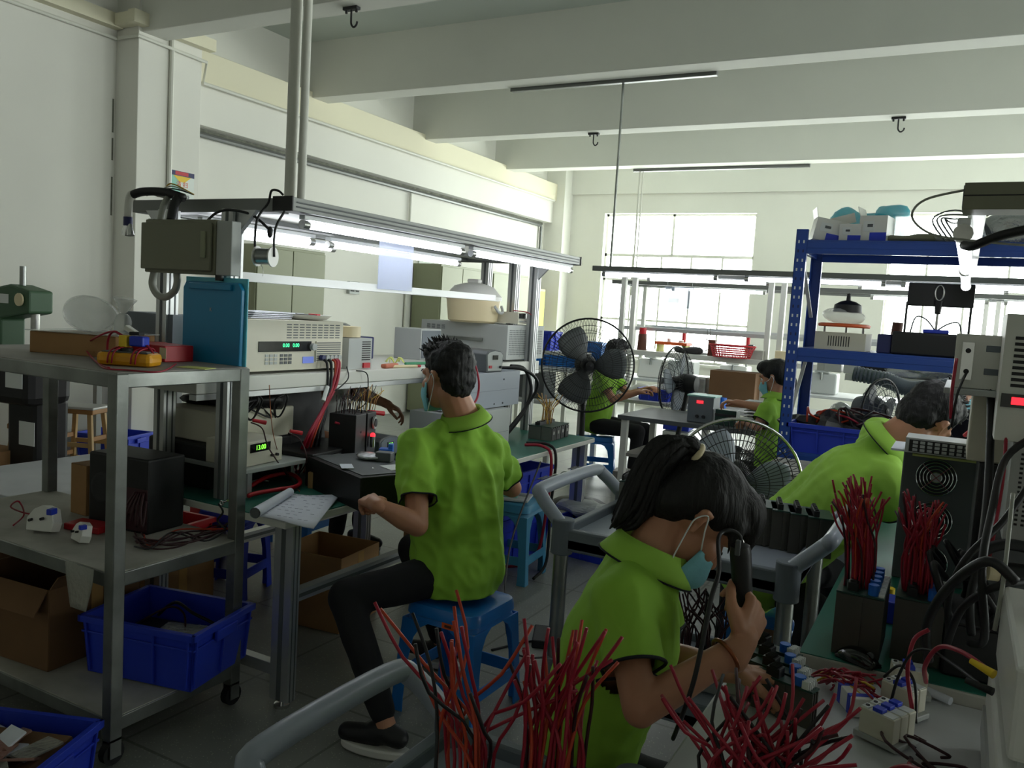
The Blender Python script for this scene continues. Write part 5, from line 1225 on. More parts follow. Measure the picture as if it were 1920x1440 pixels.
part('top_panel', MB('black').bb(-.15, .16, -.03, .03, .26, .38), T, bev=.005)
part('carabiner', MB('steel_bright').tube([(.02*math.cos(2*PI*k/14), -.04, .33+.04*math.sin(2*PI*k/14)) for k in range(14)], .005, sm=0, closed=True), T, smooth='all')
part('grip', MB('black').cyl((0, -.04, .29), (0, -.04, .22), .02, .014), T, smooth=True); part('shaft', MB('steel_bright').cyl((0, -.04, .22), (0, -.04, .13), .007), T)
part('blue_coil', MB('crate_blue').bb(-.06, .06, -.06, .06, .12, .14), T, bev=.004)
part('lead', MB('grey_dark').tube([(0, -.04, .13), (-.05, -.05, .19), (-.1, -.04, .2), (-.12, -.03, .12)], .004).tube([(0, -.04, .13), (.05, -.05, .17), (.1, -.04, .18), (.12, -.03, .12)], .004), T, smooth='all')
# lower tier: blue crate with wires
crate(.44, .5, .16, (-.58, 4.98, .871), 0, 'blue crate full of red and black wires on the lower tier of the blue rack')
solo('wire_heap', poly_blob(MB('dark'), (0, 0, .0), (.2, .2, .07), 3, amp=.5, n=26), 'dark heap of boards inside the blue crate on the rack', 'boards', kind='stuff', loc=(-.58, 4.98, 1.0))
random.seed(31)
for i in range(14):
    x = -.58+random.uniform(-.15, .1); y = 4.95+random.uniform(-.12, .15)
    cable('crate_wire', [(x, y, 1.03), (x+random.uniform(-.08, .12), y, 1.07+random.uniform(0, .06)), (x+random.uniform(0, .2), y+random.uniform(-.1, .1), 1.08), (x+random.uniform(.05, .25), y, 1.04)], .006, random.choice(['wire_red', 'wire_orange', 'wire_black', 'wire_dark']), 'red or black wire tangled over the crate on the blue rack', group='wires over the blue rack crate')
# table in front of the rack
T = thing('low_cabinet', 'beige-topped grey cabinet in front of the blue rack', 'cabinet', (.1, 4.38, 0))
part('worktop', MB('board_white').box((0, 0, .83), (1.86, .5, .03)), T, bev=.004); part('body', MB('grey_plastic').box((0, .02, .4175), (1.8, .44, .793)), T, bev=.006)
for k in range(3): part('door', MB('grey_blue').box((-.6+.6*k, -.206, .42), (.57, .012, .74)), T, bev=.004)
# behind the rack: pale bench with hose
frame_bench('side_workbench', 'pale workbench with white shelf and grey hose behind the blue rack', -.75, 1.6, 6.3, 7.0, .85, 1.235, None, ())
cable('ventilation_hose', [yp(1600, 700, 6.4), yp(1660, 712, 6.4), yp(1700, 728, 6.4), yp(1745, 728, 6.4), yp(1800, 722, 6.4), yp(1850, 735, 6.4)], .05, 'hose', 'grey ribbed ventilation hose running along the bench behind the blue rack', n=12)
hs = MB('grey_plastic'); pts = smooth_pts([yp(1600, 700, 6.4), yp(1660, 712, 6.4), yp(1700, 728, 6.4), yp(1745, 728, 6.4), yp(1800, 722, 6.4), yp(1850, 735, 6.4)], 9)
ho = bpy.data.objects['ventilation_hose']
for i in range(1, len(pts)-1):
    d = (pts[i+1]-pts[i-1]).normalized(); hs.cyl(pts[i]-d*.007, pts[i]+d*.007, .056, n=14)
part('hose_rib', hs, ho, smooth=True)['kind'] = 'stuff'
for i, (px, w_, m, lb) in enumerate(((1560, .12, 'plastic_white', 'white box on the shelf behind the blue rack, leftmost'), (1600, .14, 'plastic_white', 'white box with dark front on the shelf behind the blue rack'), (1635, .18, 'dark', 'dark box on the shelf behind the blue rack'), (1800, .2, 'cream', 'cream box on the shelf behind the blue rack, rightmost'))):
    p = yp(px, 690, 6.6); solo('shelf_box', MB(m).box((0, 0, .05), (w_, .14, .1)), lb, 'box', loc=(p.x, 6.7, 1.236), bev=.004)
solo('foil_bag', poly_blob(MB('foil'), (0, 0, .04), (.3, .12, .05), 5, amp=.4, n=30), 'long silvery bag on the shelf behind the blue rack', 'bag', loc=(-.25, 6.7, 1.236), smooth='all')
for i, (x, m, w_, h, lb) in enumerate(((-.55, 'foil', .2, .12, 'silvery parts under the shelf behind the blue rack, left'), (-.2, 'steel', .2, .14, 'steel parts bin under the shelf behind the blue rack'), (.15, 'carton', .2, .16, 'cardboard bin under the shelf behind the blue rack'))):
    solo('parts_bin', MB(m).box((0, 0, h/2), (w_, .16, h)), lb, 'bin', loc=(x, 6.5, .851), bev=.006)
pedestal_fan(.2, (-.42, 5.75), 1.06, -.5, 'small grey fan seen through the lower opening of the blue rack', m='grey_dark', wires=30)
p = yp(1655, 795, 4.2); carton(.17, .16, .13, (p.x+.02, 4.35, .846), .5, 'open cardboard box on the cabinet beside the bent man\'s shoulder', flaps=(1.0, .8, .9, 1.2))
# ================================================================ SMALLER THINGS ON THE FAR BENCHES
def heap(px, py, y, z, r, m, lb, seed, amp=.5):
    p = yp(px, py, y); solo('parts_heap', poly_blob(MB(m), (0, 0, r[2]*.7), r, seed, amp=amp, n=26, k=14), lb, 'parts', kind='stuff', loc=(p.x, y, z))
heap(1590, 745, 6.42, .851, (.16, .1, .09), 'foil', 'glittering heap of silver parts under the shelf behind the blue rack', 3)
heap(1720, 700, 6.75, 1.236, (.14, .08, .05), 'plastic_white', 'white crumpled wrapping on the shelf behind the blue rack', 8)
heap(1270, 672, 8.05, .751, (.12, .1, .08), 'foil', 'crumpled foil heap under the far shelf behind the small fan', 11)
for i, (px, y, w_, d, h, m, lb) in enumerate((
    (1545, 6.75, .1, .1, .16, 'plastic_white', 'tall white bottle-like box on the shelf behind the rack post'),
    (1675, 6.45, .14, .12, .1, 'mint', 'mint green box under the hose behind the blue rack'),
    (1740, 6.45, .16, .12, .14, 'grey_metal', 'grey metal box under the hose behind the blue rack'),
    (1775, 6.75, .12, .1, .12, 'carton', 'small cardboard box on the shelf behind the blue rack'))):
    p = yp(px, 700, y); solo('small_box', MB(m).box((0, 0, h/2), (w_, d, h)), lb, 'box', loc=(p.x, y, 1.236 if y > 6.6 else .851), bev=.005)
for i, (x, y, m, h, lb) in enumerate(((-3.0, 7.85, 'plastic_white', .16, 'white bottle at the left end of the far bench top'), (-2.15, 7.85, 'grey_metal', .12, 'grey pot on the far bench top'), (-1.95, 7.82, 'cap_blue', .1, 'blue pot on the far bench top beside the grey one'))):
    solo('pot', MB(m).cyl((0, 0, 0), (0, 0, h), .045, n=16), lb, 'pot', loc=(x, y, .751), smooth=True)
for i, (x, m, lb) in enumerate(((-3.72, 'plastic_white', 'white machine cover on the table below the far windows, left'), (-3.3, 'grey_metal', 'grey bench machine on the table below the far windows'), (-2.6, 'plastic_white', 'second white machine cover on the table below the far windows'), (-1.5, 'grey_metal', 'grey machine on the table below the far windows, behind the woman'), (.9, 'plastic_white', 'white machine cover on the table below the far windows, right'))):
    T = thing('bench_machine', lb, 'machine', (x, 11.0, .751)); part('body', MB(m).box((0, 0, .13), (.36, .3, .26)), T, bev=.02); part('head', MB(m).box((0, -.05, .33), (.18, .3, .12)), T, bev=.02); part('spindle', MB('steel').cyl((0, -.16, .27), (0, -.16, .18), .015), T)
# cables on the floor by the bench end
random.seed(91)
for i in range(5):
    x0, y0 = -1.75+random.uniform(-.2, .2), 5.4+random.uniform(-.2, .5)
    cable('floor_cable', [(x0-.4, y0, .006), (x0-.2, y0+random.uniform(-.2, .2), .006), (x0, y0+random.uniform(-.2, .2), .006), (x0+.2, y0+random.uniform(-.2, .3), .006)], .005, 'wire_black', 'thin black cable lying on the floor past the workbench end', group='floor cables past the workbench end')
# loose things on the lower trolley and bench mats
solo('cable_clamp', MB('black').box((0, 0, .015), (.05, .08, .03)), 'black clip block on the green mat beside the bent man', 'part', loc=(-.18, 2.6, .781), rz=.4, bev=.004)
solo('yellow_pot', MB('yellow_bright').cyl((0, 0, 0), (0, 0, .03), .016, n=14), 'small yellow pot on the green mat behind the red wires', 'pot', loc=(-.12, 2.62, .781), smooth=True)
solo('blue_insert', MB('crate_blue').box((0, 0, .03), (.08, .08, .06)), 'blue block between the two red wire bunches', 'part', loc=(-.09, 2.42, .781), bev=.004)
# ================================================================ FOREGROUND RIGHT
# white table and green-topped bench
T = thing('white_worktable', 'white-topped worktable in the foreground covered in red-wired parts', 'table', (.35, 1.45, 0))
part('tabletop', MB('table_white').bb(-.75, .7, -.75, .58, .72, .75), T, bev=.006)
for x in (-.7, .6):
    for y in (-.7, .5): part('leg', MB('alu').bb(x-.02, x+.02, y-.02, y+.02, 0, .72), T, bev=.003)
T = thing('green_workbench', 'green-topped bench with beige edge at the right holding the big heat sinks', 'workbench', (.5, 3.0, 0))
part('tabletop', MB('board_white').bb(-.775, .9, -.97, .9, .745, .778), T, bev=.004)
part('anti_static_mat', MB('mat_green').bb(-.773, .89, -.965, .89, .778, .7805), T)
for x in (-.72, .8):
    for y in (-.9, .8): part('leg', MB('alu').bb(x-.025, x+.025, y-.025, y+.025, 0, .745), T, bev=.003)
GZ = .781
# big heat sink group with red wires
def red_hs(loc, L, D, H, rz, label, n1, n2, h, seed, caps=4):
    t = heat_sink('heat_sink_assembly', L, D, H, loc, rz, label, fins=12, cap=caps, m='heatsink')
    return t
hsb = []
for i, (x, y, lb) in enumerate(((-.155, 2.17, 'heat sinks with a thick bunch of red wires, left one on the green mat'), (-.03, 2.22, 'heat sinks with a bunch of red wires, right one on the green mat'))):
    t = heat_sink('heat_sink_assembly', .105, .20, .15, (x, y, GZ), 0, lb, fins=12, cap=5)
    part('pin_row', (lambda mb: [mb.box((.045, -.09+.0125*k, .158), (.012, .003, .006)) for k in range(15)] and mb)(MB('label')), t)
    wires_from(t, (-.01, .0, .15), 62 if i == 0 else 52, .265-.03*i, 0, .06, ['wire_red']*8+['wire_dark', 'wire_orange'], lean=(-.03 if i == 0 else -.015, .02), rad=.0026, seed=40+i, area=(.032, .055), maxh=.35)
T = thing('computer_mouse', 'black computer mouse on the green mat in front of the heat sinks', 'mouse', (-.145, 2.055, GZ), -.5)
g = [[V((-.05+.1*i/10, (-.03+.06*j/8)*math.sin(PI*(.12+.76*i/10))**.5, .034*(math.sin(PI*(.06+.88*i/10))**.6)*(1-(abs(j-4)/4)**3*.85))) for j in range(9)] for i in range(11)]
part('shell', MB('black_gloss').sheet(g), T, smooth='all', solid=.002); part('wheel', MB('grey_dark').cyl((.03, -.003, .026), (.03, .003, .026), .008), T); part('base', MB('black').box((0, 0, .004), (.094, .05, .008)), T, bev=.004)
# fan panel unit
T = thing('fan_cabinet', 'tall grey panel with four round fan grilles behind the red wires', 'fan unit', (.055, 2.86, GZ), .0)
FW, FH = .37, .41
part('housing', MB('grey_dark').bb(-FW/2, FW/2, -.0, .16, 0, FH), T, bev=.004)
for i in range(2):
    for j in range(3):
        c = V((-.088+.165*i, -.001, FH-.075-.135*j)); q = part('fan_grille', MB('black').lathe([(.058, -.004), (.058, .0), (.02, .001)], c+V((0, -.001, 0)), (0, -1, 0), n=28, m='dark'), T)
        g = MB('chrome')
        for r in (.016, .026, .036, .046, .056): g.tube([c+V((r*math.cos(2*PI*k/28), -.006, r*math.sin(2*PI*k/28))) for k in range(28)], .0014, n=5, sm=0, closed=True)
        for a in (0, PI/2): g.beam(c+V((-.056*math.cos(a+.8), -.007, -.056*math.sin(a+.8))), c+V((.056*math.cos(a+.8), -.007, .056*math.sin(a+.8))), .002, .002)
        part('wire_guard', g, q); part('hub', MB('grey_metal').cyl(c+V((0, -.0025, 0)), c+V((0, -.0045, 0)), .015, n=18), q)
# louvre tray on papers on top
T = thing('louvre_tray', 'slim grey strip tray lying on white and yellow sheets above the fan cabinet', 'tray', (.05, 2.80, GZ+FH+.001), .0)
part('sheet', MB('note').box((.05, .02, .004), (.40, .2, .006)), T); part('sheet', MB('paper').box((-.02, .03, .012), (.38, .2, .006)), T)
b = MB('grey_metal').bb(-.17, .15, -.13, -.0, .016, .06); b.bb(-.16, .14, -.1315, -.13, .02, .055, 'black')
for k in range(15):
    for j in range(3): b.bb(-.15+k*.019, -.137+k*.019, -.134, -.1315, .022+.011*j, .03+.011*j, 'grey_metal')
part('louvre', b, T, bev=.001)
part('red_part', MB('red').tube([(-.02, 0, .07), (.0, -.02, .09), (.03, 0, .085), (.05, 0, .07)], .006).box((.05, 0, .075), (.02, .02, .03)), T)
for k in range(5): part('red_lead', MB('wire_orange').tube([(.09+.015*k, .02, .065), (.10+.015*k, 0, .085), (.115+.015*k, .02, .07)], .004), T, smooth='all')
# black boxes under the cables on the green mat
T = thing('black_supply_unit', 'black power unit on the green mat right of the red wires', 'power supply', (.10, 2.22, GZ)); part('case', MB('black').bb(-.075, .16, -.12, .14, 0, .12), T, bev=.006); part('top_plate', MB('dark').bb(-.07, .15, -.11, .13, .12, .125), T)
T = thing('black_supply_unit', 'second black unit stacked behind the first on the green mat', 'power supply', (.13, 2.52, GZ)); part('case', MB('dark').bb(-.065, .2, -.12, .14, 0, .455), T, bev=.006)
# instruments on a tall shelf at right
T = thing('instrument_shelf', 'tall grey instrument stand at the right edge', 'shelf', (.32, 2.45, 0))
for x in (-.16, .28):
    for y in (-.18, .2): part('post', MB('alu').bb(x-.015, x+.015, y-.015, y+.015, GZ, 1.43), T, bev=.002)
part('shelf_board', MB('grey_metal').bb(-.35, .3, -.2, .22, 1.415, 1.43), T, bev=.002)
T = thing('rack_instrument', 'grey rack instrument with connector slot high at the right', 'instrument', (.035, 2.40, 1.431))
b = MB('white_metal').bb(-.05, .16, -.12, .14, 0, .13); b.bb(.015, .15, -.122, -.12, .035, .05, 'grey_plastic').bb(.015, .15, -.122, -.12, .09, .105, 'grey_plastic')
part('case', b, T, bev=.003); part('connector_slot', MB('chrome').bb(-.035, -.01, -.125, -.12, .02, .11).cyl((-.022, -.124, .09), (-.022, -.135, .09), .006, m='black').cyl((-.022, -.124, .04), (-.022, -.135, .04), .006, m='black'), T)
T = thing('red_display_meter', 'tall grey instrument with vent slots and red display at the right edge', 'instrument', (.135, 2.12, 1.33), .0)
b = MB('white_metal').bb(-.055, .2, 0, .24, .0, .28)
for k in range(9): b.bb(-.035, .18, -.0015, 0, .12+k*.013, .127+k*.013, 'black')
part('case', b, T, bev=.008); part('display', MB('black_gloss').bb(-.05, .15, -.004, 0, .075, .105), T); part('readout', MB('led_red').bb(-.03, .03, -.006, -.004, .082, .098), T); part('badge', MB('folder_edge').bb(-.02, .03, -.003, 0, .25, .265), T, bev=.003)
T = thing('perforated_cabinet', 'grey perforated metal cabinet below the red display', 'cabinet', (.195, 2.16, 1.10), .0)
b = MB('grey_metal').bb(-.075, .22, 0, .26, .0, .225); vents(b, (.06, 0, .12), (1, 0, 0), (0, 0, 1), .24, .17, 18, 16, .5, .5, 'black'); part('case', b, T, bev=.004)
T = thing('perforated_cabinet', 'plain pale cabinet behind the perforated one, carrying the rack instrument', 'cabinet', (.11, 2.44, 1.238)); part('case', MB('beige').bb(-.075, .2, -.02, .2, 0, .175), T, bev=.004)
T = thing('supply_cabinet', 'dark cabinet under the perforated one', 'cabinet', (.15, 2.2, GZ+.13)); part('case', MB('grey_dark').bb(-.06, .2, 0, .2, 0, .185), T, bev=.004)
# overhead beam with tube light
T = thing('overhead_lamp_beam', 'grey metal channel sticking in at the top right with a tube under it', 'beam', (.45, 2.2, 1.9))
part('channel', MB('olive').bb(-.48, .9, -.05, .05, -.06, -.0).bb(-.482, -.48, -.045, .045, -.055, -.005, 'grey_dark').bb(-.48, .9, -.051, -.05, -.03, -.027, 'black'), T, bev=.003)
part('post', MB('alu').bb(.8, .85, -.03, .03, -1.118, -.06), T); part('arm', MB('white_metal').bb(-.47, -.43, .05, 1.9, -.055, -.01), T, bev=.003)
tube_light((-.025, 2.27, 1.80), (-.016, 3.45, 1.80), 'lit tube light hanging end-on under the grey channel at the top right', r=.018)
tube_light((-.018, 3.5, 1.80), (-.014, 4.6, 1.80), 'second lit tube light in line behind the end-on one', r=.018)
cable('thick_black_cable', [(.25, 2.1, 1.83), (.12, 2.14, 1.80), (.05, 2.18, 1.785), (0, 2.21, 1.765), (-.02, 2.25, 1.77)], .011, 'wire_black', 'thick black cable swooping under the grey channel', n=8)
cable('thin_lamp_wire', [(-.02, 2.18, 1.89), (-.11, 2.2, 1.87), (-.135, 2.2, 1.83), (-.09, 2.2, 1.79), (.0, 2.2, 1.775), (.12, 2.15, 1.76)], .003, 'grey_dark' if False else 'conduit', 'thin grey wire looping left of the grey channel')
# cable tangle at the right
random.seed(77)
CC = [
 ([(.02, 2.3, 1.46), (.03, 2.25, 1.36), (.035, 2.1, 1.2), (.03, 2.0, 1.1), (.02, 1.98, 1.0), (.03, 2.0, .92)], .009, 'wire_black', 'thick black cable dropping from the rack instrument'),
 ([(.12, 2.08, 1.36), (.06, 2.06, 1.3), (.04, 1.95, 1.2), (.03, 1.85, 1.1), (.05, 1.9, .95), (.03, 2.0, .90)], .008, 'wire_black', 'black cable passing in front of the perforated cabinet'),
 ([(.1, 2.0, 1.25), (.06, 1.95, 1.18), (.0, 1.9, 1.1), (-.02, 1.95, 1.0), (-.01, 2.0, .90)], .007, 'wire_black', 'black cable bowing left over the fan cabinet'),
 ([(.13, 1.8, 1.1), (.08, 1.8, 1.13), (.02, 1.85, 1.05), (-.01, 1.9, .95), (.0, 1.95, .86)], .010, 'wire_black', 'thick black cable curving across the right edge'),
 ([(.05, 2.2, 1.50), (.055, 2.15, 1.4), (.06, 2.1, 1.28), (.055, 2.05, 1.18), (.045, 2.0, 1.06)], .004, 'wire_red', 'red cable running down beside the perforated cabinet'),
 ([(-.01, 2.25, 1.5), (-.012, 2.2, 1.42), (-.008, 2.2, 1.36)], .004, 'wire_red', 'short red lead under the rack instrument'),
 ([(.015, 2.27, 1.47), (.0, 2.2, 1.42), (-.005, 2.2, 1.34)], .003, 'wire_black', 'thin black lead under the rack instrument'),
 ([(.16, 1.9, 1.08), (.1, 1.85, 1.07), (.05, 1.9, 1.0), (.03, 1.95, .9)], .008, 'wire_black', 'black cable behind the white instrument stack'),
 ([(.07, 1.9, 1.25), (.065, 1.8, 1.1), (.06, 1.8, 1.0)], .004, 'conduit', 'thin grey cable hanging in front of the black cables'),
 ([(.2, 2.0, 1.12), (.12, 1.98, 1.13), (.07, 1.97, 1.1), (.05, 2.0, 1.04)], .012, 'wire_black', 'corrugated black cable at the right edge'),
 ([(.09, 1.62, .985), (.05, 1.68, .985), (.015, 1.75, .96), (-.005, 1.8, .9), (0, 1.9, .83)], .0045, 'wire_red', 'red test lead from the yellow plug down to the mat'),
 ([(-.005, 1.86, .955), (-.03, 1.85, .93), (-.035, 1.83, .87), (-.02, 1.82, .80), (-.02, 1.85, .76)], .0045, 'wire_red', 'red test lead curving down left of the yellow plug'),
 ([(.085, 1.6, .96), (.04, 1.72, .945), (.0, 1.78, .94), (-.03, 1.8, .92), (-.05, 1.82, .86), (-.06, 1.85, .79)], .003, 'wire_black', 'thin black lead crossing in front of the black unit'),
 ([(.07, 1.42, .83), (.03, 1.45, .845), (-.01, 1.5, .83), (-.04, 1.55, .79), (-.03, 1.6, .76)], .006, 'wire_red', 'thick red lead from the bright red plug'),
 ([(-.08, 1.9, .82), (-.05, 1.88, .86), (-.02, 1.85, .84), (-.01, 1.8, .78)], .003, 'wire_black', 'thin black wire above the grey terminal modules'),
]
for i_, (pts, r, m, lb) in enumerate(CC):
    if i_ < 3 or i_ in (4, 8): pts = [(p[0]+.045, p[1], p[2]) for p in pts]
    cable('test_cable', pts, r, m, lb, n=8)
for i in range(14):
    x, y = random.uniform(-.08, .06), random.uniform(1.45, 1.85); m = random.choice(['wire_dark', 'wire_red', 'wire_black', 'wire_dark', 'wire_red'])
    cable('loose_wire', [(x, y, .757), (x+random.uniform(-.06, .06), y+random.uniform(-.08, .05), .77), (x+random.uniform(-.08, .08), y+random.uniform(-.16, .02), .785), (x+random.uniform(-.08, .1), y+random.uniform(-.2, .0), .758)], .003, m, 'dark red or black wire lying among the terminal modules on the white table', group='loose wires on the white table')
for i in range(8):
    x, y = random.uniform(.0, .1), random.uniform(2.0, 2.4)
    cable('tangle_cable', [(x, y, 1.0), (x-.03, y-.08, 1.05), (x+random.uniform(-.02, .04), y-.1, .97), (x+.02, y-.06, .92)], .007, 'wire_black', 'black cable in the tangle over the black units', group='black cables tangled over the units')
solo('yellow_plug', MB('yellow_bright').cyl((0, 0, 0), (-.035, .025, .006), .008, .005), 'yellow banana plug in the front of the white instrument', 'plug', loc=(.10, 1.60, .985), smooth=True)
solo('black_plug', MB('black').cyl((0, 0, 0), (-.04, .02, .002), .007, .005), 'black banana plug below the yellow one', 'plug', loc=(.10, 1.58, .962), smooth=True)
solo('red_plug', MB('red').cyl((0, 0, 0), (-.045, .02, .003), .008, .006), 'bright red plug at the lower right', 'plug', loc=(.10, 1.40, .83), smooth=True)
T = thing('cable_reel_end', 'cream and black cylindrical connector at the right edge', 'connector', (.12, 1.98, 1.07), .2); part('collar', MB('cream').cyl((-.03, 0, 0), (-.01, 0, 0), .02, n=18), T, smooth=True); part('body', MB('black').cyl((-.01, 0, 0), (.06, 0, 0), .023, n=18), T, smooth=True)
# white instrument stack
T = thing('white_instrument', 'upper white instrument in the stack at the lower right', 'instrument', (.30, 1.60, .93)); part('case', MB('plastic_white').bb(-.185, .2, -.20, .26, 0, .145), T, bev=.008); part('front_panel', MB('beige').bb(-.16, .2, -.206, -.2, .01, .135), T, bev=.003); part('foot', MB('grey_metal').bb(-.17, -.14, -.19, -.16, -.012, 0), T)
T = thing('white_instrument', 'lower beige instrument in the stack at the lower right', 'instrument', (.29, 1.50, .7505)); part('case', MB('plastic_white').bb(-.185, .2, -.19, .33, .0, .165), T, bev=.008); part('front_panel', MB('beige').bb(-.165, .2, -.196, -.19, .01, .155), T, bev=.003); part('side_strip', MB('alu').bb(-.19, -.185, -.1, .3, .05, .1), T)
part('indicator', MB('yellow_bright').cyl((-.1, -.196, .08), (-.1, -.199, .08), .005), T); part('handle', MB('black').bb(-.04, -.03, -.205, -.196, .05, .12), T)
T = thing('packing_tape_roll', 'roll of brown tape on the upper white instrument', 'tape roll', (.215, 1.72, 1.0755)); part('roll', MB('brown').lathe([(.036, 0), (.05, 0), (.05, .03), (.036, .03)], n=28), T, smooth=True); part('core', MB('paper').lathe([(.033, .001), (.036, .001), (.036, .029), (.033, .029)], n=28), T, smooth=True)
solo('red_basket', MB('red').box((0, 0, .03), (.12, .12, .06)), 'red plastic part lying behind the tape roll', 'part', loc=(.24, 2.05, 1.08), bev=.01)
# modules on the white table
def din_module(loc, rz, label, n=3, m='beige'):
    T = thing('relay_module', label, 'relay module', loc, rz)
    part('base', MB('grey_metal').bb(-.045, .045, -.014*n, .014*n, 0, .012), T, bev=.002)
    for k in range(n):
        y = -.014*n+.028*k+.014; part('module', MB('beige').bb(-.035, .035, y-.0128, y+.0128, .012, .062), T, bev=.002)
        part('latch', MB('crate_blue').bb(-.012, .008, y-.009, y+.009, .062, .07), T, bev=.001); part('label', MB('label').bb(.01, .032, y-.011, y+.011, .062, .0635), T); part('terminal', MB('label').bb(-.034, -.02, y-.01, y+.01, .062, .064).cyl((-.027, y, .064), (-.027, y, .0655), .004, m='black'), T)
    return T
din_module(tuple(zp(1660, 1385, .755)), -.45, 'grey relay modules with blue latches nearest the corner of the instrument stack')
din_module(tuple(zp(1690, 1335, .755)), -.5, 'relay modules with white labels behind the nearest ones', 2)
din_module(tuple(zp(1700, 1300, .755)), .2, 'single relay module against the edge of the green bench', 2)
T = thing('striped_carton', 'small blue and white striped box beside the red and yellow wires', 'box', tuple(zp(1600, 1325, .752)), .5); part('body', MB('plastic_white').box((0, 0, .02), (.05, .1, .04)).box((0, -.03, .02), (.052, .016, .042), 'crate_blue').box((0, .02, .02), (.052, .016, .042), 'crate_blue'), T, bev=.002)
solo('paper_roll', MB('paper').cyl((0, 0, .008), (.05, -.03, .008), .009), 'small white paper roll behind the relay modules', 'paper', loc=tuple(zp(1735, 1300, .755)), smooth=True)
# heat sinks on the white table: rows with blue capacitors
HS3 = []
for k in range(4):
    p = zp(1440+k*8, 1275+k*22, .752)
    t = heat_sink('circuit_heat_sink', .13, .032, .075, (p.x+.003, p.y, .7505), -.28, ['farthest', 'second', 'third', 'nearest'][k]+' of the four heat sinks with blue capacitors on the white table', fins=3, cap=0)
    part('capacitor', MB('cap_blue').cyl((.03, 0, .077), (.03, 0, .098), .012, n=14), t, smooth=True)
    part('white_pins', (lambda mb: [mb.box((.048+.003*(i % 2), -.014+.004*i, .086), (.014, .0018, .02)) for i in range(8)] and mb)(MB('label')), t)
t = heat_sink('finned_block', .05, .04, .03, tuple(zp(1388, 1300, .752)), -.2, 'small bare aluminium finned block at the woman\'s fingertips', fins=8, m='steel_bright', conn=False)
part('yellow_tag', MB('yellow_bright').box((.035, 0, .03), (.012, .03, .02)), t)
T = thing('wire_bundle', 'bundle of short red and yellow wires lying on the white table', 'wires', tuple(zp(1560, 1290, .755)))
random.seed(15)
for k in range(48):
    x = random.uniform(-.06, .03); y = random.uniform(-.03, .03); a = random.uniform(-.4, .3); L = random.uniform(.06, .1)
    part('wire', MB('wire_red' if random.random() < .85 else 'wire_yellow').tube([(x, y, random.uniform(0, .02)), (x+L*.5*math.cos(a-.5), y+L*.5*math.sin(a-.5), random.uniform(.02, .05)), (x+L*math.cos(a-.5), y+L*math.sin(a-.5), random.uniform(.01, .06))], .0026, n=5, sm=3), T, smooth='all')
# nearest red-wired heat sinks
t = heat_sink('circuit_heat_sink', .13, .1, .08, (-.20, 1.18, .7505), .2, 'heat sink with red wires standing up at the bottom edge, on the white table', fins=9)
wires_from(t, (0, 0, .08), 66, .20, 0, .13, ['wire_red']*7+['wire_dark', 'wire_black'], lean=(-.0, .05), rad=.0028, seed=50, area=(.07, .05), maxh=.5)
# ---------------- service trolleys
def trolley(name, label, x0, x1, y0, y1, z, post_r, hl, hr, hz, low=.35, wheels=True):
    T = thing(name, label, 'trolley', ((x0+x1)/2, (y0+y1)/2, 0))
    w = lambda n, mb, bev=.006, **k: part(n, mb, T, bev=bev, world=True, **k)
    for zz in (z, low):
        b = MB('grey_blue').bb(x0, x1, y0, y1, zz-.07, zz-.03); w('tray', b)
        rim = MB('grey_plastic')
        rim.bb(x0, x1, y0, y0+.03, zz-.075, zz); rim.bb(x0, x1, y1-.03, y1, zz-.075, zz); rim.bb(x0, x0+.03, y0+.03, y1-.03, zz-.075, zz); rim.bb(x1-.03, x1, y0+.03, y1-.03, zz-.075, zz); w('tray_rim', rim)
    for x in (x0+.02, x1-.02):
        for y in (y0+.02, y1-.02):
            w('post', MB('steel').cyl((x, y, .1), (x, y, z-.05), post_r, n=18), 0, smooth=True)
            w('collar', MB('grey_plastic').cyl((x, y, z-.09), (x, y, z+.03), post_r*1.5, n=20), .004, smooth=True)
            w('collar', MB('grey_plastic').cyl((x, y, low-.07), (x, y, low+.03), post_r*1.35, n=20), .004, smooth=True)
            w('castor', MB('black_rubber').cyl((x-.015, y, .045), (x+.015, y, .045), .045, n=18), 0, smooth=True)
            w('castor_fork', MB('grey_dark').bb(x-.022, x+.022, y-.02, y+.02, .09, .105).bb(x-.022, x-.017, y-.015, y+.015, .04, .09).bb(x+.017, x+.022, y-.015, y+.015, .04, .09), .002)
    for on, x, s in ((hl, x0+.02, -1), (hr, x1-.02, 1)):
        if not on: continue
        w('handle', MB('grey_blue').tube([(x, y0+.02, z), (x+s*.03, y0+.02, z+.03), (x+s*.09, y0+.03, z+hz*.8), (x+s*.11, y0+.08, z+hz), (x+s*.11, y1-.10, z+hz), (x+s*.09, y1-.04, z+hz*.8), (x+s*.03, y1-.02, z+.03), (x, y1-.02, z)], .024, n=14), 0, smooth='all')
    return T
TR2 = trolley('service_trolley', 'grey plastic service trolley with looped handles behind the bent woman', -1.15, -.37, 2.5, 3.12, .83, .025, True, True, .11)
gz = MB('grey_dark')
for k in range(22):
    for j in range(3): gz.box((-1.26+.014*(j-1)-.0, 2.6+k*.007+ (.18 if k > 10 else 0), .962), (.006, .004, .003))
part('grip_dots', gz, TR2, world=True)['kind'] = 'stuff'
for y in (2.72, 2.80): part('cable_tie', MB('label').tube([(-1.26+.023*math.cos(a), y, .94+.023*math.sin(a)) for a in [2*PI*k/14 for k in range(14)]], .0025, sm=0, closed=True), TR2, world=True)
TR1 = trolley('service_trolley', 'grey plastic service trolley at the bottom edge with its handle towards the camera', -.88, -.44, .92, 1.44, .68, .024, True, False, .11)
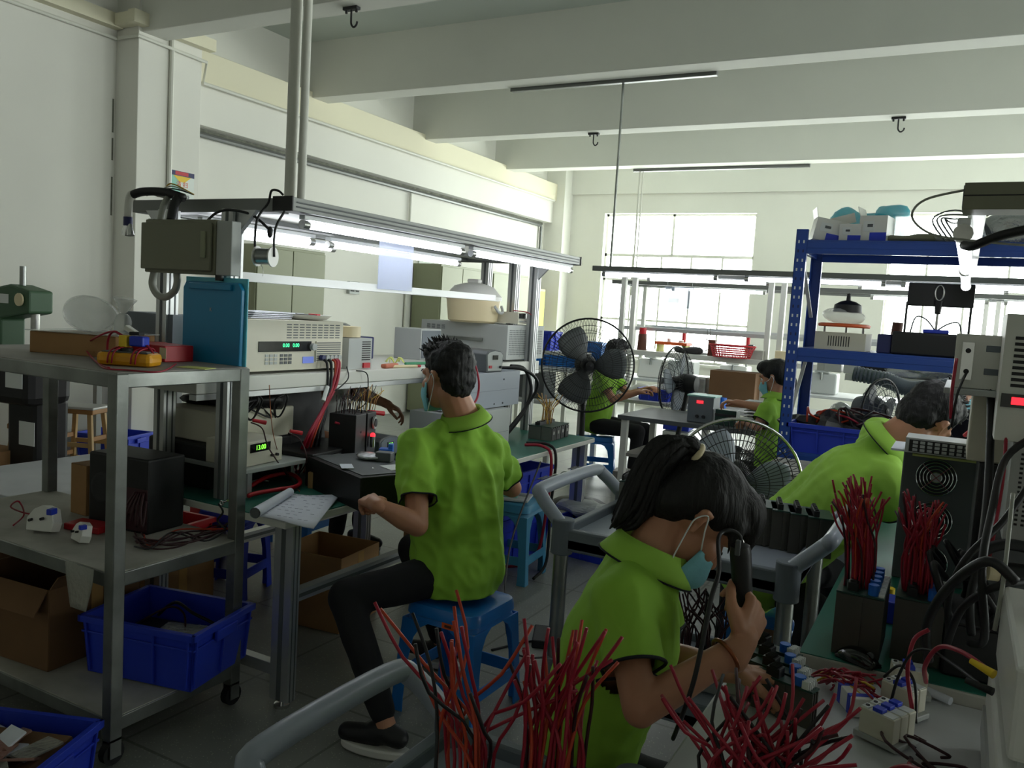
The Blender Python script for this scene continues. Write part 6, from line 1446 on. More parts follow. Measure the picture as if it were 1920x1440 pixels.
# heat sinks on trolley 2
G4 = 'upright heat sinks in a row on the trolley tray'
for k in range(5):
    p = yp(1400+k*34, 960+k*6, 2.92)
    heat_sink('upright_heat_sink', .08, .14, .13, (p.x, 2.94-.01*k, .801), .25, 'dark upright heat sink in the row on the trolley tray behind the woman\'s face', fins=5, group=G4, cap=0)
for k in range(4):
    heat_sink('upright_heat_sink', .035, .12, .13, (-1.08+.045*k, 2.98, .801), .1, 'slim heat sink standing on the trolley tray behind the woman\'s ponytail', fins=3, group='slim heat sinks at the left of the trolley tray', m='heatsink_light')
T = thing('wire_bundle', 'dark wires rising from silver connectors on the lower trolley tray', 'wires', (-.66, 2.72, .33)); part('connector', MB('steel_bright').box((0, 0, .03), (.2, .12, .06)).box((.03, 0, .075), (.05, .05, .04)), T, bev=.003)
wires_from(T, (0, 0, .06), 34, .30, 0, .14, ['wire_dark', 'wire_dark', 'wire_black'], rad=.0032, seed=61, area=(.1, .05))
solo('maroon_box', MB('brown').box((0, 0, .1), (.12, .12, .2)), 'maroon box on the lower tray of the trolley', 'box', loc=(-.48, 2.8, .321), bev=.004)
carton(.34, .3, .3, (-.1, 3.3, 0), .1, 'cardboard box on the floor between the trolley and the green bench', closed=True)
solo('blue_bin', MB('stool_blue').box((0, 0, .06), (.3, .3, .12)), 'light blue bin on top of the cardboard box beyond the trolley', 'bin', loc=(-.1, 3.3, .301), bev=.01)
# red wired heat sinks on trolley 1
for i, (x, y, lb) in enumerate(((-.60, 1.03, 'heat sink with long splayed red wires at the bottom edge, left of the pair'), (-.50, 1.12, 'heat sink with long upright red wires at the bottom edge, right of the pair'))):
    t = heat_sink('circuit_heat_sink', .11, .10, .10, (x, y, .651), .1, lb, fins=8)
    if i == 0:
        wires_from(t, (0, 0, .1), 22, .33, 0, .16, ['wire_red']*4+['wire_orange', 'wire_orange', 'wire_black'], lean=(-.03, .06), rad=.003, seed=70, area=(.04, .04), maxh=.35)
    else:
        wires_from(t, (0, 0, .1), 34, .34, 0, .09, ['wire_red']*5+['wire_orange', 'wire_dark'], lean=(.02, .02), rad=.003, seed=71, area=(.045, .04), maxh=.4)
# ================================================================ PEOPLE
def blob(shapes, voxel, it=4, disp=None, cuts=(), lam=.5):
    """one continuous surface grown over overlapping rounded limbs; returns (mesh, boundary loops)"""
    mb = MB('skin')
    for s in shapes:
        if s[0] == 'c': mb.cap(s[1], s[2], s[3], s[4] if len(s) > 4 else None)
        else: mb.ell(s[1], s[2], rot=s[3] if len(s) > 3 else None, n=18, k=12)
    me = mb.mesh('tmp'); fixn(me); o = bpy.data.objects.new('tmp', me); COL.objects.link(o)
    r = o.modifiers.new('r', 'REMESH'); r.mode = 'VOXEL'; r.voxel_size = voxel; r.adaptivity = 0
    dg = bpy.context.evaluated_depsgraph_get(); m2 = bpy.data.meshes.new_from_object(o.evaluated_get(dg))
    bpy.data.objects.remove(o)
    bm = bmesh.new(); bm.from_mesh(m2)
    for _ in range(it): bmesh.ops.smooth_vert(bm, verts=bm.verts, factor=lam, use_axis_x=True, use_axis_y=True, use_axis_z=True)
    bm.normal_update()
    if disp:
        ds = [disp(v.co, v.normal) for v in bm.verts]
        for v, d in zip(bm.verts, ds): v.co += v.normal*d
        for _ in range(1): bmesh.ops.smooth_vert(bm, verts=bm.verts, factor=.3, use_axis_x=True, use_axis_y=True, use_axis_z=True)
    loops = []
    for c, d, rad in cuts:
        c = V(c); d = V(d).normalized()
        fs = [f for f in bm.faces if (f.calc_center_median()-c).length < rad]
        es = {e for f in fs for e in f.edges}; vs = {v for f in fs for v in f.verts}
        res = bmesh.ops.bisect_plane(bm, geom=list(fs)+list(es)+list(vs), plane_co=c, plane_no=d, dist=1e-5)
        cutv = [g for g in res['geom_cut'] if isinstance(g, bmesh.types.BMVert)]
        cand = {f for f in bm.faces if (f.calc_center_median()-c).dot(d) > 1e-5 and (f.calc_center_median()-c).length < rad*1.3}
        ax_d = lambda f: ((f.calc_center_median()-c)-d*(f.calc_center_median()-c).dot(d)).length
        seeds = sorted([f for f in cand if (f.calc_center_median()-c).dot(d) > rad*.2], key=ax_d)[:6]; kill = set(seeds); st_ = list(seeds)
        while st_:
            f = st_.pop()
            for e in f.edges:
                for g_ in e.link_faces:
                    if g_ in cand and g_ not in kill and ax_d(g_) < rad*(.74 if rad < .2 else .9): kill.add(g_); st_.append(g_)
        kill = list(kill)
        bmesh.ops.delete(bm, geom=kill, context='FACES')
        # order the rim by angle
        x, y, _ = frame_of(d); cv = [v.co.copy() for v in cutv if v.is_valid and v.is_boundary]
        cc = sum(cv, V())/max(1, len(cv)) if cv else c
        cv.sort(key=lambda p: math.atan2((p-cc).dot(y), (p-cc).dot(x))); loops.append(cv)
    m3 = bpy.data.meshes.new('m'); bm.to_mesh(m3); bm.free(); return m3, loops
def setmat(me, m): me.materials.clear(); me.materials.append(MT[m]); me.polygons.foreach_set('material_index', [0]*len(me.polygons)); me.polygons.foreach_set('use_smooth', [True]*len(me.polygons)); return me
def mput(name, me, parent, m, solid=0):
    setmat(me, m); me.name = name; o = bpy.data.objects.new(name, me); COL.objects.link(o); o.parent = parent
    r = parent
    while r.parent: r = r.parent
    o.matrix_parent_inverse = Matrix.Translation(-r.location) if parent is r else Matrix.Identity(4)
    if solid: q = o.modifiers.new('s', 'SOLIDIFY'); q.thickness = solid; q.offset = -1
    return o
def hand_shapes(wr, fd, pn, side, curl=(.6, .7, .75, .8), thumb=.5, s=1.0):
    """palm, four unequal bent fingers and a thumb leaving the side of the palm; fd finger direction, pn palm normal, side = towards thumb"""
    fd = V(fd).normalized(); pn = V(pn); pn = (pn-fd*pn.dot(fd)).normalized(); sd = V(side); sd = (sd-fd*sd.dot(fd)-pn*sd.dot(pn)).normalized()
    wr = V(wr); S = []
    S.append(('c', wr-fd*.03*s, wr+fd*.02*s, .026*s, .027*s))
    for k, (o, L) in enumerate(((.027, .088), (.009, .09), (-.009, .086), (-.026, .078))):
        kn = wr+(fd*L+sd*o)*s; S.append(('c', wr+sd*o*.6*s+fd*.015*s, kn, .0155*s, .0115*s))
        ang = 0; p = kn; d = fd
        for j, (l, r) in enumerate(((.042, .0098), (.026, .009), (.02, .0082))):
            l *= (1, 1.08, 1.0, .82)[k]; ang += curl[k]*(.9, 1.1, .8)[j]
            d = fd*math.cos(ang)+pn*math.sin(ang); q = p+(d*l+sd*(.001*(1.5-k)))*s
            S.append(('c', p, q, r*s, r*.92*s)); p = q
    p = wr+(fd*.022+sd*.026)*s; q = p+(fd*.035+sd*.026+pn*.02)*s; S.append(('c', p, q, .016*s, .0125*s))
    r_ = q+(fd*.03+sd*(.012-.02*thumb)+pn*.026*thumb)*s; S.append(('c', q, r_, .0115*s, .0105*s))
    t_ = r_+(fd*.022-sd*.012*thumb+pn*.02*thumb)*s; S.append(('c', r_, t_, .0105*s, .0092*s))
    return S
def head_local(M):
    P = lambda x, y, z: M @ V((x, y, z)); R = M.to_3x3(); k = R.col[0].length; Rn = R.normalized() if False else (R*(1/k))
    S = [('e', P(-.012, 0, .03), (.094*k, .074*k, .088*k), Rn), ('e', P(.032, 0, -.03), (.058*k, .057*k, .082*k), Rn), ('e', P(.045, 0, -.088), (.036*k, .042*k, .028*k), Rn),
         ('c', P(.086, 0, .0), P(.104, 0, -.036), .0085*k, .012*k), ('c', P(.095, .009, -.04), P(.095, -.009, -.04), .008*k), ('c', P(.074, -.035, .018), P(.074, .035, .018), .013*k),
         ('c', P(.083, -.02, -.072), P(.083, .02, -.072), .008*k), ('e', P(.058, .04, -.028), (.024*k, .02*k, .024*k), Rn), ('e', P(.058, -.04, -.028), (.024*k, .02*k, .024*k), Rn)]
    for s in (-1, 1):
        S += [('c', P(-.012, s*.074, .012), P(-.006, s*.078, -.03), .0085*k, .0065*k), ('c', P(-.020, s*.08, .012), P(-.018, s*.082, -.008), .008*k, .0065*k), ('c', P(-.004, s*.076, .018), P(-.018, s*.082, .016), .007*k)]
    return S
def person(nm_label, J, hf, hu, hs=1.0, voxel=.006, shirt='shirt', hair='short', mask='on', female=False, fold=.006, sv=.009, hands=None, piping=True, bulk=1.0, legs=True, seed=1, shoes=True, sleeve=.62, collar=True, headdetail=True, af=1.0, shut=False):
    T = thing('person', nm_label, 'person', (J['pel'].x, J['pel'].y, 0))
    hf = V(hf).normalized(); hu = V(hu); hu = (hu-hf*hu.dot(hf)).normalized(); hl = hu.cross(hf)
    M = Matrix((hf*hs, hl*hs, hu*hs)).transposed().to_4x4(); M.translation = J['head']
    P = lambda x, y, z: M @ V((x, y, z))
    sp = J['chest']-J['pel']; up = sp.normalized(); across = (J['shR']-J['shL']).normalized(); b = bulk
    Rt = Matrix((across, up.cross(across), up)).transposed()
    S = head_local(M)
    S += [('c', P(-.025, 0, -.06), J['neck'], .050*hs*b, .056*hs*b)]
    S += [('e', J['chest'], (.135*b, .09*b, .15), Rt), ('e', J['pel']+up*.06, (.11*b, .075*b, .11), Rt), ('c', J['neck'], J['chest'], .055, .09)]
    for s in 'LR':
        S += [('c', J['sh'+s], J['el'+s], .044*b*af, .037*b*af), ('c', J['el'+s], J['el'+s].lerp(J['wr'+s], .35), .036*b*af, .037*b*af), ('c', J['el'+s].lerp(J['wr'+s], .35), J['wr'+s], .037*b*af, .024), ('c', J['neck']-up*.02, J['sh'+s]-up*.01, .03, .036)]
        h = (hands or {}).get(s)
        fd = (J['wr'+s]-J['el'+s]).normalized()
        if h: S += hand_shapes(J['wr'+s], *h)
        else: S += hand_shapes(J['wr'+s], fd, V((0, 0, -1)), up.cross(fd) if s == 'L' else fd.cross(up))
        if legs: S += [('c', J['hip'+s], J['kn'+s], .062, .046), ('c', J['kn'+s], J['an'+s], .045, .032), ('c', J['an'+s], J['to'+s], .03, .025)]
    me, _ = blob(S, voxel, 3)
    body = mput('body', me, T, 'skin')
    # shirt
    def folds(p, n):
        q = Matrix(((1, 0, 0), (0, 1, 0), (.35, .2, .3))) @ (p*9+V((seed, 0, 0))); a = 1-abs(noise.noise(q)); c2 = 1-abs(noise.noise(p*17+V((seed*2., 5, 0)) + V((0, 0, p.x*9))))
        return fold*((a-.75)*2.2+(c2-.8)*1.1)
    m = .02
    W = [('e', J['chest'], (.165*b, .115*b, .17), Rt), ('e', J['chest'].lerp(J['pel'], .55), (.155*b, .115*b, .16), Rt), ('e', J['pel']+up*.03, (.165*b, .125*b, .15), Rt), ('c', J['neck']-up*.012, J['chest'], .078, .118)]
    for o_ in (-.05, .05): W.append(('c', J['pel']+across*o_*b+up*.02, J['chest']+across*o_*b, .118*b, .112*b))
    W.append(('c', J['pel'], J['pel']-up*.14, .135*b, .13*b))
    nax = ((P(-.02, 0, -.07)-J['neck']).normalized()+up*.8).normalized()
    W.append(('c', J['neck']-nax*.03, J['neck']+nax*.05, .068, .06))
    cuts = [(J['neck']+nax*.012, nax, .10), (J['pel']-up*.07, -up, .30)]
    for s in 'LR':
        W += [('c', J['neck']-up*.025, J['sh'+s], .052, .064*b), ('c', J['sh'+s], J['chest'], .062, .08)]
        e = J['sh'+s].lerp(J['el'+s], sleeve+.16); c = J['sh'+s].lerp(J['el'+s], sleeve)
        W += [('c', J['sh'+s], e, .066*b, .064*b)]; cuts.append((c, J['el'+s]-J['sh'+s], .115))
    me, loops = blob(W, sv, 5, folds, cuts)
    sh = mput('shirt', me, T, shirt, solid=.003)
    if piping:
        for lp in loops[2:]:
            if len(lp) > 8: q = part('sleeve_piping', MB('piping').tube(lp, .0035, n=6, sm=0, closed=True), sh, smooth='all'); q.matrix_parent_inverse = Matrix.Identity(4)
    if collar:
        ax = nax; fx = (hf-ax*hf.dot(ax)).normalized(); fy = ax.cross(fx); cb = J['neck']+ax*.004; g = []
        for r_, h_ in ((.062, -.012), (.060, .034), (.066, .038), (.083, .004), (.091, -.012)):
            row = []
            for k in range(29):
                a = .28+(2*PI-.56)*k/28; fr = abs(a-PI)/PI
                row.append(cb+(fx*math.cos(a)*(1.15)+fy*math.sin(a))*r_*b+ax*(h_-(.028*max(0, fr-.45)*(1 if h_ < .01 else .4)))+fx*(.012*max(0, fr-.5) if h_ < .01 else 0))
            g.append(row)
        q = part('collar', MB(shirt if shirt != 'shirt' else 'shirt_b').sheet(g), sh, smooth='all', solid=.003); q.matrix_parent_inverse = Matrix.Identity(4)
        e = part('collar_piping', MB('piping').tube(g[-1], .0022, n=5, sm=0), sh, smooth='all'); e.matrix_parent_inverse = Matrix.Identity(4)
    if legs:
        W = [('e', J['pel']+V((0, 0, .02)), (.140*b, .100*b, .10), Rt)]
        for s in 'LR': W += [('c', J['hip'+s]+V((0, 0, .005)), J['kn'+s], .084, .068), ('c', J['kn'+s], J['an'+s].lerp(J['kn'+s], .12), .066, .05)]
        me, _ = blob(W, .012, 4, lambda p, n: .004*noise.noise(p*14)); mput('trousers', me, T, 'trousers')
        if shoes:
            for s in 'LR':
                d = (J['to'+s]-J['an'+s]); d.z = 0; d.normalize(); a = J['an'+s]; z0 = J['to'+s].z
                hl_ = V((a.x, a.y, z0))-d*.045; tp = hl_+d*.20
                me, _ = blob([('c', hl_+V((0, 0, .035)), hl_+d*.09+V((0, 0, .045)), .036, .036), ('c', hl_+d*.08+V((0, 0, .03)), tp+V((0, 0, .016)), .038, .034), ('c', a+V((0, 0, -.02)), hl_+d*.04+V((0, 0, .05)), .04, .04)], .008, 3)
                so = mput('shoe', me, T, 'black')
                y_ = V((0, 0, 1)).cross(d); out = []
                for k in range(24):
                    t = 2*PI*k/24; xx = math.cos(t)*.135; yy = math.sin(t)*(.047+.006*math.cos(t)); out.append(hl_+d*(.085+xx)+y_*yy)
                out2 = MB('sole'); nb = len(out); vs = [V((p.x, p.y, z0-.032)) for p in out]+[V((p.x, p.y, z0-.002)) for p in out]
                out2.add(vs, [tuple(range(nb))[::-1], tuple(range(nb, 2*nb))]+[(i, (i+1) % nb, nb+(i+1) % nb, nb+i) for i in range(nb)])
                q = part('sole', out2, so, bev=.006, smooth=True); q.matrix_parent_inverse = Matrix.Identity(4)
    # hair
    Rn = Matrix((hf, hl, hu)).transposed(); k = hs; rnd = random.Random(seed)
    if hair == 'short':
        H = [('e', P(-.022, 0, .045), (.098*k, .083*k, .086*k), Rn), ('e', P(-.055, 0, .0), (.06*k, .073*k, .085*k), Rn), ('e', P(.02, 0, .085), (.075*k, .066*k, .045*k), Rn)]
        me, _ = blob(H, .008, 2, lambda p, n: .006*noise.noise(p*60)+.004*noise.noise(p*120)); hb = MB('hair')
        for i in range(170):
            a = rnd.uniform(0, 2*PI); r = rnd.random()**.6; x = .012+.085*r*math.cos(a); y = .066*r*math.sin(a); z = .045+.078*math.sqrt(max(0, 1-(r*.92)**2))
            p0 = P(x, y, z); dr = (hu*.7+hf*rnd.uniform(-.2, .9)+hl*rnd.uniform(-.5, .5)).normalized()*rnd.uniform(.016, .032)*k
            hb.tube([p0-dr*.3, p0+dr*.5, p0+dr+hf*.006], [.005, .004, .001], n=5, sm=2)
    else:
        cap_ = [('e', P(-.020, 0, .044), (.100*k, .086*k, .086*k), Rn), ('e', P(-.06, 0, -.005), (.058*k, .072*k, .07*k), Rn), ('e', P(.045, 0, .08), (.066*k, .07*k, .05*k), Rn)]
        if hair == 'ponytail':
            cap_ += [('c', P(.075, y_/100, .075), P(.112, y_/100, .035), .024*k, .011*k) for y_ in (-4, -2, 0, 2, 4)]+[('c', P(.055, -.064, .05), P(.075, -.070, .0), .015*k, .006*k)]
        me, _ = blob(cap_, .008, 3, lambda p, n: .004*noise.noise(V((p.x*50, p.y*50, p.z*14)))); hb = MB('hair')
        if hair == 'ponytail':
            tb = J['tail']
            for i in range(70):
                o1 = V((rnd.uniform(-1, 1), rnd.uniform(-1, 1), rnd.uniform(-1, 1)))*.010; o2 = V((rnd.uniform(-1, 1), rnd.uniform(-1, 1), rnd.uniform(-1, 1)))*.024
                hb.tube([tb[0]+o1*.4, tb[1]+o1, tb[2]+o2*.8, tb[3]+o2, tb[4]+o2*1.3, tb[5]+o2*.7], [.005, .009, .011, .010, .007, .0015], n=5, sm=4)
        elif hair == 'bun':
            hb.ell(P(-.11, 0, .02), (.035*k, .035*k, .035*k), n=14, k=10); hb.tube([P(-.11, 0, .0), P(-.13, 0, -.05), P(-.12, 0, -.12)], [.025, .02, .004], n=8)
    ho_ = mput('hair', me, T, 'hair')
    if hb.v: q = part('hair_strands', hb, ho_, smooth='all'); q.matrix_parent_inverse = Matrix.Identity(4)
    if hair == 'ponytail':
        q = part('hair_band', MB('cream').tube([J['tail'][0].lerp(J['tail'][1], .35)+((CR*.6+CU*.8)*math.cos(2*PI*i/14)*.02+CF*math.sin(2*PI*i/14)*.02) for i in range(14)], .007, sm=0, closed=True), ho_, smooth='all'); q.matrix_parent_inverse = Matrix.Identity(4)
    if headdetail:
        for s in (-1, 1):
            if shut: part('eyelid', MB('hair').tube([P(.084, s*.02, -.004), P(.0875, s*.031, -.008), P(.08, s*.045, -.005)], [.0012, .002, .001], n=5), body, smooth='all').matrix_parent_inverse = Matrix.Identity(4)
            else: part('eye', MB('label').ell(P(.076, s*.031, -.002), .0105*k, n=10, k=8).ell(P(.0848, s*.031, -.002), .0048*k, 'eye', n=8, k=6), body, smooth='all').matrix_parent_inverse = Matrix.Identity(4)
            part('eyebrow', MB('hair').tube([P(.088, s*.015, .02), P(.091, s*.032, .026), P(.08, s*.05, .02)], [.002, .003, .0015], n=5), body, smooth='all').matrix_parent_inverse = Matrix.Identity(4)
        part('lips', MB('lips').ell(P(.088, 0, -.072), (.006*k, .022*k, .007*k), rot=Rn, n=12, k=8), body, smooth='all').matrix_parent_inverse = Matrix.Identity(4)
    if mask:
        dz = 0 if mask == 'on' else -.016; g = []
        for i in range(9):
            t = i/8; row = []
            for j in range(17):
                a = math.radians(-78+156*j/16); z = -.022-.10*t+dz+.012*math.cos(a)*(.5-t); bul = .018*math.exp(-(t-.35)**2/.08)*math.cos(a)**3
                rx = (.070+bul+.012*(1-abs(2*t-1))); ry = .062+.004*(1-abs(2*t-1)); row.append(P(.026+rx*math.cos(a)+(0 if mask == 'on' else .002), ry*math.sin(a)*1.02, z+.0025*math.sin(t*PI*6)*0))
            g.append(row)
        mk = part('face_mask', MB('mask').sheet(g), T, smooth='all', solid=.002, world=True)
        for s in (-1, 1):
            c0 = g[0][16 if s > 0 else 0]; c1 = g[8][16 if s > 0 else 0]
            q = part('ear_loop', MB('mask_white').tube([c0, P(.01, s*.080, -.01), P(-.012, s*.088, .012), P(-.024, s*.088, -.01), P(-.012, s*.082, -.04), c1], .0016, n=5), mk, smooth='all'); q.matrix_parent_inverse = Matrix.Identity(4)
    return T
def mirrorside(): pass
# ---- man on the blue stool
SX, SY = -1.61, 2.685
plastic_stool((SX, SY, 0), -.02, 'bright blue plastic stool the short-haired man sits on', h=.435, w=.37, sticker=True)
J = dict(pel=V((-1.64, 2.69, .52)), chest=V((-1.675, 2.705, .90)), neck=V((-1.67, 2.72, 1.115)), head=dp(838, 705, 3.17),
         shL=V((-1.79, 2.575, 1.01)), shR=V((-1.61, 2.81, 1.01)), elL=dp(782, 985, 2.96), wrL=dp(703, 945, 2.88), elR=V((-1.62, 3.06, .80)), wrR=V((-1.85, 3.02, .86)),
         hipL=V((-1.68, 2.60, .52)), hipR=V((-1.68, 2.80, .52)), knL=dp(648, 1120, 3.02), knR=V((-2.02, 2.92, .49)), anL=dp(730, 1290, 2.83), anR=V((-1.84, 2.93, .10)), toL=V((0, 0, 0)), toR=V((-2.0, 2.93, .04)))
J['anL'].z = .10; J['toL'] = J['anL']+V((-.12, -.02, -.065)); J['toR'].z = .035
person('man with short dark hair in green polo, seen from behind, seated at the workbench', J, (-.97, .22, -.10), (-.1, 0, 1), hs=1.07, voxel=.0045, seed=3, fold=.014, bulk=1.12, sleeve=.70, headdetail=True,
       hands={'L': ((-.8, .5, .0), (.0, .35, -1), (.1, .9, .3), (1.15, 1.2, 1.2, 1.2), 1.0, 1.0)})
# ---- woman bent over the table in the foreground
w0 = 1.70
HF = (CR*.60+CF*.08-CU*.78).normalized(); HU = (CR*.80+CU*.58)
J = dict(pel=V((-.66, 1.60, .50)), chest=dp(1165, 1200, 1.68), neck=dp(1212, 1050, 1.69), head=dp(1303, 966, 1.70),
         shR=dp(1165, 1135, 1.57), shL=dp(1215, 1110, 1.88), elR=dp(1200, 1330, 1.46), wrR=dp(1388, 1212, 1.53), elL=dp(1250, 1228, 1.86), wrL=dp(1368, 1258, 1.74),
         hipL=V((-.60, 1.70, .50)), hipR=V((-.60, 1.52, .50)), knL=V((-.18, 1.72, .50)), knR=V((-.16, 1.50, .50)), anL=V((-.2, 1.72, .10)), anR=V((-.18, 1.5, .10)), toL=V((-.06, 1.72, .035)), toR=V((-.05, 1.5, .035)))
J['tail'] = [dp(1312, 862, 1.68), dp(1292, 834, 1.67), dp(1252, 842, 1.67), dp(1218, 886, 1.68), dp(1196, 945, 1.69), dp(1162, 980, 1.70)]
PW = person('woman with a dark ponytail in green polo bent over the white table, mask under nose', J, HF, HU, hs=1.0, voxel=.0042, seed=8, hair='ponytail', mask='low', fold=.008, sv=.008, bulk=.97, shirt='shirt', af=.9, shut=True,
       hands={'R': (CR*.45+CU*.55+CF*.45, CF*.8-CR*.55, CU*.8-CR*.45, (.95, 1.15, 1.2, 1.2), .5, .98), 'L': (CR*.9-CU*.1, -CU*.8-CR*.3, -CF*.9+CU*.2, (.9, 1.0, 1.0, 1.0), .9, .95)})
plastic_stool((-.66, 1.60, 0), .1, 'blue plastic stool under the woman with the ponytail', h=.41, w=.32)
wr = J['wrR']; fd = (wr-J['elR']).normalized(); x_, y_, _ = frame_of(fd)
solo('bangle', MB('copper').tube([wr-fd*.035+(x_*math.cos(2*PI*i/24)*.034+y_*math.sin(2*PI*i/24)*.031) for i in range(24)], .004, sm=0, closed=True), 'bronze bangle round the wrist of the woman with the ponytail', 'bangle', smooth='all')
_fd = (CR*.45+CU*.55+CF*.45).normalized(); _pn = (CF*.8-CR*.55); _pn = (_pn-_fd*_pn.dot(_fd)).normalized(); _sd = (CU*.8-CR*.45); _sd = (_sd-_fd*_sd.dot(_fd)-_pn*_sd.dot(_pn)).normalized()
gc = J['wrR']+_fd*.082+_pn*.030; dax = (_sd*.25+CU*1.0+CR*.05).normalized(); a, b = gc+dax*.125, gc-dax*.095; ax = (b-a).normalized()
T = thing('electric_screwdriver', 'black electric screwdriver held upright in the ponytailed woman\'s fist', 'screwdriver', a)
part('body', MB('black').lathe([(.012, -.004), (.0185, 0), (.0205, .015), (.019, .07), (.019, .12), (.014, .15), (.010, .17)], (0, 0, 0), ax, n=20), T, smooth=True)
part('bit', MB('steel').cyl(ax*.17, (b-a), .003), T); part('switch', MB('grey_dark').box((.0, -.018, -.0), (.01, .008, .03)), T, bev=.002); part('hanging_ring', MB('steel_bright').tube([V((.006*math.cos(2*PI*i/10), 0, .008+.006*math.sin(2*PI*i/10))) for i in range(10)], .001, sm=0, closed=True), T)
cable('screwdriver_cord', [a, a-ax*.02, a-ax*.03-CR*.02, a-ax*.02-CR*.045-CF*.02, dp(1348, 1070, 1.46), dp(1334, 1120, 1.44), dp(1318, 1200, 1.42), dp(1300, 1280, 1.40), dp(1278, 1345, 1.42), zp(1262, 1385, .757)], .0042, 'wire_black', 'black cord arching from the electric screwdriver down past the woman\'s forearm', n=8)
# ---- man bent over the green bench
J = dict(pel=V((-.66, 3.40, .56)), chest=dp(1592, 915, 3.12), neck=dp(1668, 835, 3.10), head=dp(1738, 788, 3.08),
         shR=dp(1655, 900, 2.98), shL=dp(1650, 820, 3.30), elR=dp(1720, 985, 2.98), wrR=dp(1800, 945, 3.1), elL=dp(1760, 900, 3.35), wrL=dp(1820, 860, 3.35),
         hipL=V((-.55, 3.58, .52)), hipR=V((-.55, 3.36, .52)), knL=V((-.42, 3.98, .45)), knR=V((-.38, 3.2, .5)), anL=V((-.42, 3.98, .10)), anR=V((-.45, 3.18, .10)), toL=V((-.3, 3.98, .035)), toR=V((-.34, 3.18, .035)))
person('man in green polo bent far over the green bench, dark hair towards the camera', J, CR*.62-CU*.62+CF*.45, CR*.75+CU*.45+CF*.1, hs=1.12, voxel=.007, seed=12, fold=.007, bulk=1.25, shirt='shirt_b', mask=None)
plastic_stool((-.62, 3.46, 0), .1, 'blue plastic stool under the bent man at the green bench', h=.41, w=.32)
# ---- far seated man behind the big fan
J = dict(pel=V((-3.05, 7.42, .50)), chest=V((-3.0, 7.42, .86)), neck=V((-2.95, 7.42, 1.06)), head=V((-2.90, 7.43, 1.21)),
         shR=V((-2.98, 7.24, .99)), shL=V((-2.98, 7.60, .99)), elR=V((-2.82, 7.22, .78)), wrR=V((-2.62, 7.32, .86)), elL=V((-2.82, 7.62, .80)), wrL=V((-2.62, 7.55, .88)),
         hipL=V((-3.0, 7.52, .50)), hipR=V((-3.0, 7.32, .50)), knL=V((-2.58, 7.5, .50)), knR=V((-2.58, 7.32, .50)), anL=V((-2.6, 7.5, .1)), anR=V((-2.62, 7.32, .1)), toL=V((-2.48, 7.5, .035)), toR=V((-2.5, 7.32, .035)))
person('seated worker in green polo and black trousers seen through the big fan', J, (.7, .7, -.3), (.2, .2, 1), voxel=.009, seed=15, fold=.006, mask=None, shirt='shirt', sv=.012)
plastic_stool((-3.05, 7.42, 0), .35, 'blue plastic stool under the worker behind the big fan', h=.41, w=.42)
# ---- woman by the blue rack
c = dp(1452, 760, 5.75); cx, cy = c.x, c.y
J = dict(pel=V((cx+.02, cy, .50)), chest=V((cx-.0, cy, .86)), neck=V((cx-.0, cy+.01, 1.06)), head=V((cx-.02, cy+.02, 1.20)),
         shL=V((cx-.02, cy-.16, .98)), shR=V((cx+.02, cy+.18, .98)), elL=dp(1420, 800, 5.6), wrL=dp(1400, 792, 5.85), elR=dp(1432, 765, 5.95), wrR=dp(1385, 756, 6.05),
         hipL=V((cx, cy-.1, .5)), hipR=V((cx, cy+.1, .5)), knL=V((cx-.4, cy-.08, .5)), knR=V((cx-.4, cy+.1, .5)), anL=V((cx-.38, cy-.08, .1)), anR=V((cx-.38, cy+.1, .1)), toL=V((cx-.5, cy-.08, .035)), toR=V((cx-.5, cy+.1, .035)))
person('seated woman in green polo and pale mask reaching to the circuit boards beside the rack', J, (-.95, .15, -.25), (-.25, 0, 1), voxel=.007, seed=18, fold=.006, hair='bun', mask='on', bulk=.9, shirt='shirt', sv=.01)
plastic_stool((cx+.02, cy, 0), .1, 'blue plastic stool under the seated woman by the rack', h=.41, w=.34)
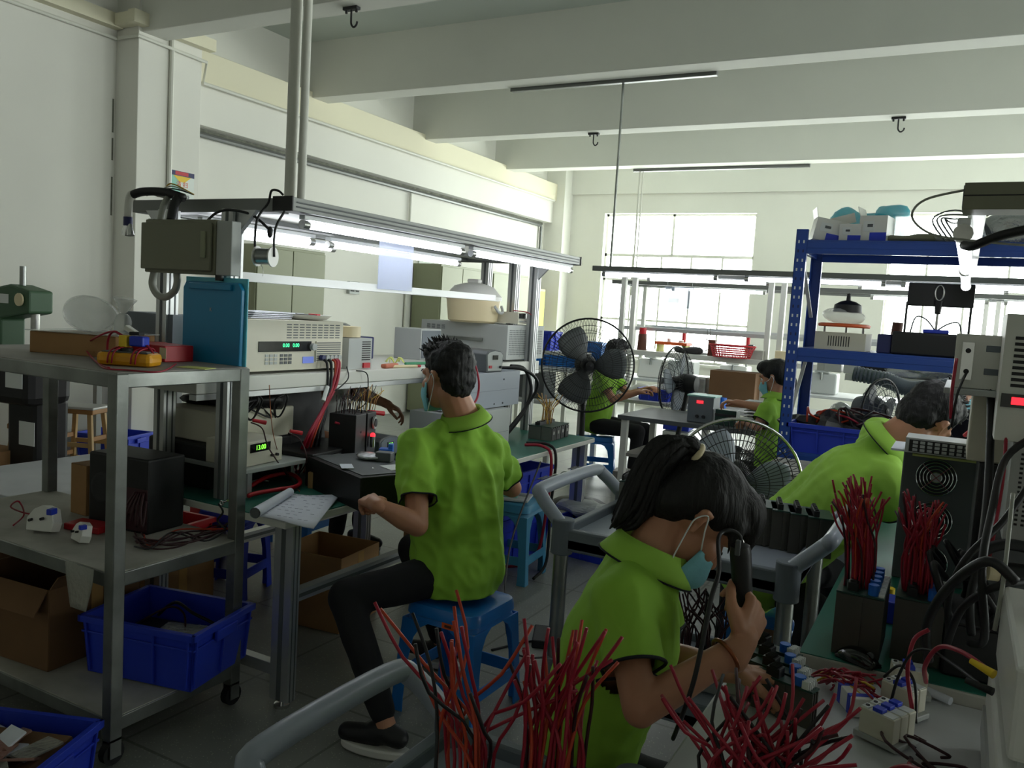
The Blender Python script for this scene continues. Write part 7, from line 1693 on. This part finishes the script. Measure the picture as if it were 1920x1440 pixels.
# ---- person in black behind the cables
c = dp(1815, 745, 5.02); cx, cy = c.x, c.y
J = dict(pel=V((cx+.04, cy+.08, .52)), chest=V((cx+.02, cy+.04, .86)), neck=V((cx, cy, 1.08)), head=V((cx-.03, cy-.02, 1.235)),
         shL=V((cx-.17, cy+.02, 1.0)), shR=V((cx+.19, cy+.02, 1.0)), elL=V((cx-.22, cy-.15, .82)), wrL=V((cx-.12, cy-.35, .88)), elR=V((cx+.24, cy-.15, .82)), wrR=V((cx+.1, cy-.35, .88)),
         hipL=V((cx-.06, cy+.08, .5)), hipR=V((cx+.12, cy+.08, .5)), knL=V((cx-.08, cy-.1, .5)), knR=V((cx+.14, cy-.1, .5)), anL=V((cx-.1, cy-.1, .1)), anR=V((cx+.14, cy-.1, .1)), toL=V((cx-.1, cy-.2, .035)), toR=V((cx+.14, cy-.2, .035)))
person('dark-haired person in a black top leaning down behind the hanging cables', J, (-.3, -.85, -.5), (0, -.3, 1), voxel=.009, seed=22, fold=.006, shirt='shirt_black', mask='on', sv=.012)
plastic_stool((cx+.04, cy+.08, 0), .1, 'blue plastic stool under the person in black', h=.41, w=.32)
# ---- person in white across the bench
J = dict(pel=V((-3.62, 3.98, .52)), chest=xp(612, 752, -3.46), neck=xp(590, 735, -3.36), head=xp(560, 745, -3.24),
         shL=xp(650, 722, -3.40), shR=xp(560, 750, -3.42), elL=xp(678, 738, -3.10), wrL=xp(722, 756, -2.86), elR=V((-3.2, 3.4, .84)), wrR=V((-3.02, 3.5, .80)),
         hipL=V((-3.6, 4.08, .5)), hipR=V((-3.6, 3.88, .5)), knL=V((-3.2, 4.09, .5)), knR=V((-3.2, 3.87, .5)), anL=V((-3.25, 4.09, .1)), anR=V((-3.25, 3.87, .1)), toL=V((-3.12, 4.09, .035)), toR=V((-3.12, 3.87, .035)))
person('worker in a white long-sleeved top across the workbench, one hand reaching under the shelf', J, (.8, -.2, -.6), (.5, 0, .8), voxel=.007, seed=25, fold=.006, shirt='shirt_white', mask=None, sleeve=.84, piping=False, collar=False, sv=.01,
       hands={'L': ((.8, .35, -.35), (.1, 0, -1), (.5, -.8, 0), (.5, .6, .7, .8), .5, 1.0)})
plastic_stool((-3.62, 3.98, 0), .1, 'blue plastic stool across the workbench under the worker in white', h=.41, w=.32)
